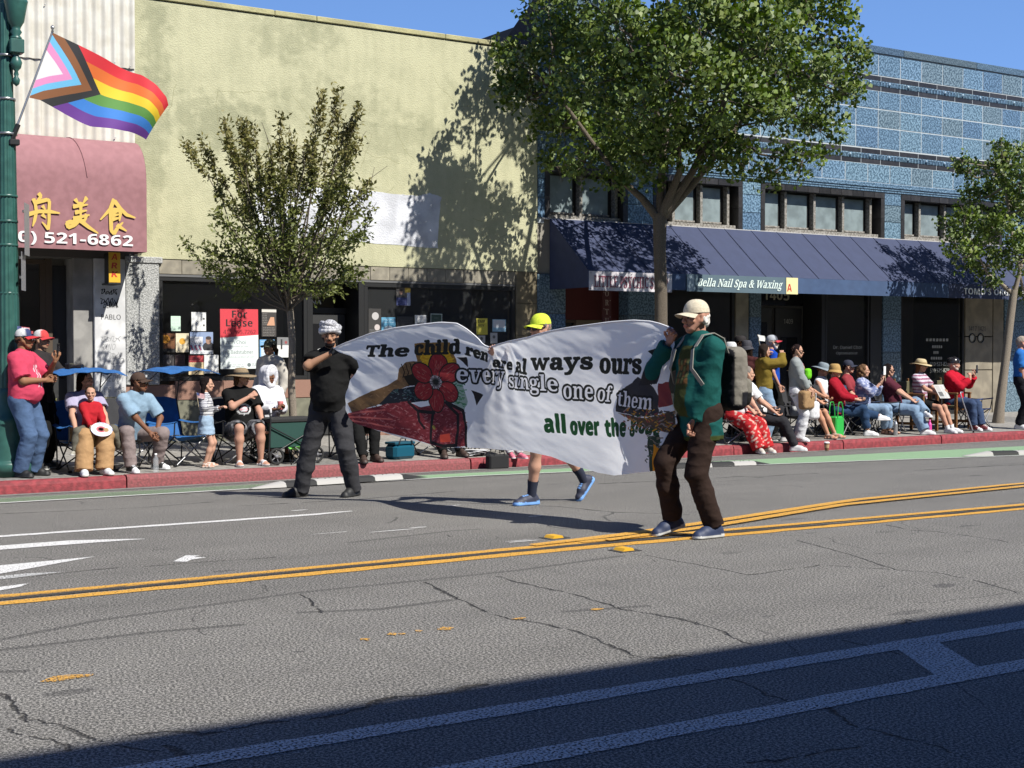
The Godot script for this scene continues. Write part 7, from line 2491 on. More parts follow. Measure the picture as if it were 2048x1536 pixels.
func wood_chair(label: String, at: Vector3, turn: float) -> Node3D:
	var t := thing("wooden_armchair", label, "chair", at, deg_to_rad(turn), "wooden armchairs at the kerb")
	var wood := grained(Color(0.22, 0.105, 0.035), 0.5, noise_tex(0.03, Color(0.6, 0.55, 0.5), Color(1, 1, 1), 95, 256, 4), 2.0)
	for x in [-0.29, 0.25]:
		for z in [-0.26, 0.24]:
			part(t, "leg", boxm(Vector3(x, 0, z), Vector3(x + 0.045, 0.655, z + 0.05), 0.004), wood)
		part(t, "armrest", boxm(Vector3(x - 0.005, 0.656, -0.28), Vector3(x + 0.05, 0.69, 0.30), 0.008), wood)
		part(t, "side_rail", boxm(Vector3(x + 0.008, 0.12, -0.21), Vector3(x + 0.036, 0.17, 0.24), 0.003), wood)
	part(t, "front_rail", boxm(Vector3(-0.245, 0.36, 0.25), Vector3(0.25, 0.42, 0.28), 0.003), wood)
	part(t, "seat", boxm(Vector3(-0.245, 0.40, -0.26), Vector3(0.25, 0.455, 0.25), 0.015), cmat("seat_olive", Color(0.10, 0.09, 0.045), 0.85))
	part(t, "backrest", boxm(Vector3(-0.245, 0.56, -0.30), Vector3(0.25, 0.90, -0.265), 0.012), cmat("seat_olive", Color(0.10, 0.09, 0.045), 0.85))
	for x in [-0.27, 0.24]:
		part(t, "back_post", boxm(Vector3(x, 0.45, -0.32), Vector3(x + 0.03, 0.95, -0.285), 0.004), wood)
	return t

func bottle(called: String, label: String, at: Vector3, r: float, h: float, m: Material, cap: Material):
	var t := thing(called, label, "bottle", at)
	var b := MB.new()
	b.lathe([Vector2(0, 0), Vector2(r * 0.92, 0), Vector2(r, 0.01), Vector2(r, h * 0.66), Vector2(r * 0.92, h * 0.72), Vector2(r * 0.4, h * 0.87), Vector2(r * 0.38, h * 0.93)], Transform3D(), 14)
	put(t, "body", b, m)
	var c := MB.new()
	c.lathe([Vector2(r * 0.48, h * 0.92), Vector2(r * 0.48, h), Vector2(0, h)], Transform3D(), 12)
	put(t, "cap", c, cap)
	return t

func side(x: float, z: float) -> Vector3:
	return Vector3(x, side_y(z) + 0.002, z)

func build_furniture():
	var blue := Color(0.015, 0.12, 0.36)
	var blk := Color(0.022, 0.022, 0.026)
	camp_chair("blue canopy camp chair holding the woman and child in red", side(4.93, -17.42), 2.0, blue, true)
	camp_chair("empty blue canopy camp chair beside the little girl", side(6.18, -17.62), 22.0, blue, true)
	camp_chair("black camp chair under the man in the brown cap", side(5.46, -17.42), 8.0, blk, false, false)
	camp_chair("dark camp chair under the woman in the tan brimmed hat", side(6.96, -17.50), -6.0, blk)
	camp_chair("dark camp chair under the person in the white hood", side(7.50, -17.92), 10.0, blk)
	camp_chair("dark camp chair behind the banner above black trouser legs", side(8.60, -17.42), -8.0, blk)
	camp_chair("black camp chair behind the banner beside the teal bag", side(9.90, -17.62), -8.0, blk)
	camp_chair("low chair behind the banner holding the child in pink shoes", side(10.65, -17.10), -8.0, blk, false, false)
	camp_chair("folding chair under the person in red floral trousers", side(15.15, -17.0), -15.0, blk, false, false)
	camp_chair("folding chair under the reclining man in the white t-shirt", side(15.62, -17.12), 32.0, blk)
	camp_chair("folding chair under the bare-legged woman in the straw visor", side(16.98, -17.52), 18.0, blk)
	camp_chair("grey folding chair under the woman in the grey sun hat", side(18.15, -18.1), 15.0, Color(0.09, 0.10, 0.13))
	camp_chair("folding chair under the woman in the red shirt", side(17.88, -17.5), 24.0, blk)
	camp_chair("folding chair under the man in the navy cap at the back", side(18.98, -18.3), 15.0, blk)
	camp_chair("dark blue folding chair under the curly-haired woman with a fan", side(18.55, -17.56), 22.0, Color(0.03, 0.05, 0.11))
	camp_chair("dark folding chair under the black-haired woman in maroon", side(19.30, -17.56), 30.0, blk)
	camp_chair("empty royal blue camp chair at the end of the row", side(21.66, -17.62), 20.0, Color(0.015, 0.06, 0.22))
	wood_chair("wooden armchair under the woman reading a newspaper", side(20.02, -17.56), 14.0)
	wood_chair("wooden armchair under the man in the cycle helmet", side(20.98, -17.62), 14.0)
	# folding wagon with a green cloth over it
	var w := thing("folding_wagon", "dark green folding wagon with black wheels on the kerb beside the hooded person", "wagon", side(7.52, -17.22), deg_to_rad(6.0))
	var tube := cmat("chair_tube", Color(0.035, 0.035, 0.037), 0.4, 0.5)
	part(w, "front_panel", boxm(Vector3(-0.36, 0.22, 0.20), Vector3(0.36, 0.54, 0.215), 0.006), cmat("wagon_green", Color(0.012, 0.05, 0.04), 0.85))
	part(w, "back_panel", boxm(Vector3(-0.36, 0.22, -0.215), Vector3(0.36, 0.54, -0.20), 0.006), cmat("wagon_green", Color(0.012, 0.05, 0.04), 0.85))
	for x in [-0.36, 0.345]:
		part(w, "end_panel", boxm(Vector3(x, 0.22, -0.2), Vector3(x + 0.015, 0.54, 0.2), 0.006), cmat("wagon_green", Color(0.012, 0.05, 0.04), 0.85))
	part(w, "floor", boxm(Vector3(-0.345, 0.2, -0.2), Vector3(0.345, 0.22, 0.2)), cmat("wagon_black", Color(0.015, 0.015, 0.015), 0.85))
	part(w, "rim", boxm(Vector3(-0.38, 0.54, -0.23), Vector3(0.38, 0.60, 0.23), 0.02), cmat("wagon_black", Color(0.015, 0.015, 0.015), 0.85))
	var fr := MB.new()
	for m in [-1.0, 1.0]:
		fr.tube([Vector3(-0.4, 0.1, m * 0.24), Vector3(-0.37, 0.58, m * 0.24), Vector3(-0.37, 0.72, m * 0.2)], [0.011], 6)
		fr.tube([Vector3(-0.38, 0.12, m * 0.24), Vector3(0.38, 0.5, m * 0.24)], [0.009], 6)
		fr.tube([Vector3(0.38, 0.12, m * 0.24), Vector3(-0.38, 0.5, m * 0.24)], [0.009], 6)
	put(w, "frame", fr, tube)
	for x in [-0.3, 0.3]:
		for z in [-0.26, 0.26]:
			var wheel := Node3D.new()
			wheel.name = "wheel"
			w.add_child(wheel, true)
			wheel.position = Vector3(x, 0.11, z)
			var tb := MB.new()
			var ring := []
			for i in 25:
				ring.append(Vector3(cos(TAU * i / 24) * 0.093, sin(TAU * i / 24) * 0.093, 0))
			tb.tube(ring, [0.017], 8, false)
			put(wheel, "tyre", tb, cmat("rubber", Color(0.018, 0.018, 0.018), 0.9))
			var sp := MB.new()
			for i in 5:
				sp.bar(Vector3.ZERO, Vector3(cos(TAU * i / 5), sin(TAU * i / 5), 0) * 0.085, 0.008, 5)
			sp.lathe([Vector2(0.025, -0.02), Vector2(0.025, 0.02), Vector2(0, 0.02)], Transform3D(Basis(Vector3(1, 0, 0), PI / 2)), 10)
			put(wheel, "spokes", sp, cmat("spoke_grey", Color(0.16, 0.16, 0.17), 0.5))
	var gc := camp_chair("bright green folded child chair leaning on the dark wagon", side(7.62, -16.90), 12.0, Color(0.20, 0.62, 0.10), false, false)
	gc.scale = Vector3(0.55, 0.62, 0.3)
	gc.rotation.x = deg_to_rad(-14.0)
	# bags and bottles
	var bag := thing("cooler_bag", "shiny teal cooler bag standing on the kerb behind the banner", "bag", side(9.12, -17.05), 0.2)
	part(bag, "body", boxm(Vector3(-0.19, 0, -0.12), Vector3(0.19, 0.20, 0.12), 0.04), mat(Color(0.01, 0.10, 0.16), 0.3, 0.3))
	part(bag, "lid", boxm(Vector3(-0.18, 0.2, -0.115), Vector3(0.18, 0.235, 0.115), 0.015), mat(Color(0.01, 0.07, 0.11), 0.4))
	var hd := MB.new()
	hd.tube([Vector3(-0.12, 0.2, 0.12), Vector3(-0.09, 0.29, 0.13), Vector3(0.09, 0.29, 0.13), Vector3(0.12, 0.2, 0.12)], [0.01], 6)
	put(bag, "handle", hd, tube)
	var pp := thing("newspaper_pile", "rumpled white papers and bags lying on the kerb edge behind the banner", "papers", side(10.22, -16.98), 0.3)
	for k in 5:
		var g := []
		for j in 5:
			var row := []
			for i in 7:
				row.append(Vector3((i - 3) * 0.055, 0.02 + k * 0.016 + 0.014 * fine.get_noise_2d(i * 1.7 + k * 9, j * 1.9), (j - 2) * 0.06))
			g.append(row)
		var b := MB.new()
		b.sheet(g, Vector3.UP, 0.003)
		put(pp, "sheet", b, cmat("newsprint", Color(0.55, 0.55, 0.55), 0.9), Transform3D(Basis(Vector3.UP, k * 0.5), Vector3(0.02 * k, 0, 0.01 * k)))
	var tote := thing("black_tote", "small black box with two handles standing in the gutter under the banner", "bag", Vector3(10.30, road_y(-16.42), -16.42), -0.1)  # small black box with two handles, added at a dark patch on the kerb
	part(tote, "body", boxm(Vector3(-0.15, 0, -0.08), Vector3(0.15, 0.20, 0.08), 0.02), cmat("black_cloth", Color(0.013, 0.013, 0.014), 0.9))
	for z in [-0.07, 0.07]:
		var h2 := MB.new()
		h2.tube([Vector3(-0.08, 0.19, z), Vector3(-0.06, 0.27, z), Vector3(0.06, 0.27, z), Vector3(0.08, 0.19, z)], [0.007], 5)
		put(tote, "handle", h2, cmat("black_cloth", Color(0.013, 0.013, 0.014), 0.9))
	var gt := thing("green_tote", "bright green rubber tote bag with long handles on the kerb", "bag", side(17.52, -17.10), 0.25)
	part(gt, "body", boxm(Vector3(-0.13, 0, -0.08), Vector3(0.13, 0.36, 0.08), 0.02), mat(Color(0.02, 0.36, 0.05), 0.5))
	for z in [-0.08, 0.08]:
		var h3 := MB.new()
		h3.tube([Vector3(-0.09, 0.33, z), Vector3(-0.085, 0.50, z), Vector3(-0.05, 0.60, z), Vector3(0.03, 0.60, z), Vector3(0.075, 0.5, z), Vector3(0.09, 0.33, z)], [0.009], 6)
		put(gt, "handle", h3, mat(Color(0.02, 0.36, 0.05), 0.5))
	var clear := glass(Color(0.7, 0.75, 0.78), 0.18)
	bottle("water_bottle", "clear plastic water bottle on the red kerb by the man's high-top shoes", side(5.62, -16.83), 0.034, 0.23, clear, cmat("cap_white", Color(0.7, 0.7, 0.7), 0.5))
	bottle("thermos", "tall steel thermos bottle beside the curly-haired woman's sandals", side(18.86, -17.0), 0.038, 0.28, mat(Color(0.45, 0.45, 0.46), 0.3, 0.7), cmat("black_cloth", Color(0.013, 0.013, 0.014), 0.9))
	bottle("drink_bottle", "hot pink drink bottle on the red kerb by a white trainer", side(19.56, -16.85), 0.036, 0.26, mat(Color(0.62, 0.06, 0.30), 0.45), mat(Color(0.62, 0.10, 0.32), 0.45))
	var cup := thing("coffee_cup", "paper coffee cup with a white lid standing in the gutter", "cup", Vector3(16.55, road_y(-16.36) + 0.006, -16.36))
	var cb := MB.new()
	cb.lathe([Vector2(0, 0), Vector2(0.03, 0), Vector2(0.043, 0.125)], Transform3D(), 16)
	put(cup, "body", cb, mat(Color(0.20, 0.10, 0.05), 0.7))
	var cs := MB.new()
	cs.lathe([Vector2(0.0365, 0.045), Vector2(0.0425, 0.10)], Transform3D(), 16)
	put(cup, "sleeve", cs, mat(Color(0.42, 0.27, 0.15), 0.9))
	var cl := MB.new()
	cl.lathe([Vector2(0.046, 0.123), Vector2(0.046, 0.133), Vector2(0.038, 0.145), Vector2(0, 0.145)], Transform3D(), 16)
	put(cup, "lid", cl, cmat("cap_white", Color(0.7, 0.7, 0.7), 0.5))
	# planter by the shop door
	var pl := thing("planter", "tan planter pot with leafy variegated plants by the shop door", "planter", Vector3(5.02, side_y(-20.15), -20.15))
	var pot := MB.new()
	pot.lathe([Vector2(0, 0), Vector2(0.20, 0), Vector2(0.26, 0.42), Vector2(0.28, 0.46), Vector2(0.24, 0.46), Vector2(0.22, 0.40), Vector2(0, 0.40)], Transform3D(), 18)
	put(pl, "pot", pot, grained(Color(0.22, 0.17, 0.10), 0.85, M.soft, 1.5))
	var lv := MB.new()
	lv.has_c = true
	var r := RandomNumberGenerator.new()
	r.seed = 8
	for k in 900:
		var d := rdir(r)
		var p := Vector3(0, 0.66, 0) + Vector3(d.x * 0.30, absf(d.y) * 0.30 - 0.12, d.z * 0.30) * pow(r.randf(), 0.4)
		leaf(lv, p, (d + Vector3(0, 0.6, 0)).normalized(), rdir(r), 0.07, 0.018, (Color(0.10, 0.14, 0.03) if r.randf() < 0.6 else Color(0.30, 0.30, 0.12)) * r.randf_range(0.7, 1.2), false)
	put(pl, "leaves", lv, leaf_mat(9))
func sitter(d: Dictionary) -> Node3D:
	d.sit = true
	if not d.has("group"):
		d.group = "spectators seated along the kerb"
	return person(d)

func stander(d: Dictionary) -> Node3D:
	if not d.has("group"):
		d.group = "spectators standing on the sidewalk"
	return person(d)

func stripes(a: Color, b: Color, n: float) -> Callable:
	return func(p: Vector3, _n: Vector3) -> Color: return a if sin(p.y * n) > -0.1 else b

func spectators():
	var jeans := Color(0.075, 0.125, 0.22)
	var pale_jeans := Color(0.20, 0.29, 0.40)
	var dark_jeans := Color(0.025, 0.04, 0.085)
	var white := Color(0.60, 0.60, 0.61)
	var blk := Color(0.014, 0.014, 0.015)
	stander({"label": "man in pink t-shirt and jeans filming with his phone beside the lamp post", "at": side(4.10, -17.02), "yaw": 46.0, "h": 1.74, "fat": 1.30, "cell": 0.015, "skin": TAN, "hair": Color(0.03, 0.025, 0.02), "shades": true, "hy": 14.0,
		"hat": {"kind": "cap", "col": Color(0.03, 0.04, 0.12), "back": Color(0.6, 0.6, 0.6), "visor": Color(0.50, 0.02, 0.03), "mark": Color(0.55, 0.1, 0.1)},
		"hands": [Vector3(4.44, 1.52, -16.92), Vector3(4.30, 1.30, -16.84)], "elbows": [Vector3(0.5, -1, 0.2), Vector3(-0.8, -0.6, -0.4)], "curl": [0.8, 0.6], "thumbs": [Vector3(-0.5, 0.8, 0), Vector3(0, 1, 0)], "hand_dir": [Vector3(0.0, 0.9, 0.4), Vector3(0.8, 0.1, 0.5)],
		"feet": [side(4.24, -17.14), side(4.04, -16.98)], "foot_yaw": [6.0, -14.0], "top": {"sleeve": 0.42, "loose": 0.022, "hem": 0.0, "fn": func(p: Vector3, n: Vector3) -> Color:
			if n.z > 0.3 and absf(p.x) < 0.05 and p.y > 0.14 and p.y < 0.40 and sin(p.x * 120.0 + 1.0) * sin(p.y * 60.0) > 0.1: return Color(0.55, 0.52, 0.55)
			return Color(0.50, 0.055, 0.105)}, "bottom": {"col": jeans, "loose": 0.016, "hem": 0.062, "drop": 0.02}, "shoe": "plain", "shoe_col": blk, "sole_col": Color(0.03, 0.03, 0.03)})
	stander({"label": "person in a red cap holding a camera behind the man in pink", "at": side(4.50, -17.80), "yaw": 40.0, "h": 1.72, "skin": MID, "hat": {"kind": "cap", "col": Color(0.55, 0.05, 0.05), "back": Color(0.55, 0.55, 0.55), "visor": Color(0.55, 0.04, 0.05)},
		"hands": [Vector3(4.72, 1.40, -17.52), Vector3(4.66, 1.38, -17.48)], "elbows": [Vector3(1, -1, 0), Vector3(-1, -1, 0)], "top": {"col": Color(0.035, 0.03, 0.03), "sleeve": 0.95}, "bottom": {"col": blk}})
	sitter({"label": "long-haired woman in lavender t-shirt and tan cargo trousers in the blue canopy chair", "at": side(4.93, -17.36), "yaw": 2.0, "h": 1.66, "fat": 1.12, "cell": 0.016, "skin": LIGHT, "hair_style": "long", "hy": 38.0, "lean": -8.0,
		"hands": [Vector3(5.13, 0.62, -17.02), Vector3(4.72, 0.60, -17.04)], "feet": [side(4.99, -16.84), side(4.74, -16.82)], "top": {"col": Color(0.36, 0.33, 0.46), "sleeve": 0.3, "loose": 0.02}, "bottom": {"col": Color(0.37, 0.225, 0.11), "loose": 0.03, "hem": 0.075, "drop": 0.02}, "shoe_col": white, "sole_col": Color(0.45, 0.42, 0.38)})
	sitter({"label": "small child in a red sweater sitting on the woman's lap", "at": Vector3(4.92, 0.22, -17.14), "ph": 0.48, "yaw": -4.0, "h": 0.98, "hs": 1.32, "cell": 0.014, "skin": LIGHT, "hair": Color(0.03, 0.02, 0.014), "hy": -12.0, "hands": [Vector3(5.03, 0.70, -16.95), Vector3(4.88, 0.69, -16.93)],
		"feet": [Vector3(5.22, 0.42, -16.98), Vector3(4.66, 0.40, -16.93)], "knees": [Vector3(0.4, 0.6, 0.6), Vector3(-0.4, 0.6, 0.6)], "foot_yaw": [50.0, -30.0], "top": {"col": Color(0.40, 0.02, 0.03), "sleeve": 0.95}, "bottom": {"col": Color(0.12, 0.11, 0.09)}, "shoe_col": Color(0.30, 0.29, 0.24), "sole_col": white})
	sitter({"label": "man in brown cap and light blue shirt leaning forward with clasped hands", "at": side(5.46, -17.34), "yaw": 6.0, "h": 1.70, "cell": 0.015, "skin": DARK * 1.4, "lean": 24.0, "hy": 48.0, "shades": true, "hat": {"kind": "cap", "col": Color(0.06, 0.035, 0.022), "mark": Color(0.6, 0.6, 0.6)},
		"hands": [Vector3(5.68, 0.62, -16.98), Vector3(5.61, 0.61, -16.95)], "elbows": [Vector3(1, -0.6, 0), Vector3(-1, -0.6, 0)], "curl": [0.7, 0.7], "feet": [side(5.74, -17.16), side(5.33, -16.90)], "foot_yaw": [28.0, 2.0], "knees": [Vector3(0.35, 0.6, 1), Vector3(-0.35, 0.6, 1)],
		"top": {"col": Color(0.23, 0.33, 0.43), "sleeve": 0.42, "loose": 0.022, "collar": true}, "bottom": {"col": Color(0.24, 0.195, 0.185), "loose": 0.018, "hem": 0.055}, "shoe": "high", "shoe_col": Color(0.02, 0.02, 0.02), "sole_col": white})
	stander({"label": "little girl in striped top and denim skirt standing with a small flag", "at": side(6.38, -17.14), "yaw": 62.0, "h": 1.10, "hs": 1.25, "cell": 0.014, "skin": LIGHT, "hair_style": "long", "hair_len": 0.75, "hair": Color(0.014, 0.01, 0.009), "hands": [Vector3(6.56, 0.92, -17.10), Vector3(6.30, 1.0, -17.06)], "elbows": [Vector3(0.4, -1, 0), Vector3(-0.6, -1, -0.2)],
		"feet": [side(6.44, -17.22), side(6.34, -17.08)], "top": {"fn": stripes(Color(0.6, 0.6, 0.6), Color(0.10, 0.10, 0.14), 165.0), "sleeve": 0.9, "hem": -0.04}, "bottom": {"col": Color(0.30, 0.40, 0.52), "skirt": true, "loose": 0.02}, "shoe": "sandal", "shoe_col": Color(0.55, 0.5, 0.45), "sole_col": Color(0.5, 0.45, 0.4)})
	sitter({"label": "woman in wide tan hat, black t-shirt and camouflage shorts with a hand at her mouth", "at": side(6.96, -17.44), "yaw": -6.0, "h": 1.68, "fat": 1.22, "cell": 0.015, "skin": Color(0.44, 0.24, 0.17), "hair": Color(0.10, 0.05, 0.025), "hair_style": "long", "hair_len": 0.4, "hy": 52.0, "shades": true, "hat": {"kind": "bucket", "col": Color(0.26, 0.19, 0.11), "brim": 0.21, "droop": 0.02, "band": Color(0.03, 0.03, 0.03)},
		"hands": [Vector3(7.16, 0.64, -17.12), Vector3(6.98, 1.04, -17.20)], "elbows": [Vector3(1, -0.5, -0.4), Vector3(-1, -0.8, 0.2)], "curl": [0.5, 0.8], "feet": [side(7.09, -17.06), side(6.80, -17.08)],
		"top": {"sleeve": 0.36, "loose": 0.02, "fn": func(p: Vector3, n: Vector3) -> Color:
			if n.z > 0.35 and p.y > 0.19 and p.y < 0.37:
				var r := Vector2(p.x / 0.10, (p.y - 0.275) / 0.07).length()
				if r < 0.55: return Color(0.5, 0.25, 0.27) if sin(p.y * 190.0) > 0.0 else Color(0.55, 0.55, 0.58)
				if r > 0.8 and r < 1.05: return Color(0.55, 0.55, 0.55)
			return Color(0.014, 0.014, 0.015)}, "bottom": {"len": 0.47, "loose": 0.03, "fn": func(p: Vector3, _n: Vector3) -> Color:
			var q := sin(p.x * 70.0 + sin(p.z * 60.0) * 2.0) * sin(p.z * 55.0 + p.y * 40.0)
			return Color(0.04, 0.04, 0.045) if q > 0.1 else (Color(0.12, 0.12, 0.13) if q > -0.4 else Color(0.20, 0.20, 0.21))}, "shoe": "slide", "shoe_col": white, "sole_col": white})
	sitter({"label": "person with a white hood up holding a drink behind the dark wagon", "at": side(7.50, -17.82), "yaw": 4.0, "h": 1.68, "skin": DARK * 1.25, "hy": 20.0, "hair_style": "none", "hat": {"kind": "hood", "col": Color(0.64, 0.64, 0.68)}, "hands": [Vector3(7.56, 0.88, -17.46), Vector3(7.44, 0.86, -17.46)], "curl": [0.8, 0.8],
		"feet": [side(7.62, -17.45), side(7.40, -17.45)], "top": {"col": Color(0.64, 0.64, 0.68), "sleeve": 0.95, "loose": 0.03, "hood": true, "name": "hoodie"}, "bottom": {"col": Color(0.10, 0.06, 0.05), "len": 0.47}})
	stander({"label": "woman with a ponytail in camouflage cap and cream hoodie standing behind the hooded person", "at": side(7.98, -18.85), "yaw": -62.0, "h": 1.60, "skin": MID, "hair_style": "pony", "hy": -8.0, "hat": {"kind": "cap", "col": Color(0.09, 0.09, 0.06)}, "top": {"col": Color(0.46, 0.43, 0.38), "sleeve": 0.95, "loose": 0.028, "hood": true, "name": "hoodie"}, "bottom": {"col": blk}})
	sitter({"label": "seated spectator in black trousers and brown shoes hidden by the banner's near end", "at": side(8.60, -17.36), "yaw": -6.0, "h": 1.70, "skin": LIGHT, "feet": [side(8.62, -16.84), side(8.40, -16.74)], "top": {"col": Color(0.09, 0.09, 0.10), "sleeve": 0.9}, "bottom": {"col": blk, "hem": 0.05}, "shoe": "boot", "shoe_col": Color(0.05, 0.03, 0.02), "sole_col": blk})
	sitter({"label": "seated spectator in black trousers and brown boots hidden by the banner's middle", "at": side(9.90, -17.56), "yaw": -10.0, "h": 1.72, "skin": LIGHT, "feet": [side(10.02, -16.95), side(9.70, -16.86)], "top": {"col": Color(0.05, 0.06, 0.09), "sleeve": 0.9}, "bottom": {"col": blk, "hem": 0.05}, "shoe": "boot", "shoe_col": Color(0.05, 0.03, 0.02), "sole_col": blk})
	sitter({"label": "child in striped leggings and pink shoes with feet in the gutter", "at": side(10.65, -17.02), "yaw": -4.0, "h": 1.32, "hs": 1.12, "skin": LIGHT, "feet": [Vector3(10.74, 0.03, -16.38), Vector3(10.58, 0.03, -16.36)], "top": {"col": Color(0.4, 0.2, 0.3), "sleeve": 0.9}, "bottom": {"fn": func(p: Vector3, _n: Vector3) -> Color: return Color(0.5, 0.5, 0.5) if sin(p.y * 110.0) > 0.0 else Color(0.28, 0.2, 0.22), "col": white}, "shoe_col": Color(0.62, 0.16, 0.22), "sole_col": white})
	# right-hand group
	sitter({"label": "seated person in red floral trousers and cream shoes beside the backpack", "at": side(15.15, -16.95), "yaw": -8.0, "h": 1.62, "fat": 1.1, "skin": LIGHT, "feet": [Vector3(15.34, 0.03, -16.46), Vector3(15.16, 0.03, -16.44)], "hair": Color(0.3, 0.28, 0.26), "hands": [Vector3(15.38, 0.66, -16.68), Vector3(15.25, 0.66, -16.66)], "top": {"col": white, "sleeve": 0.32}, "bottom": {"loose": 0.035, "hem": 0.08, "fn": func(p: Vector3, _n: Vector3) -> Color:
			var q := sin(p.x * 55.0 + 2.0 * sin(p.y * 33.0)) * sin(p.y * 48.0 + 1.5 * sin(p.z * 40.0))
			return Color(0.58, 0.42, 0.35) if q > 0.55 else Color(0.42, 0.025, 0.03)}, "shoe_col": Color(0.5, 0.46, 0.4), "sole_col": white})
	sitter({"label": "man in white t-shirt and dark jeans stretched out in his chair", "at": side(15.66, -17.06), "yaw": 58.0, "h": 1.74, "fat": 1.1, "skin": LIGHT, "lean": -14.0, "ph": 0.42, "hair": Color(0.2, 0.18, 0.16), "feet": [Vector3(16.10, 0.16, -16.85), Vector3(15.96, 0.03, -16.48)], "knees": [Vector3(0.1, 1, 0.6), Vector3(-0.05, 1, 0.6)], "hands": [Vector3(15.86, 0.66, -16.80), Vector3(15.75, 0.66, -16.74)], "top": {"col": Color(0.66, 0.66, 0.67), "sleeve": 0.36, "loose": 0.02}, "bottom": {"col": Color(0.028, 0.028, 0.034), "hem": 0.052}, "shoe_col": Color(0.5, 0.5, 0.5), "sole_col": white})
	stander({"label": "person in white bucket hat standing behind the green overshirt's backpack", "at": side(15.72, -17.75), "yaw": 50.0, "h": 1.60, "skin": LIGHT, "hat": {"kind": "bucket", "col": white, "brim": 0.17, "droop": 0.02}, "top": {"col": Color(0.45, 0.35, 0.35), "sleeve": 0.9}, "bottom": {"col": blk}})
	stander({"label": "person in dark felt hat and grey top at the back of the crowd", "at": side(16.42, -18.3), "yaw": 60.0, "h": 1.70, "skin": MID, "hat": {"kind": "bucket", "col": Color(0.012, 0.011, 0.011), "brim": 0.15, "droop": 0.01}, "top": {"col": Color(0.07, 0.065, 0.065), "sleeve": 0.9}, "bottom": {"col": blk}})
	stander({"label": "person in dark bucket hat and maroon top seen from behind", "at": side(16.08, -17.75), "yaw": 130.0, "h": 1.62, "skin": MID, "hat": {"kind": "bucket", "col": Color(0.045, 0.045, 0.055), "brim": 0.135, "droop": 0.07, "tall": 0.11}, "hair_style": "long", "top": {"col": Color(0.06, 0.02, 0.02), "sleeve": 0.9}, "bottom": {"col": blk}})
	stander({"label": "woman in olive jacket and pale jeans shading her eyes", "at": side(15.88, -17.12), "yaw": 66.0, "h": 1.58, "skin": LIGHT, "hair": Color(0.03, 0.02, 0.016), "hair_style": "long", "hair_len": 0.5, "hy": 10.0, "hands": [Vector3(16.12, 1.55, -17.30), Vector3(16.16, 1.58, -17.0)], "elbows": [Vector3(1, -0.3, 0.3), Vector3(-0.4, -0.2, 1)], "feet": [side(15.94, -17.2), side(15.86, -17.02)], "top": {"col": Color(0.175, 0.125, 0.025), "sleeve": 0.95, "loose": 0.035, "hem": 0.02, "name": "jacket"}, "bottom": {"col": pale_jeans, "hem": 0.06, "loose": 0.02}})
	stander({"label": "man in royal blue t-shirt and white, grey and red cap", "at": side(16.50, -17.6), "yaw": 62.0, "h": 1.72, "skin": Color(0.46, 0.25, 0.18), "beard": true, "beard_col": Color(0.45, 0.43, 0.4), "hair": Color(0.4, 0.38, 0.36), "shades": true, "hat": {"kind": "cap", "col": Color(0.08, 0.08, 0.10), "back": Color(0.42, 0.44, 0.48), "visor": Color(0.5, 0.03, 0.05)}, "top": {"col": Color(0.015, 0.06, 0.36), "sleeve": 0.4, "loose": 0.02}, "bottom": {"col": blk}})
	stander({"label": "short-haired woman in grey jacket and white trousers carrying a paper bag", "at": side(16.30, -16.80), "yaw": 42.0, "h": 1.58, "cell": 0.017, "skin": LIGHT, "hair": Color(0.02, 0.014, 0.012), "hy": 14.0, "shades": true, "hands": [Vector3(16.44, 0.98, -16.60), Vector3(16.36, 0.96, -16.56)], "elbows": [Vector3(1, -0.8, -0.3), Vector3(-1, -0.8, -0.3)], "curl": [0.8, 0.8], "feet": [side(16.38, -16.86), Vector3(16.28, 0.155, -16.72)], "top": {"sleeve": 0.9, "loose": 0.03, "hem": -0.1, "name": "jacket", "fn": func(p: Vector3, n: Vector3) -> Color: return Color(0.30, 0.06, 0.10) if n.z > 0.4 and absf(p.x) < 0.025 and p.y > 0.3 else Color(0.25, 0.27, 0.27)}, "bottom": {"col": Color(0.62, 0.62, 0.64), "hem": 0.07, "loose": 0.02, "drop": 0.02}, "shoe_col": white, "sole_col": white})
	sitter({"label": "bare-legged woman in a straw visor seated behind the grey jacket", "at": side(16.98, -17.46), "yaw": 20.0, "h": 1.66, "skin": Color(0.46, 0.24, 0.15), "hair_style": "long", "hair": Color(0.12, 0.07, 0.04), "hy": 20.0, "hat": {"kind": "bucket", "col": Color(0.60, 0.46, 0.22), "brim": 0.20, "droop": 0.02}, "feet": [side(17.40, -17.02), side(17.16, -16.94)], "hands": [Vector3(17.24, 0.84, -17.06), Vector3(17.10, 0.78, -17.06)], "top": {"col": Color(0.5, 0.45, 0.42), "sleeve": 0.3}, "bottom": {"col": white, "len": 0.33}, "shoe": "sandal", "shoe_col": Color(0.4, 0.3, 0.25), "sole_col": Color(0.35, 0.25, 0.2)})
	sitter({"label": "woman in wide grey sun hat and white sleeveless top", "at": side(18.12, -18.05), "yaw": 24.0, "h": 1.68, "fat": 1.1, "skin": Color(0.50, 0.27, 0.19), "hy": 14.0, "hp": 14.0, "hair": Color(0.2, 0.1, 0.05), "hat": {"kind": "bucket", "col": Color(0.22, 0.27, 0.30), "brim": 0.21, "droop": 0.03}, "top": {"col": Color(0.66, 0.66, 0.68), "sleeve": 0.0}, "bottom": {"col": Color(0.2, 0.2, 0.24)}})
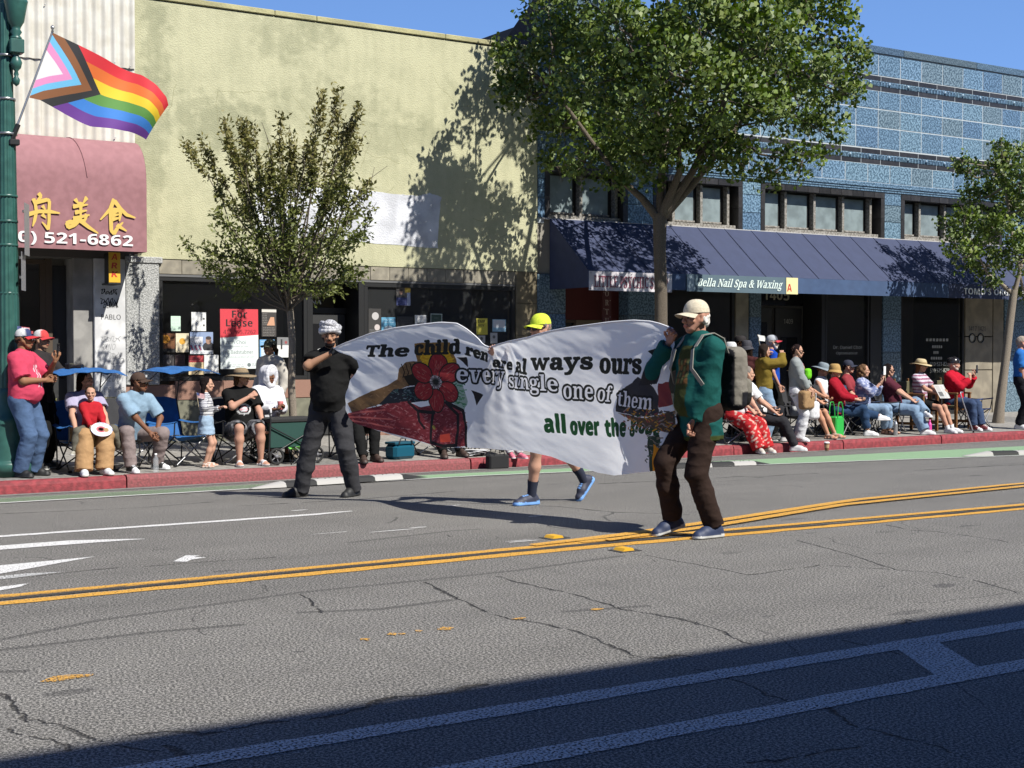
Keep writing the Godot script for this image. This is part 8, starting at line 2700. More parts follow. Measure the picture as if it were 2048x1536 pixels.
	sitter({"label": "woman in straw cloche hat, red shirt and cuffed jeans with crossed legs", "at": side(17.88, -17.42), "yaw": 30.0, "h": 1.64, "cell": 0.017, "skin": LIGHT, "lean": -6.0, "hy": 18.0, "hair": Color(0.12, 0.06, 0.03), "hat": {"kind": "bucket", "col": Color(0.42, 0.26, 0.09), "brim": 0.135, "droop": 0.05, "tall": 0.115}, "hands": [Vector3(18.12, 0.80, -17.18), Vector3(18.0, 0.80, -17.12)], "feet": [side(18.28, -17.10), Vector3(18.70, 0.40, -16.98)], "knees": [Vector3(0.1, 0.7, 1), Vector3(0.45, 1, 1)], "foot_yaw": [20.0, 40.0], "top": {"col": Color(0.30, 0.014, 0.025), "sleeve": 0.95, "loose": 0.022, "collar": true}, "bottom": {"col": Color(0.03, 0.055, 0.115), "len": 0.93, "hem": 0.055}, "shoe_col": white, "sole_col": white})
	sitter({"label": "man in navy cap and dark red top seated at the back", "at": side(18.98, -18.25), "yaw": 28.0, "h": 1.74, "skin": LIGHT, "hy": 14.0, "hat": {"kind": "cap", "col": Color(0.02, 0.025, 0.05)}, "top": {"col": Color(0.25, 0.04, 0.05), "sleeve": 0.4}, "bottom": {"col": dark_jeans}})
	sitter({"label": "curly-haired woman in blue patterned shirt raising a small fan", "at": side(18.55, -17.48), "yaw": 28.0, "h": 1.64, "skin": LIGHT, "hy": 14.0, "hair": Color(0.14, 0.08, 0.045), "hair_style": "curly", "hands": [Vector3(18.82, 1.10, -17.28), Vector3(18.66, 1.06, -17.18)], "elbows": [Vector3(0.4, -1, 0), Vector3(-0.4, -1, 0)], "curl": [0.8, 0.6], "feet": [side(18.99, -17.26), side(18.82, -17.22)], "top": {"sleeve": 0.8, "loose": 0.022, "fn": func(p: Vector3, _n: Vector3) -> Color: return Color(0.48, 0.50, 0.60) if sin(p.x * 80.0 + sin(p.y * 50.0)) * sin(p.y * 70.0) > 0.2 else Color(0.16, 0.19, 0.34)}, "bottom": {"col": pale_jeans, "len": 0.95, "hem": 0.05}, "shoe": "sandal", "shoe_col": Color(0.12, 0.06, 0.03), "sole_col": Color(0.15, 0.08, 0.05)})
	sitter({"label": "black-haired woman in maroon t-shirt with an ankle across her knee", "at": side(19.30, -17.48), "yaw": 34.0, "h": 1.66, "fat": 1.08, "cell": 0.017, "skin": LIGHT, "lean": -8.0, "hy": 18.0, "hair_style": "long", "hair": Color(0.012, 0.01, 0.01), "shades": true, "hands": [Vector3(19.56, 0.74, -17.20), Vector3(19.44, 0.74, -17.12)], "feet": [Vector3(19.50, 0.46, -16.90), side(19.44, -16.86)], "knees": [Vector3(1, 0.8, 0.4), Vector3(0, 0.6, 1)], "foot_yaw": [-50.0, 10.0], "top": {"col": Color(0.085, 0.022, 0.032), "sleeve": 0.4, "loose": 0.02}, "bottom": {"col": pale_jeans, "hem": 0.075, "loose": 0.025}, "shoe_col": white, "sole_col": white})
	sitter({"label": "woman in straw hat and striped t-shirt reading a newspaper", "at": side(20.02, -17.48), "ph": 0.52, "yaw": 16.0, "h": 1.68, "cell": 0.017, "skin": Color(0.46, 0.25, 0.17), "hy": 18.0, "hp": 6.0, "hair_style": "long", "hair": Color(0.14, 0.055, 0.025), "shades": true, "hat": {"kind": "bucket", "col": Color(0.56, 0.45, 0.26), "brim": 0.20, "droop": 0.015, "band": Color(0.40, 0.30, 0.16)}, "hands": [Vector3(20.28, 0.90, -17.20), Vector3(20.12, 0.86, -17.14)], "elbows": [Vector3(1, -0.7, -0.3), Vector3(-1, -0.7, -0.3)], "curl": [0.8, 0.8], "feet": [side(20.28, -16.96), side(20.12, -16.92)], "top": {"fn": stripes(Color(0.55, 0.50, 0.56), Color(0.26, 0.10, 0.16), 95.0), "sleeve": 0.36}, "bottom": {"col": blk, "len": 0.36, "loose": 0.02}, "shoe_col": white, "sole_col": white, "sock": Color(0.6, 0.6, 0.6), "sock_h": 0.14})
	sitter({"label": "man in black cycle helmet and red jacket with a cane holding up a phone", "at": side(20.98, -17.54), "ph": 0.52, "yaw": 16.0, "h": 1.70, "fat": 1.08, "cell": 0.017, "skin": Color(0.48, 0.26, 0.19), "hy": 14.0, "hair": Color(0.3, 0.28, 0.26), "beard": true, "beard_col": Color(0.42, 0.36, 0.32), "hat": {"kind": "helmet", "col": Color(0.025, 0.02, 0.022)}, "hands": [Vector3(21.26, 1.16, -17.28), Vector3(21.12, 1.10, -17.26)], "elbows": [Vector3(0.8, -1, 0), Vector3(-0.6, -1, 0)], "curl": [0.8, 0.7], "hand_dir": [Vector3(0, 1, 0.2), Vector3(0, 1, 0)], "feet": [side(21.22, -17.08), side(21.02, -17.10)], "top": {"col": Color(0.42, 0.012, 0.03), "sleeve": 0.95, "loose": 0.03, "name": "jacket"}, "bottom": {"col": Color(0.045, 0.07, 0.13), "len": 0.96, "hem": 0.065}, "shoe": "high", "shoe_col": Color(0.16, 0.03, 0.035), "sole_col": white})
	stander({"label": "grey-haired man in blue t-shirt and black trousers with a hand in his pocket", "at": side(22.30, -17.05), "yaw": 30.0, "h": 1.74, "fat": 1.14, "cell": 0.016, "skin": Color(0.48, 0.25, 0.18), "hy": 20.0, "hair": Color(0.34, 0.29, 0.24), "hands": [Vector3(22.46, 1.02, -17.10), Vector3(22.22, 1.00, -16.90)], "feet": [side(22.38, -17.08), side(22.20, -17.02)], "top": {"col": Color(0.03, 0.14, 0.42), "sleeve": 0.42, "loose": 0.024, "hem": -0.02}, "bottom": {"col": Color(0.018, 0.018, 0.02), "hem": 0.056, "loose": 0.018}, "shoe": "run", "shoe_col": white, "sole_col": white})
# ---------- the banner ----------
const BT := [[0.07, 0.03], [0.28, -0.02], [0.71, -0.11], [1.06, -0.16], [1.37, -0.19], [1.60, -0.21], [1.76, -0.20], [1.83, -0.16], [1.91, -0.09], [2.00, -0.00], [2.08, 0.02], [2.27, -0.01], [2.46, -0.03], [2.85, -0.06], [3.18, -0.11], [3.45, -0.14], [3.69, -0.16], [3.90, -0.18], [4.10, -0.19], [4.25, -0.18], [4.35, -0.16], [4.48, -0.12]]
const BL := [[0.07, 0.03], [0.20, 0.07], [0.39, 0.10], [0.52, 0.15], [0.56, 0.21], [0.41, 0.33], [0.32, 0.46], [0.29, 0.63], [0.35, 0.72]]
const BB := [[0.35, 0.72], [0.41, 0.76], [0.77, 0.85], [1.01, 0.91], [1.39, 0.96], [1.83, 0.94], [2.20, 0.94], [2.56, 0.93], [2.89, 0.96], [3.18, 1.03], [3.42, 1.07], [3.59, 1.08], [4.08, 1.01], [4.44, 0.96]]
const BR := [[4.48, -0.12], [4.51, 0.00], [4.48, 0.12], [4.48, 0.31], [4.53, 0.46], [4.59, 0.59], [4.50, 0.71], [4.45, 0.82], [4.44, 0.96]]

# banner surface in its own metres: s along the top hem, h downwards; the wind blows the foot of the cloth back and the middle bearer pulls the hem back
const BAN_A := Vector3(6.06, 1.70, -12.80)
const BAN_D := Vector3(0.17314, 0, 0.98490)
const BAN_N := Vector3(-0.98490, 0, 0.17314)

func ban(s: float, h: float) -> Vector3:
	var w := -0.28 * exp(-pow((s - 2.0) / 0.75, 2.0) - pow(h / 0.6, 2.0)) + 0.10 * sin(PI * clampf(s / 2.0, 0, 1)) * exp(-pow((h - 0.3) / 0.5, 2.0)) + 0.12 * sin(PI * clampf((s - 2.0) / 2.447, 0, 1)) * exp(-pow((h - 0.35) / 0.5, 2.0))
	# folds fan out from the four grips
	for g in [[0.08, 0.03, 17.0, 1.2], [2.09, 0.02, 15.0, 0.9], [2.44, -0.03, 13.0, 0.9], [4.46, -0.1, 16.0, 1.3], [4.6, 0.58, 18.0, 0.9]]:
		var dx: float = s - g[0]
		var dy: float = h - g[1]
		var r := sqrt(dx * dx + dy * dy)
		w += 0.0085 * sin(atan2(dy, dx) * g[2] + 1.3 * sin(r * 3.0 + g[0])) * smoothstep(0.0, 0.25, r) * exp(-r / g[3])
	w += 0.006 * fine.get_noise_2d(s * 1.4 + h * 2.5, h * 7.0 - s * 1.2) + 0.004 * fine.get_noise_2d(s * 3.0 + 9.0, h * 16.0 - s * 5.0)
	return BAN_A + BAN_D * s + Vector3(0, -h, 0) + BAN_N * (h * (-0.30 * smoothstep(0.2, 1.2, s) * (1.0 - smoothstep(3.5, 4.4, s)) + 0.10 * smoothstep(3.7, 4.5, s)) + w)

func build_banner():
	var t := thing("parade_banner", "long white cloth banner with painted lettering and a red flower carried across the street", "banner", Vector3(6.45, 0.2, -10.6))
	var o := t.position
	var grid := []
	var nu := 190
	var nv := 56
	var T := []
	var B := []
	for i in nu + 1:
		T.append(along(BT, float(i) / nu)); B.append(along(BB, float(i) / nu))
	var p00: Vector2 = T[0]
	var p10: Vector2 = T[nu]
	var p01: Vector2 = B[0]
	var p11: Vector2 = B[nu]
	var b := MB.new()
	b.has_uv = true
	var uvs := []
	for j in nv + 1:
		var v := float(j) / nv
		var row := []
		var l := along(BL, v)
		var r := along(BR, v)
		for i in nu + 1:
			var u := float(i) / nu
			var q: Vector2 = T[i] * (1 - v) + B[i] * v + l * (1 - u) + r * u - (p00 * (1 - u) * (1 - v) + p10 * u * (1 - v) + p01 * (1 - u) * v + p11 * u * v)
			row.append(ban(q.x, q.y) - o)
			uvs.append(Vector2(q.x / 4.7, (q.y + 0.25) / 1.3))
		grid.append(row)
	b.sheet(grid, Vector3(-1, 0, 0))
	for i in uvs.size():
		b.uv[i] = uvs[i]
	var m := print_mat(banner_print(), 0.85)
	m.backlight_enabled = true
	m.backlight = Color(0.95, 0.95, 0.95)
	put(t, "cloth", b, m)
	# the rolled hem along the top
	var hem := MB.new()
	var pts := []
	for i in range(0, nu + 1, 2):
		pts.append(grid[0][i])
	hem.tube(pts, [0.007], 6)
	put(t, "hem", hem, cmat("hem_white", Color(0.68, 0.68, 0.70), 0.85))

func bp(s: float, h: float) -> Vector2:
	return Vector2(s / 4.7 * 2048.0, (h + 0.25) / 1.3 * 566.0)

func bpoly(cv: Canvas, pts: Array, col: Color, rough := 0.0):
	var q := PackedVector2Array()
	for k in pts.size():
		var a := bp(pts[k][0], pts[k][1])
		var c := bp(pts[(k + 1) % pts.size()][0], pts[(k + 1) % pts.size()][1])
		for i in 4:
			var p := a.lerp(c, i / 4.0)
			q.append(p + Vector2(fine.get_noise_2d(p.x * 0.1, p.y * 0.1), fine.get_noise_2d(p.x * 0.1 + 50, p.y * 0.1)) * rough)
	cv.poly(q, col)

func daub(cv: Canvas, x0: float, y0: float, x1: float, y1: float, n: int, cols: Array, seed_: int, clip: Array = []):
	var r := RandomNumberGenerator.new()
	r.seed = seed_
	var cp := PackedVector2Array()
	for q in clip:
		cp.append(Vector2(q[0], q[1]))
	for k in n:
		var s := r.randf_range(x0, x1)
		var h := r.randf_range(y0, y1)
		if cp.size() and not Geometry2D.is_point_in_polygon(Vector2(s, h), cp):
			continue
		var d := Vector2(r.randf_range(0.01, 0.04), r.randf_range(-0.02, 0.02))
		cv.stroke([bp(s, h), bp(s + d.x, h + d.y)], r.randf_range(2.0, 5.0), cols[r.randi() % cols.size()])

func word(cv: Canvas, s: String, a: Array, b: Array, tall: float, col: Color, slant := 0.0, outline := false, kind := "serif_bold"):
	var p := bp(a[0], a[1])
	var e := bp(b[0], b[1])
	var sz := tall / 1.3 * 566.0 / 0.72
	var fit := p.distance_to(e)
	var rot := (e - p).angle()
	if outline:
		for k in 12:
			draw_text(cv, s, p + Vector2(cos(TAU * k / 12), sin(TAU * k / 12)) * 8.0, sz, Color(0.02, 0.022, 0.02), kind, fit, rot, slant)
		draw_text(cv, s, p, sz, Color(0.78, 0.78, 0.80), kind, fit, rot, slant)
	else:
		for k in 5:
			draw_text(cv, s, p + Vector2(cos(TAU * k / 5), sin(TAU * k / 5)) * 3.2, sz, col, kind, fit, rot, slant)

func banner_print() -> Canvas:
	var cv := Canvas.new(2048, 566, Color(0.85, 0.855, 0.87))
	var ink := Color(0.02, 0.022, 0.018)
	# the painted figure with its raised fist and red flower
	bpoly(cv, [[1.28, -0.02], [1.64, -0.03], [1.68, 0.17], [1.30, 0.18]], Color(0.28, 0.15, 0.04), 4)
	bpoly(cv, [[1.33, 0.07], [1.62, 0.05], [1.66, 0.20], [1.34, 0.22]], Color(0.62, 0.36, 0.02), 6)
	daub(cv, 1.33, 0.06, 1.64, 0.18, 70, [Color(0.70, 0.45, 0.03), Color(0.55, 0.28, 0.02)], 1)
	bpoly(cv, [[1.66, 0.20], [1.74, 0.34], [1.80, 0.52], [1.74, 0.62], [1.60, 0.5]], Color(0.34, 0.45, 0.37), 8)
	daub(cv, 1.58, 0.34, 1.76, 0.58, 90, [Color(0.06, 0.22, 0.09), Color(0.12, 0.32, 0.16)], 2)
	var arm := [[0.33, 0.57], [0.66, 0.45], [0.91, 0.38], [1.04, 0.32], [1.08, 0.22], [1.18, 0.155], [1.34, 0.145], [1.36, 0.24], [1.28, 0.33], [1.07, 0.41], [0.80, 0.55], [0.40, 0.66]]
	bpoly(cv, arm, Color(0.20, 0.115, 0.055), 3)
	daub(cv, 0.3, 0.15, 1.36, 0.64, 300, [Color(0.25, 0.15, 0.07), Color(0.15, 0.08, 0.04), Color(0.30, 0.18, 0.09)], 3, arm)
	for k in 4:
		cv.stroke([bp(1.12 + k * 0.05, 0.18 - 0.005 * k), bp(1.14 + k * 0.045, 0.25 + 0.008 * k), bp(1.11 + k * 0.045, 0.30)], 5.0, Color(0.03, 0.02, 0.012))
	bpoly(cv, [[1.12, 0.29], [1.32, 0.25], [1.32, 0.37], [1.16, 0.38]], Color(0.025, 0.018, 0.012), 3)
	bpoly(cv, [[0.74, 0.57], [0.98, 0.42], [1.23, 0.38], [1.30, 0.52], [0.92, 0.58]], Color(0.018, 0.022, 0.03), 4)
	daub(cv, 0.9, 0.42, 1.24, 0.52, 40, [Color(0.05, 0.10, 0.10), Color(0.12, 0.16, 0.18)], 4)
	var sh := [[0.28, 0.68], [0.60, 0.61], [0.85, 0.56], [1.12, 0.53], [1.24, 0.58], [1.58, 0.53], [1.73, 0.60], [1.76, 0.76], [1.73, 0.93], [1.39, 0.97], [0.82, 0.85], [0.30, 0.75]]
	bpoly(cv, sh, Color(0.20, 0.032, 0.04), 4)
	daub(cv, 0.3, 0.5, 1.8, 0.95, 1000, [Color(0.26, 0.045, 0.055), Color(0.16, 0.022, 0.03), Color(0.32, 0.09, 0.10), Color(0.40, 0.17, 0.17), Color(0.13, 0.018, 0.026)], 5, sh)
	for q in [[[0.34, 0.67], [0.6, 0.64], [0.8, 0.62]], [[0.34, 0.70], [0.6, 0.70], [0.86, 0.71]], [[0.36, 0.735], [0.6, 0.755], [0.84, 0.79]]]:
		cv.stroke([bp(q[0][0], q[0][1]), bp(q[1][0], q[1][1]), bp(q[2][0], q[2][1])], 7.0, Color(0.50, 0.12, 0.11))
	for q in [[[1.40, 0.60], [1.34, 0.74], [1.26, 0.92]], [[1.56, 0.53], [1.68, 0.64], [1.66, 0.78], [1.60, 0.93]], [[1.12, 0.54], [1.20, 0.62], [1.40, 0.63]], [[1.58, 0.53], [1.74, 0.60], [1.77, 0.76], [1.74, 0.93]], [[1.2, 0.62], [1.18, 0.72], [1.22, 0.78]], [[1.28, 0.92], [1.42, 0.945], [1.6, 0.93]]]:
		var pts := []
		for p in q:
			pts.append(bp(p[0], p[1]))
		cv.stroke(pts, 14.0, Color(0.02, 0.017, 0.02))
	bpoly(cv, [[1.42, 0.84], [1.55, 0.82], [1.54, 0.90], [1.40, 0.91]], Color(0.62, 0.08, 0.05), 3)
	cv.disc(bp(1.36, 0.77), 9, Color(0.25, 0.2, 0.05))
	for a in [[1.50, 0.17, 0.3], [1.63, 0.25, 1.2], [1.61, 0.44, 2.3], [1.45, 0.53, 3.2], [1.31, 0.43, 4.2], [1.32, 0.25, 5.2]]:
		var c := bp(lerpf(1.47, a[0], 0.92), lerpf(0.34, a[1], 0.92))
		var ang := (c - bp(1.47, 0.34)).angle()
		cv.disc(c, 51, ink, 0.82, ang)
		cv.disc(c, 46, Color(0.30, 0.028, 0.032), 0.80, ang)
		var r := RandomNumberGenerator.new()
		r.seed = int(a[0] * 100)
		for k in 34:
			var p := c + Vector2(r.randf_range(-36, 30), r.randf_range(-25, 25)).rotated(ang)
			cv.stroke([p, p + Vector2(r.randf_range(6, 14), 0).rotated(ang)], 3.0, [Color(0.42, 0.05, 0.045), Color(0.22, 0.02, 0.025), Color(0.40, 0.12, 0.10)][k % 3])
	cv.disc(bp(1.47, 0.34), 27, Color(0.45, 0.38, 0.38))
	for k in 22:
		var d := Vector2(1, 0).rotated(TAU * k / 22)
		cv.stroke([bp(1.47, 0.34), bp(1.47, 0.34) + d * (18 + 9 * (k % 3))], 3.0, ink)
	for q in [[[1.68, 0.11], [1.78, 0.11], [1.80, 0.20]], [[1.84, 0.41], [1.98, 0.45], [1.91, 0.55]]]:
		bpoly(cv, q, Color(0.03, 0.025, 0.022), 1.5)
	# the wording
	word(cv, "The", [0.66, 0.105], [1.22, 0.10], 0.10, ink, 0.4)
	word(cv, "child", [1.29, 0.09], [1.74, 0.075], 0.12, ink, 0.2)
	word(cv, "ren", [1.78, 0.085], [2.02, 0.15], 0.095, ink, 0.1)
	word(cv, "are", [2.12, 0.19], [2.52, 0.215], 0.08, ink)
	word(cv, "al", [2.60, 0.235], [2.82, 0.25], 0.12, ink, 0.1)
	word(cv, "ways", [2.90, 0.25], [3.69, 0.235], 0.125, ink, 0.15)
	word(cv, "ours", [3.77, 0.225], [4.20, 0.23], 0.15, ink, 0.1)
	word(cv, "every", [1.68, 0.385], [2.34, 0.395], 0.15, ink, 0.0, true)
	word(cv, "single", [2.44, 0.415], [3.24, 0.43], 0.13, ink, 0.1, true)
	word(cv, "one", [3.30, 0.445], [3.63, 0.45], 0.14, ink, 0.3, true)
	word(cv, "of", [3.68, 0.455], [3.86, 0.46], 0.125, ink, 0.35, true)
	bpoly(cv, [[3.88, 0.53], [3.93, 0.38], [4.08, 0.31], [4.16, 0.25], [4.30, 0.31], [4.40, 0.40], [4.40, 0.54], [4.2, 0.56]], Color(0.045, 0.043, 0.048), 4)
	word(cv, "them", [3.92, 0.485], [4.33, 0.505], 0.12, ink, 0.25, true)
	var leaf_green := Color(0.015, 0.065, 0.025)
	word(cv, "all", [2.92, 0.745], [3.20, 0.74], 0.15, leaf_green, 0.42, false, "sans_bold")
	word(cv, "over", [3.26, 0.75], [3.60, 0.74], 0.14, leaf_green, 0.46, false, "sans_bold")
	word(cv, "the", [3.68, 0.745], [3.98, 0.725], 0.135, leaf_green, 0.45, false, "sans_bold")
	word(cv, "globe", [4.06, 0.715], [4.42, 0.74], 0.12, leaf_green, 0.2, false, "sans_bold")
	# the group painted at the far end
	bpoly(cv, [[4.26, 0.05], [4.33, 0.03], [4.35, 0.13]], ink, 1)
	bpoly(cv, [[4.25, 0.14], [4.35, 0.10], [4.41, 0.15], [4.37, 0.30], [4.18, 0.32]], Color(0.03, 0.03, 0.033), 3)
	cv.disc(bp(4.34, 0.20), 14, Color(0.6, 0.6, 0.62))
	for k in 9:
		cv.disc(bp(4.31 + 0.012 * (k % 4), 0.16 + 0.018 * k), 3.0, ink)
	bpoly(cv, [[4.38, 0.30], [4.52, 0.28], [4.53, 0.46], [4.40, 0.48]], Color(0.25, 0.05, 0.05), 5)
	bpoly(cv, [[3.90, 0.54], [4.26, 0.57], [4.55, 0.50], [4.58, 0.68], [4.24, 0.63]], Color(0.10, 0.07, 0.045), 5)
	daub(cv, 3.95, 0.5, 4.55, 0.67, 150, [Color(0.45, 0.20, 0.03), Color(0.05, 0.05, 0.05), Color(0.30, 0.06, 0.06), Color(0.55, 0.30, 0.04), Color(0.28, 0.24, 0.22)], 6)
	bpoly(cv, [[4.28, 0.71], [4.42, 0.69], [4.46, 0.98], [4.34, 0.99]], Color(0.03, 0.05, 0.035), 5)
	daub(cv, 4.26, 0.68, 4.44, 0.9, 60, [Color(0.05, 0.12, 0.05), Color(0.2, 0.18, 0.15), Color(0.02, 0.03, 0.02)], 7)
	bpoly(cv, [[4.36, 0.76], [4.44, 0.80], [4.46, 0.99], [4.37, 0.99]], Color(0.60, 0.24, 0.01), 4)
	return cv

# ---------- what people hold, and what lies on the road ----------
func round_box(b: MB, c: Vector3, h: Vector3, r: float, cell: float, col: Variant, n: FastNoiseLite = null):
	var f := Field.new(c - h - Vector3.ONE * 0.03, c + h + Vector3.ONE * 0.03, cell, 0.03)
	var ny := int(ceil(h.y / r * 1.3)) + 1
	var nz := int(ceil(h.z / r * 1.3)) + 1
	for y in ny:
		for z in nz:
			var yy := (2.0 * y / (ny - 1) - 1.0) * maxf(0.0, h.y - r)
			var zz := (2.0 * z / (nz - 1) - 1.0) * maxf(0.0, h.z - r)
			f.bone(c + Vector3(-maxf(0.0, h.x - r), yy, zz), c + Vector3(maxf(0.0, h.x - r), yy, zz), r, r)
	if n:
		f.wrinkle(n, 0.01, Vector3(9, 6, 9))
	f.mesh(b, col)

func hand_flag(label: String, at: Vector3, lean: Vector3, size: float, cols: Array):
	var t := thing("hand_flag", label, "flag", at)
	var st := MB.new()
	st.bar(Vector3.ZERO, lean, 0.004, 6)
	put(t, "stick", st, cmat("flag_stick", Color(0.5, 0.42, 0.28), 0.7))
	var g := []
	for j in 6:
		var row := []
		for i in 9:
			var u := i / 8.0
			row.append(lean * (1.0 - j / 5.0 * size / lean.length()) + Vector3(u * size * 1.45, -0.02 * u, 0.02 * sin(u * 7.0 + j * 0.6)))
		g.append(row)
	var b := MB.new()
	b.has_uv = true
	b.sheet(g, Vector3(0, 0, 1))
	var cv := Canvas.new(96, 64, cols[0])
	if cols.size() > 1:
		for k in 7:
			cv.rect(Rect2(0, k * 9.2, 96, 4.6), cols[1])
		cv.rect(Rect2(0, 0, 42, 34), cols[2])
		for k in 24:
			cv.rect(Rect2(4 + (k % 6) * 6.4, 4 + (k / 6) * 8, 2, 2), cols[0])
	put(t, "cloth", b, print_mat(cv, 0.8))

func build_small_things():
	var blk := cmat("black_cloth", Color(0.013, 0.013, 0.014), 0.9)
	var wn := FastNoiseLite.new()
	wn.seed = 2; wn.frequency = 1.0
	# backpack
	var bk := thing("backpack", "grey and black backpack worn by the marcher in the green overshirt", "backpack", Vector3(7.205, 1.44, -8.155), deg_to_rad(-98.0))
	var b := MB.new()
	round_box(b, Vector3(0, 0, -0.02), Vector3(0.14, 0.235, 0.085), 0.065, 0.014, func(p: Vector3, _n: Vector3) -> Color: return Color(0.018, 0.018, 0.02) if (p.y < -0.10 and p.z < -0.02) or p.z > 0.035 or p.y < -0.2 else Color(0.20, 0.185, 0.16), wn)
	put(bk, "body", b, cloth_mat())
	b = MB.new()
	round_box(b, Vector3(0, -0.10, -0.105), Vector3(0.105, 0.10, 0.035), 0.035, 0.014, func(p: Vector3, _n: Vector3) -> Color: return Color(0.02, 0.02, 0.022) if p.y < -0.10 else Color(0.18, 0.165, 0.14), wn)
	put(bk, "pocket", b, cloth_mat())
	for m in [-1.0, 1.0]:
		var pts := []
		for q in [[0.10, 0.20, 0.07], [0.12, 0.31, 0.13], [0.125, 0.35, 0.22], [0.12, 0.335, 0.31], [0.125, 0.22, 0.40], [0.15, 0.08, 0.425], [0.205, -0.04, 0.36]]:
			pts.append(Vector3(m * q[0], q[1], q[2]))
		var g := []
		for i in 25:
			var c := along3(pts, i / 24.0)
			var d := (along3(pts, minf(1.0, i / 24.0 + 0.05)) - along3(pts, maxf(0.0, i / 24.0 - 0.05))).normalized()
			var w := d.cross(Vector3(0, 0.3, 1)).normalized() * 0.017
			if absf(d.z) > 0.5: w = Vector3(0.017, 0, 0)
			g.append([c - w, c, c + w])
		b = MB.new()
		b.sheet(g, Vector3.UP, 0.006)
		put(bk, "strap", b, mat(Color(0.24, 0.23, 0.20), 0.85))
	b = MB.new()
	b.tube([Vector3(-0.04, 0.25, 0.05), Vector3(-0.03, 0.31, 0.06), Vector3(0.03, 0.31, 0.06), Vector3(0.04, 0.25, 0.05)], [0.008], 6)
	put(bk, "grab_loop", b, blk)
	# phones, camera
	for q in [[Vector3(4.475, 1.60, -16.90), 55.0, "black phone held up by the man in the pink t-shirt"], [Vector3(21.285, 1.235, -17.24), 20.0, "phone held up by the man in the cycle helmet"]]:
		var ph := thing("phone", q[2], "phone", q[0], deg_to_rad(q[1]))
		part(ph, "case", boxm(Vector3(-0.037, -0.02, -0.005), Vector3(0.037, 0.13, 0.005), 0.004), cmat("phone_black", Color(0.012, 0.012, 0.014), 0.2))
		part(ph, "lens", boxm(Vector3(-0.03, 0.09, 0.005), Vector3(0.0, 0.122, 0.008), 0.002), cmat("shades", Color(0.012, 0.011, 0.012), 0.12))
	var cam := thing("photo_camera", "black camera with a long lens held behind the man in pink", "camera", Vector3(4.75, 1.44, -17.44), deg_to_rad(48.0))
	part(cam, "body", boxm(Vector3(-0.065, -0.045, -0.035), Vector3(0.065, 0.05, 0.035), 0.012), cmat("phone_black", Color(0.012, 0.012, 0.014), 0.2))
	b = MB.new()
	b.lathe([Vector2(0.036, 0.03), Vector2(0.036, 0.10), Vector2(0.042, 0.11), Vector2(0.042, 0.17), Vector2(0.03, 0.165), Vector2(0, 0.15)], Transform3D(Basis(Vector3(1, 0, 0), PI / 2)), 16)
	put(cam, "lens", b, cmat("phone_black", Color(0.012, 0.012, 0.014), 0.2))
	# flags on sticks
	var usa := [Color(0.6, 0.6, 0.6), Color(0.42, 0.03, 0.05), Color(0.03, 0.05, 0.18)]
	hand_flag("small striped flag stuck behind the red, white and blue cap", Vector3(4.10, 1.60, -17.22), Vector3(-0.04, 0.34, 0.0), 0.11, usa)
	hand_flag("small striped flag on a stick held by the little girl", Vector3(6.24, 0.90, -17.0), Vector3(-0.05, 0.22, 0.03), 0.07, usa)
	hand_flag("small plain white flag on a stick above the olive jacket", Vector3(16.05, 1.60, -17.35), Vector3(-0.10, 0.30, 0.0), 0.10, [Color(0.66, 0.66, 0.64)])
	# the child's paper plate
	var pl := thing("paper_plate", "paper plate painted red, white and blue held by the child in red", "plate", Vector3(4.97, 0.70, -16.90), 0.0)
	b = MB.new()
	b.has_uv = true
	var ring := []
	for k in 4:
		var row := []
		for i in 29:
			row.append(Vector3(cos(TAU * i / 28), sin(TAU * i / 28) * 0.62, 0.0) * [0.0, 0.07, 0.10, 0.13][k] + Vector3(0, 0.0, 0.012 * k) + Vector3(0, 0, -0.5 * sin(TAU * i / 28) * [0.0, 0.07, 0.10, 0.13][k]))
		ring.append(row)
	b.sheet(ring, Vector3(0, 0.3, 1), 0.003)
	var cv := Canvas.new(96, 64, Color(0.62, 0.62, 0.66))
	cv.rect(Rect2(0, 0, 96, 18), Color(0.5, 0.12, 0.14))
	for k in 30:
		cv.rect(Rect2((k * 17) % 96, 40 + (k * 7) % 22, 4, 3), Color(0.05, 0.10, 0.40))
	for k in 16:
		cv.rect(Rect2((k * 13) % 96, 20 + (k * 5) % 14, 5, 2), Color(0.55, 0.1, 0.12))
	put(pl, "disc", b, print_mat(cv, 0.8))
	# paper bag, white carrier bag, newspaper, fan, cane, glove, cup
	var pb := thing("paper_bag", "brown paper grocery bag carried by the woman in the grey jacket", "bag", Vector3(16.33, 0.84, -16.60), deg_to_rad(20.0))
	b = MB.new()
	round_box(b, Vector3(0, 0, 0), Vector3(0.17, 0.14, 0.07), 0.03, 0.012, Color(0.32, 0.20, 0.105), wn)
	put(pb, "body", b, cloth_mat())
	for z in [-0.05, 0.05]:
		b = MB.new()
		b.tube([Vector3(-0.06, 0.13, z), Vector3(-0.04, 0.2, z * 0.4), Vector3(0.04, 0.2, z * 0.4), Vector3(0.06, 0.13, z)], [0.006], 5)
		put(pb, "handle", b, mat(Color(0.28, 0.17, 0.09), 0.9))
	var wb2 := thing("white_bag", "thin white carrier bag hanging from the woman in the grey jacket", "bag", Vector3(16.55, 0.66, -16.66))
	b = MB.new()
	round_box(b, Vector3(0, 0, 0), Vector3(0.10, 0.14, 0.06), 0.05, 0.012, Color(0.64, 0.64, 0.66), wn)
	b.tube([Vector3(-0.05, 0.12, 0), Vector3(-0.02, 0.28, 0.02), Vector3(0.03, 0.28, 0.02), Vector3(0.05, 0.12, 0)], [0.010], 5)
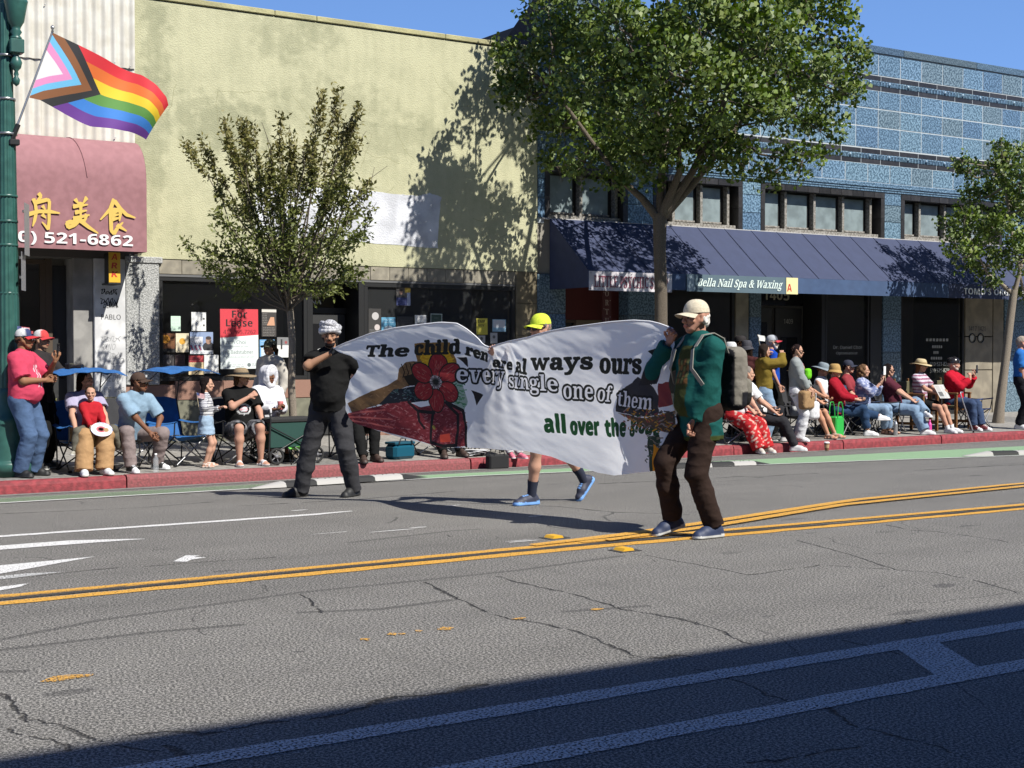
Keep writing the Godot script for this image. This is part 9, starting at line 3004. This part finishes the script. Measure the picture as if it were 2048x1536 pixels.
	b.tint(b.v.size() - 40, Color(0.64, 0.64, 0.66))
	put(wb2, "body", b, cloth_mat())
	var np := thing("newspaper", "folded newspaper read by the woman in the straw hat", "newspaper", Vector3(20.23, 0.90, -17.08), deg_to_rad(14.0))
	for m in [-1.0, 1.0]:
		var g := []
		for j in 5:
			var row := []
			for i in 6:
				row.append(Vector3(m * i * 0.036, (j - 2) * 0.06, 0.02 * sin(i * 0.8) - i * 0.012 - (j - 2) * 0.035))
			g.append(row)
		b = MB.new()
		b.has_uv = true
		b.sheet(g, Vector3(0, 0, 1), 0.002)
		var nc := Canvas.new(96, 128, Color(0.50, 0.49, 0.47))
		for k in 26:
			nc.rect(Rect2(6 + 44 * (k % 2), 6 + (k / 2) * 9, 38, 3), Color(0.18, 0.18, 0.18))
		nc.rect(Rect2(50, 20, 38, 40), Color(0.12, 0.12, 0.12))
		put(np, "page", b, print_mat(nc, 0.9))
	var fan := thing("hand_fan", "small white card fan raised by the curly-haired woman", "fan", Vector3(18.845, 1.16, -17.22), deg_to_rad(18.0))
	b = MB.new()
	b.bar(Vector3(0, -0.06, 0), Vector3(-0.03, 0.06, 0), 0.006)
	put(fan, "handle", b, cmat("flag_stick", Color(0.5, 0.42, 0.28), 0.7))
	part(fan, "card", boxm(Vector3(-0.085, 0.05, -0.002), Vector3(0.005, 0.20, 0.002), 0.001), cmat("cap_white", Color(0.7, 0.7, 0.7), 0.5))
	var cane := thing("walking_cane", "metal walking cane leaning by the man in the cycle helmet", "cane", side(20.66, -16.80))
	b = MB.new()
	b.tube([Vector3(0, 0, 0), Vector3(-0.12, 0.56, -0.14), Vector3(-0.15, 0.70, -0.17), Vector3(-0.12, 0.73, -0.19), Vector3(-0.06, 0.72, -0.20)], [0.011, 0.011, 0.011, 0.013, 0.013], 8)
	put(cane, "shaft", b, mat(Color(0.40, 0.40, 0.42), 0.35, 0.7))
	b = MB.new()
	b.lathe([Vector2(0, 0), Vector2(0.018, 0), Vector2(0.014, 0.04)], Transform3D(), 10)
	put(cane, "ferrule", b, blk)
	var gl := thing("green_mitt", "lime green knitted mitt pinned on the grey jacket", "mitt", Vector3(16.42, 1.26, -16.66))
	b = MB.new()
	round_box(b, Vector3(0, 0, 0), Vector3(0.05, 0.075, 0.03), 0.03, 0.009, Color(0.16, 0.55, 0.03), wn)
	put(gl, "body", b, cloth_mat())
	var dc := thing("drink_cup", "pink paper cup held by the hooded person", "cup", Vector3(7.51, 0.86, -17.40))
	b = MB.new()
	b.lathe([Vector2(0, 0), Vector2(0.03, 0), Vector2(0.042, 0.11), Vector2(0, 0.11)], Transform3D(), 14)
	put(dc, "body", b, mat(Color(0.5, 0.14, 0.14), 0.6))
	# lane separators: black and white rubber kerbs
	var seps := [[6.0, -14.73, 8.35, -14.96, "long black and white rubber lane separator behind the black-clad marcher"], [11.1, -14.24, 13.0, -13.80, "black and white rubber lane separator beside the green overshirt's legs"], [15.85, -13.05, 18.2, -12.35, "black and white rubber lane separator at the far end of the cycle lane"]]
	for q in seps:
		var a := Vector3(q[0], road_y(q[1]) + 0.013, q[1])
		var e := Vector3(q[2], road_y(q[3]) + 0.013, q[3])
		var L := a.distance_to(e)
		var t := thing("lane_separator", q[4], "lane separator", a, atan2(-(e.z - a.z), e.x - a.x), "rubber separators along the cycle lane")
		var n := 6
		for k in n:
			var x0 := L * k / n
			var x1 := L * (k + 1) / n - 0.004
			b = MB.new()
			var lo := 0.0 if k == 0 else 1.0
			var hi := 0.0 if k == n - 1 else 1.0
			var pr := [[-0.11, 0.0], [-0.09, 0.045], [-0.04, 0.06], [0.04, 0.06], [0.09, 0.045], [0.11, 0.0]]
			for i in pr.size() - 1:
				var p: Array = pr[i]
				var r: Array = pr[i + 1]
				b.quad(Vector3(x0, p[1] * lo, p[0] * (0.5 + 0.5 * lo)), Vector3(x1, p[1] * hi, p[0] * (0.5 + 0.5 * hi)), Vector3(x1, r[1] * hi, r[0] * (0.5 + 0.5 * hi)), Vector3(x0, r[1] * lo, r[0] * (0.5 + 0.5 * lo)), Vector3(0, 1, p[0] + r[0]))
			put(t, "segment", b, cmat("sep_white", Color(0.38, 0.37, 0.35), 0.8) if k % 2 == 0 else cmat("sep_black", Color(0.02, 0.02, 0.02), 0.8))
			for i in 4:
				b = MB.new()
				b.lathe([Vector2(0.012, 0.0), Vector2(0.010, 0.006), Vector2(0, 0.007)], Transform3D(Basis(), Vector3(lerpf(x0, x1, 0.2 + 0.2 * i), 0.058 * lo * hi, 0.02 * (1 if i % 2 else -1))), 6)
				if lo * hi > 0.5: put(t, "bolt", b, cmat("sep_black", Color(0.02, 0.02, 0.02), 0.8))
	for q in [[5.989, -8.742, "yellow raised reflector on the far side of the double line"], [6.033, -7.93, "yellow raised reflector on the near side of the double line"]]:
		var t := thing("road_reflector", q[2], "reflector", Vector3(q[0], road_y(q[1]) + 0.001, q[1]), 0.05, "reflectors on the centre line")
		b = MB.new()
		b.prism(PackedVector2Array([Vector2(-0.055, 0), Vector2(0.055, 0), Vector2(0.035, 0.022), Vector2(-0.035, 0.022)]), -0.055, 0.055)
		put(t, "body", b, mat(Color(0.66, 0.36, 0.02), 0.5))
		part(t, "tar_pad", boxm(Vector3(-0.09, -0.001, -0.075), Vector3(0.10, 0.003, 0.08)), M.tar)

func along3(pts: Array, t: float) -> Vector3:
	var f := clampf(t, 0.0, 1.0) * (pts.size() - 1)
	var i := mini(int(f), pts.size() - 2)
	return pts[i].lerp(pts[i + 1], f - i)
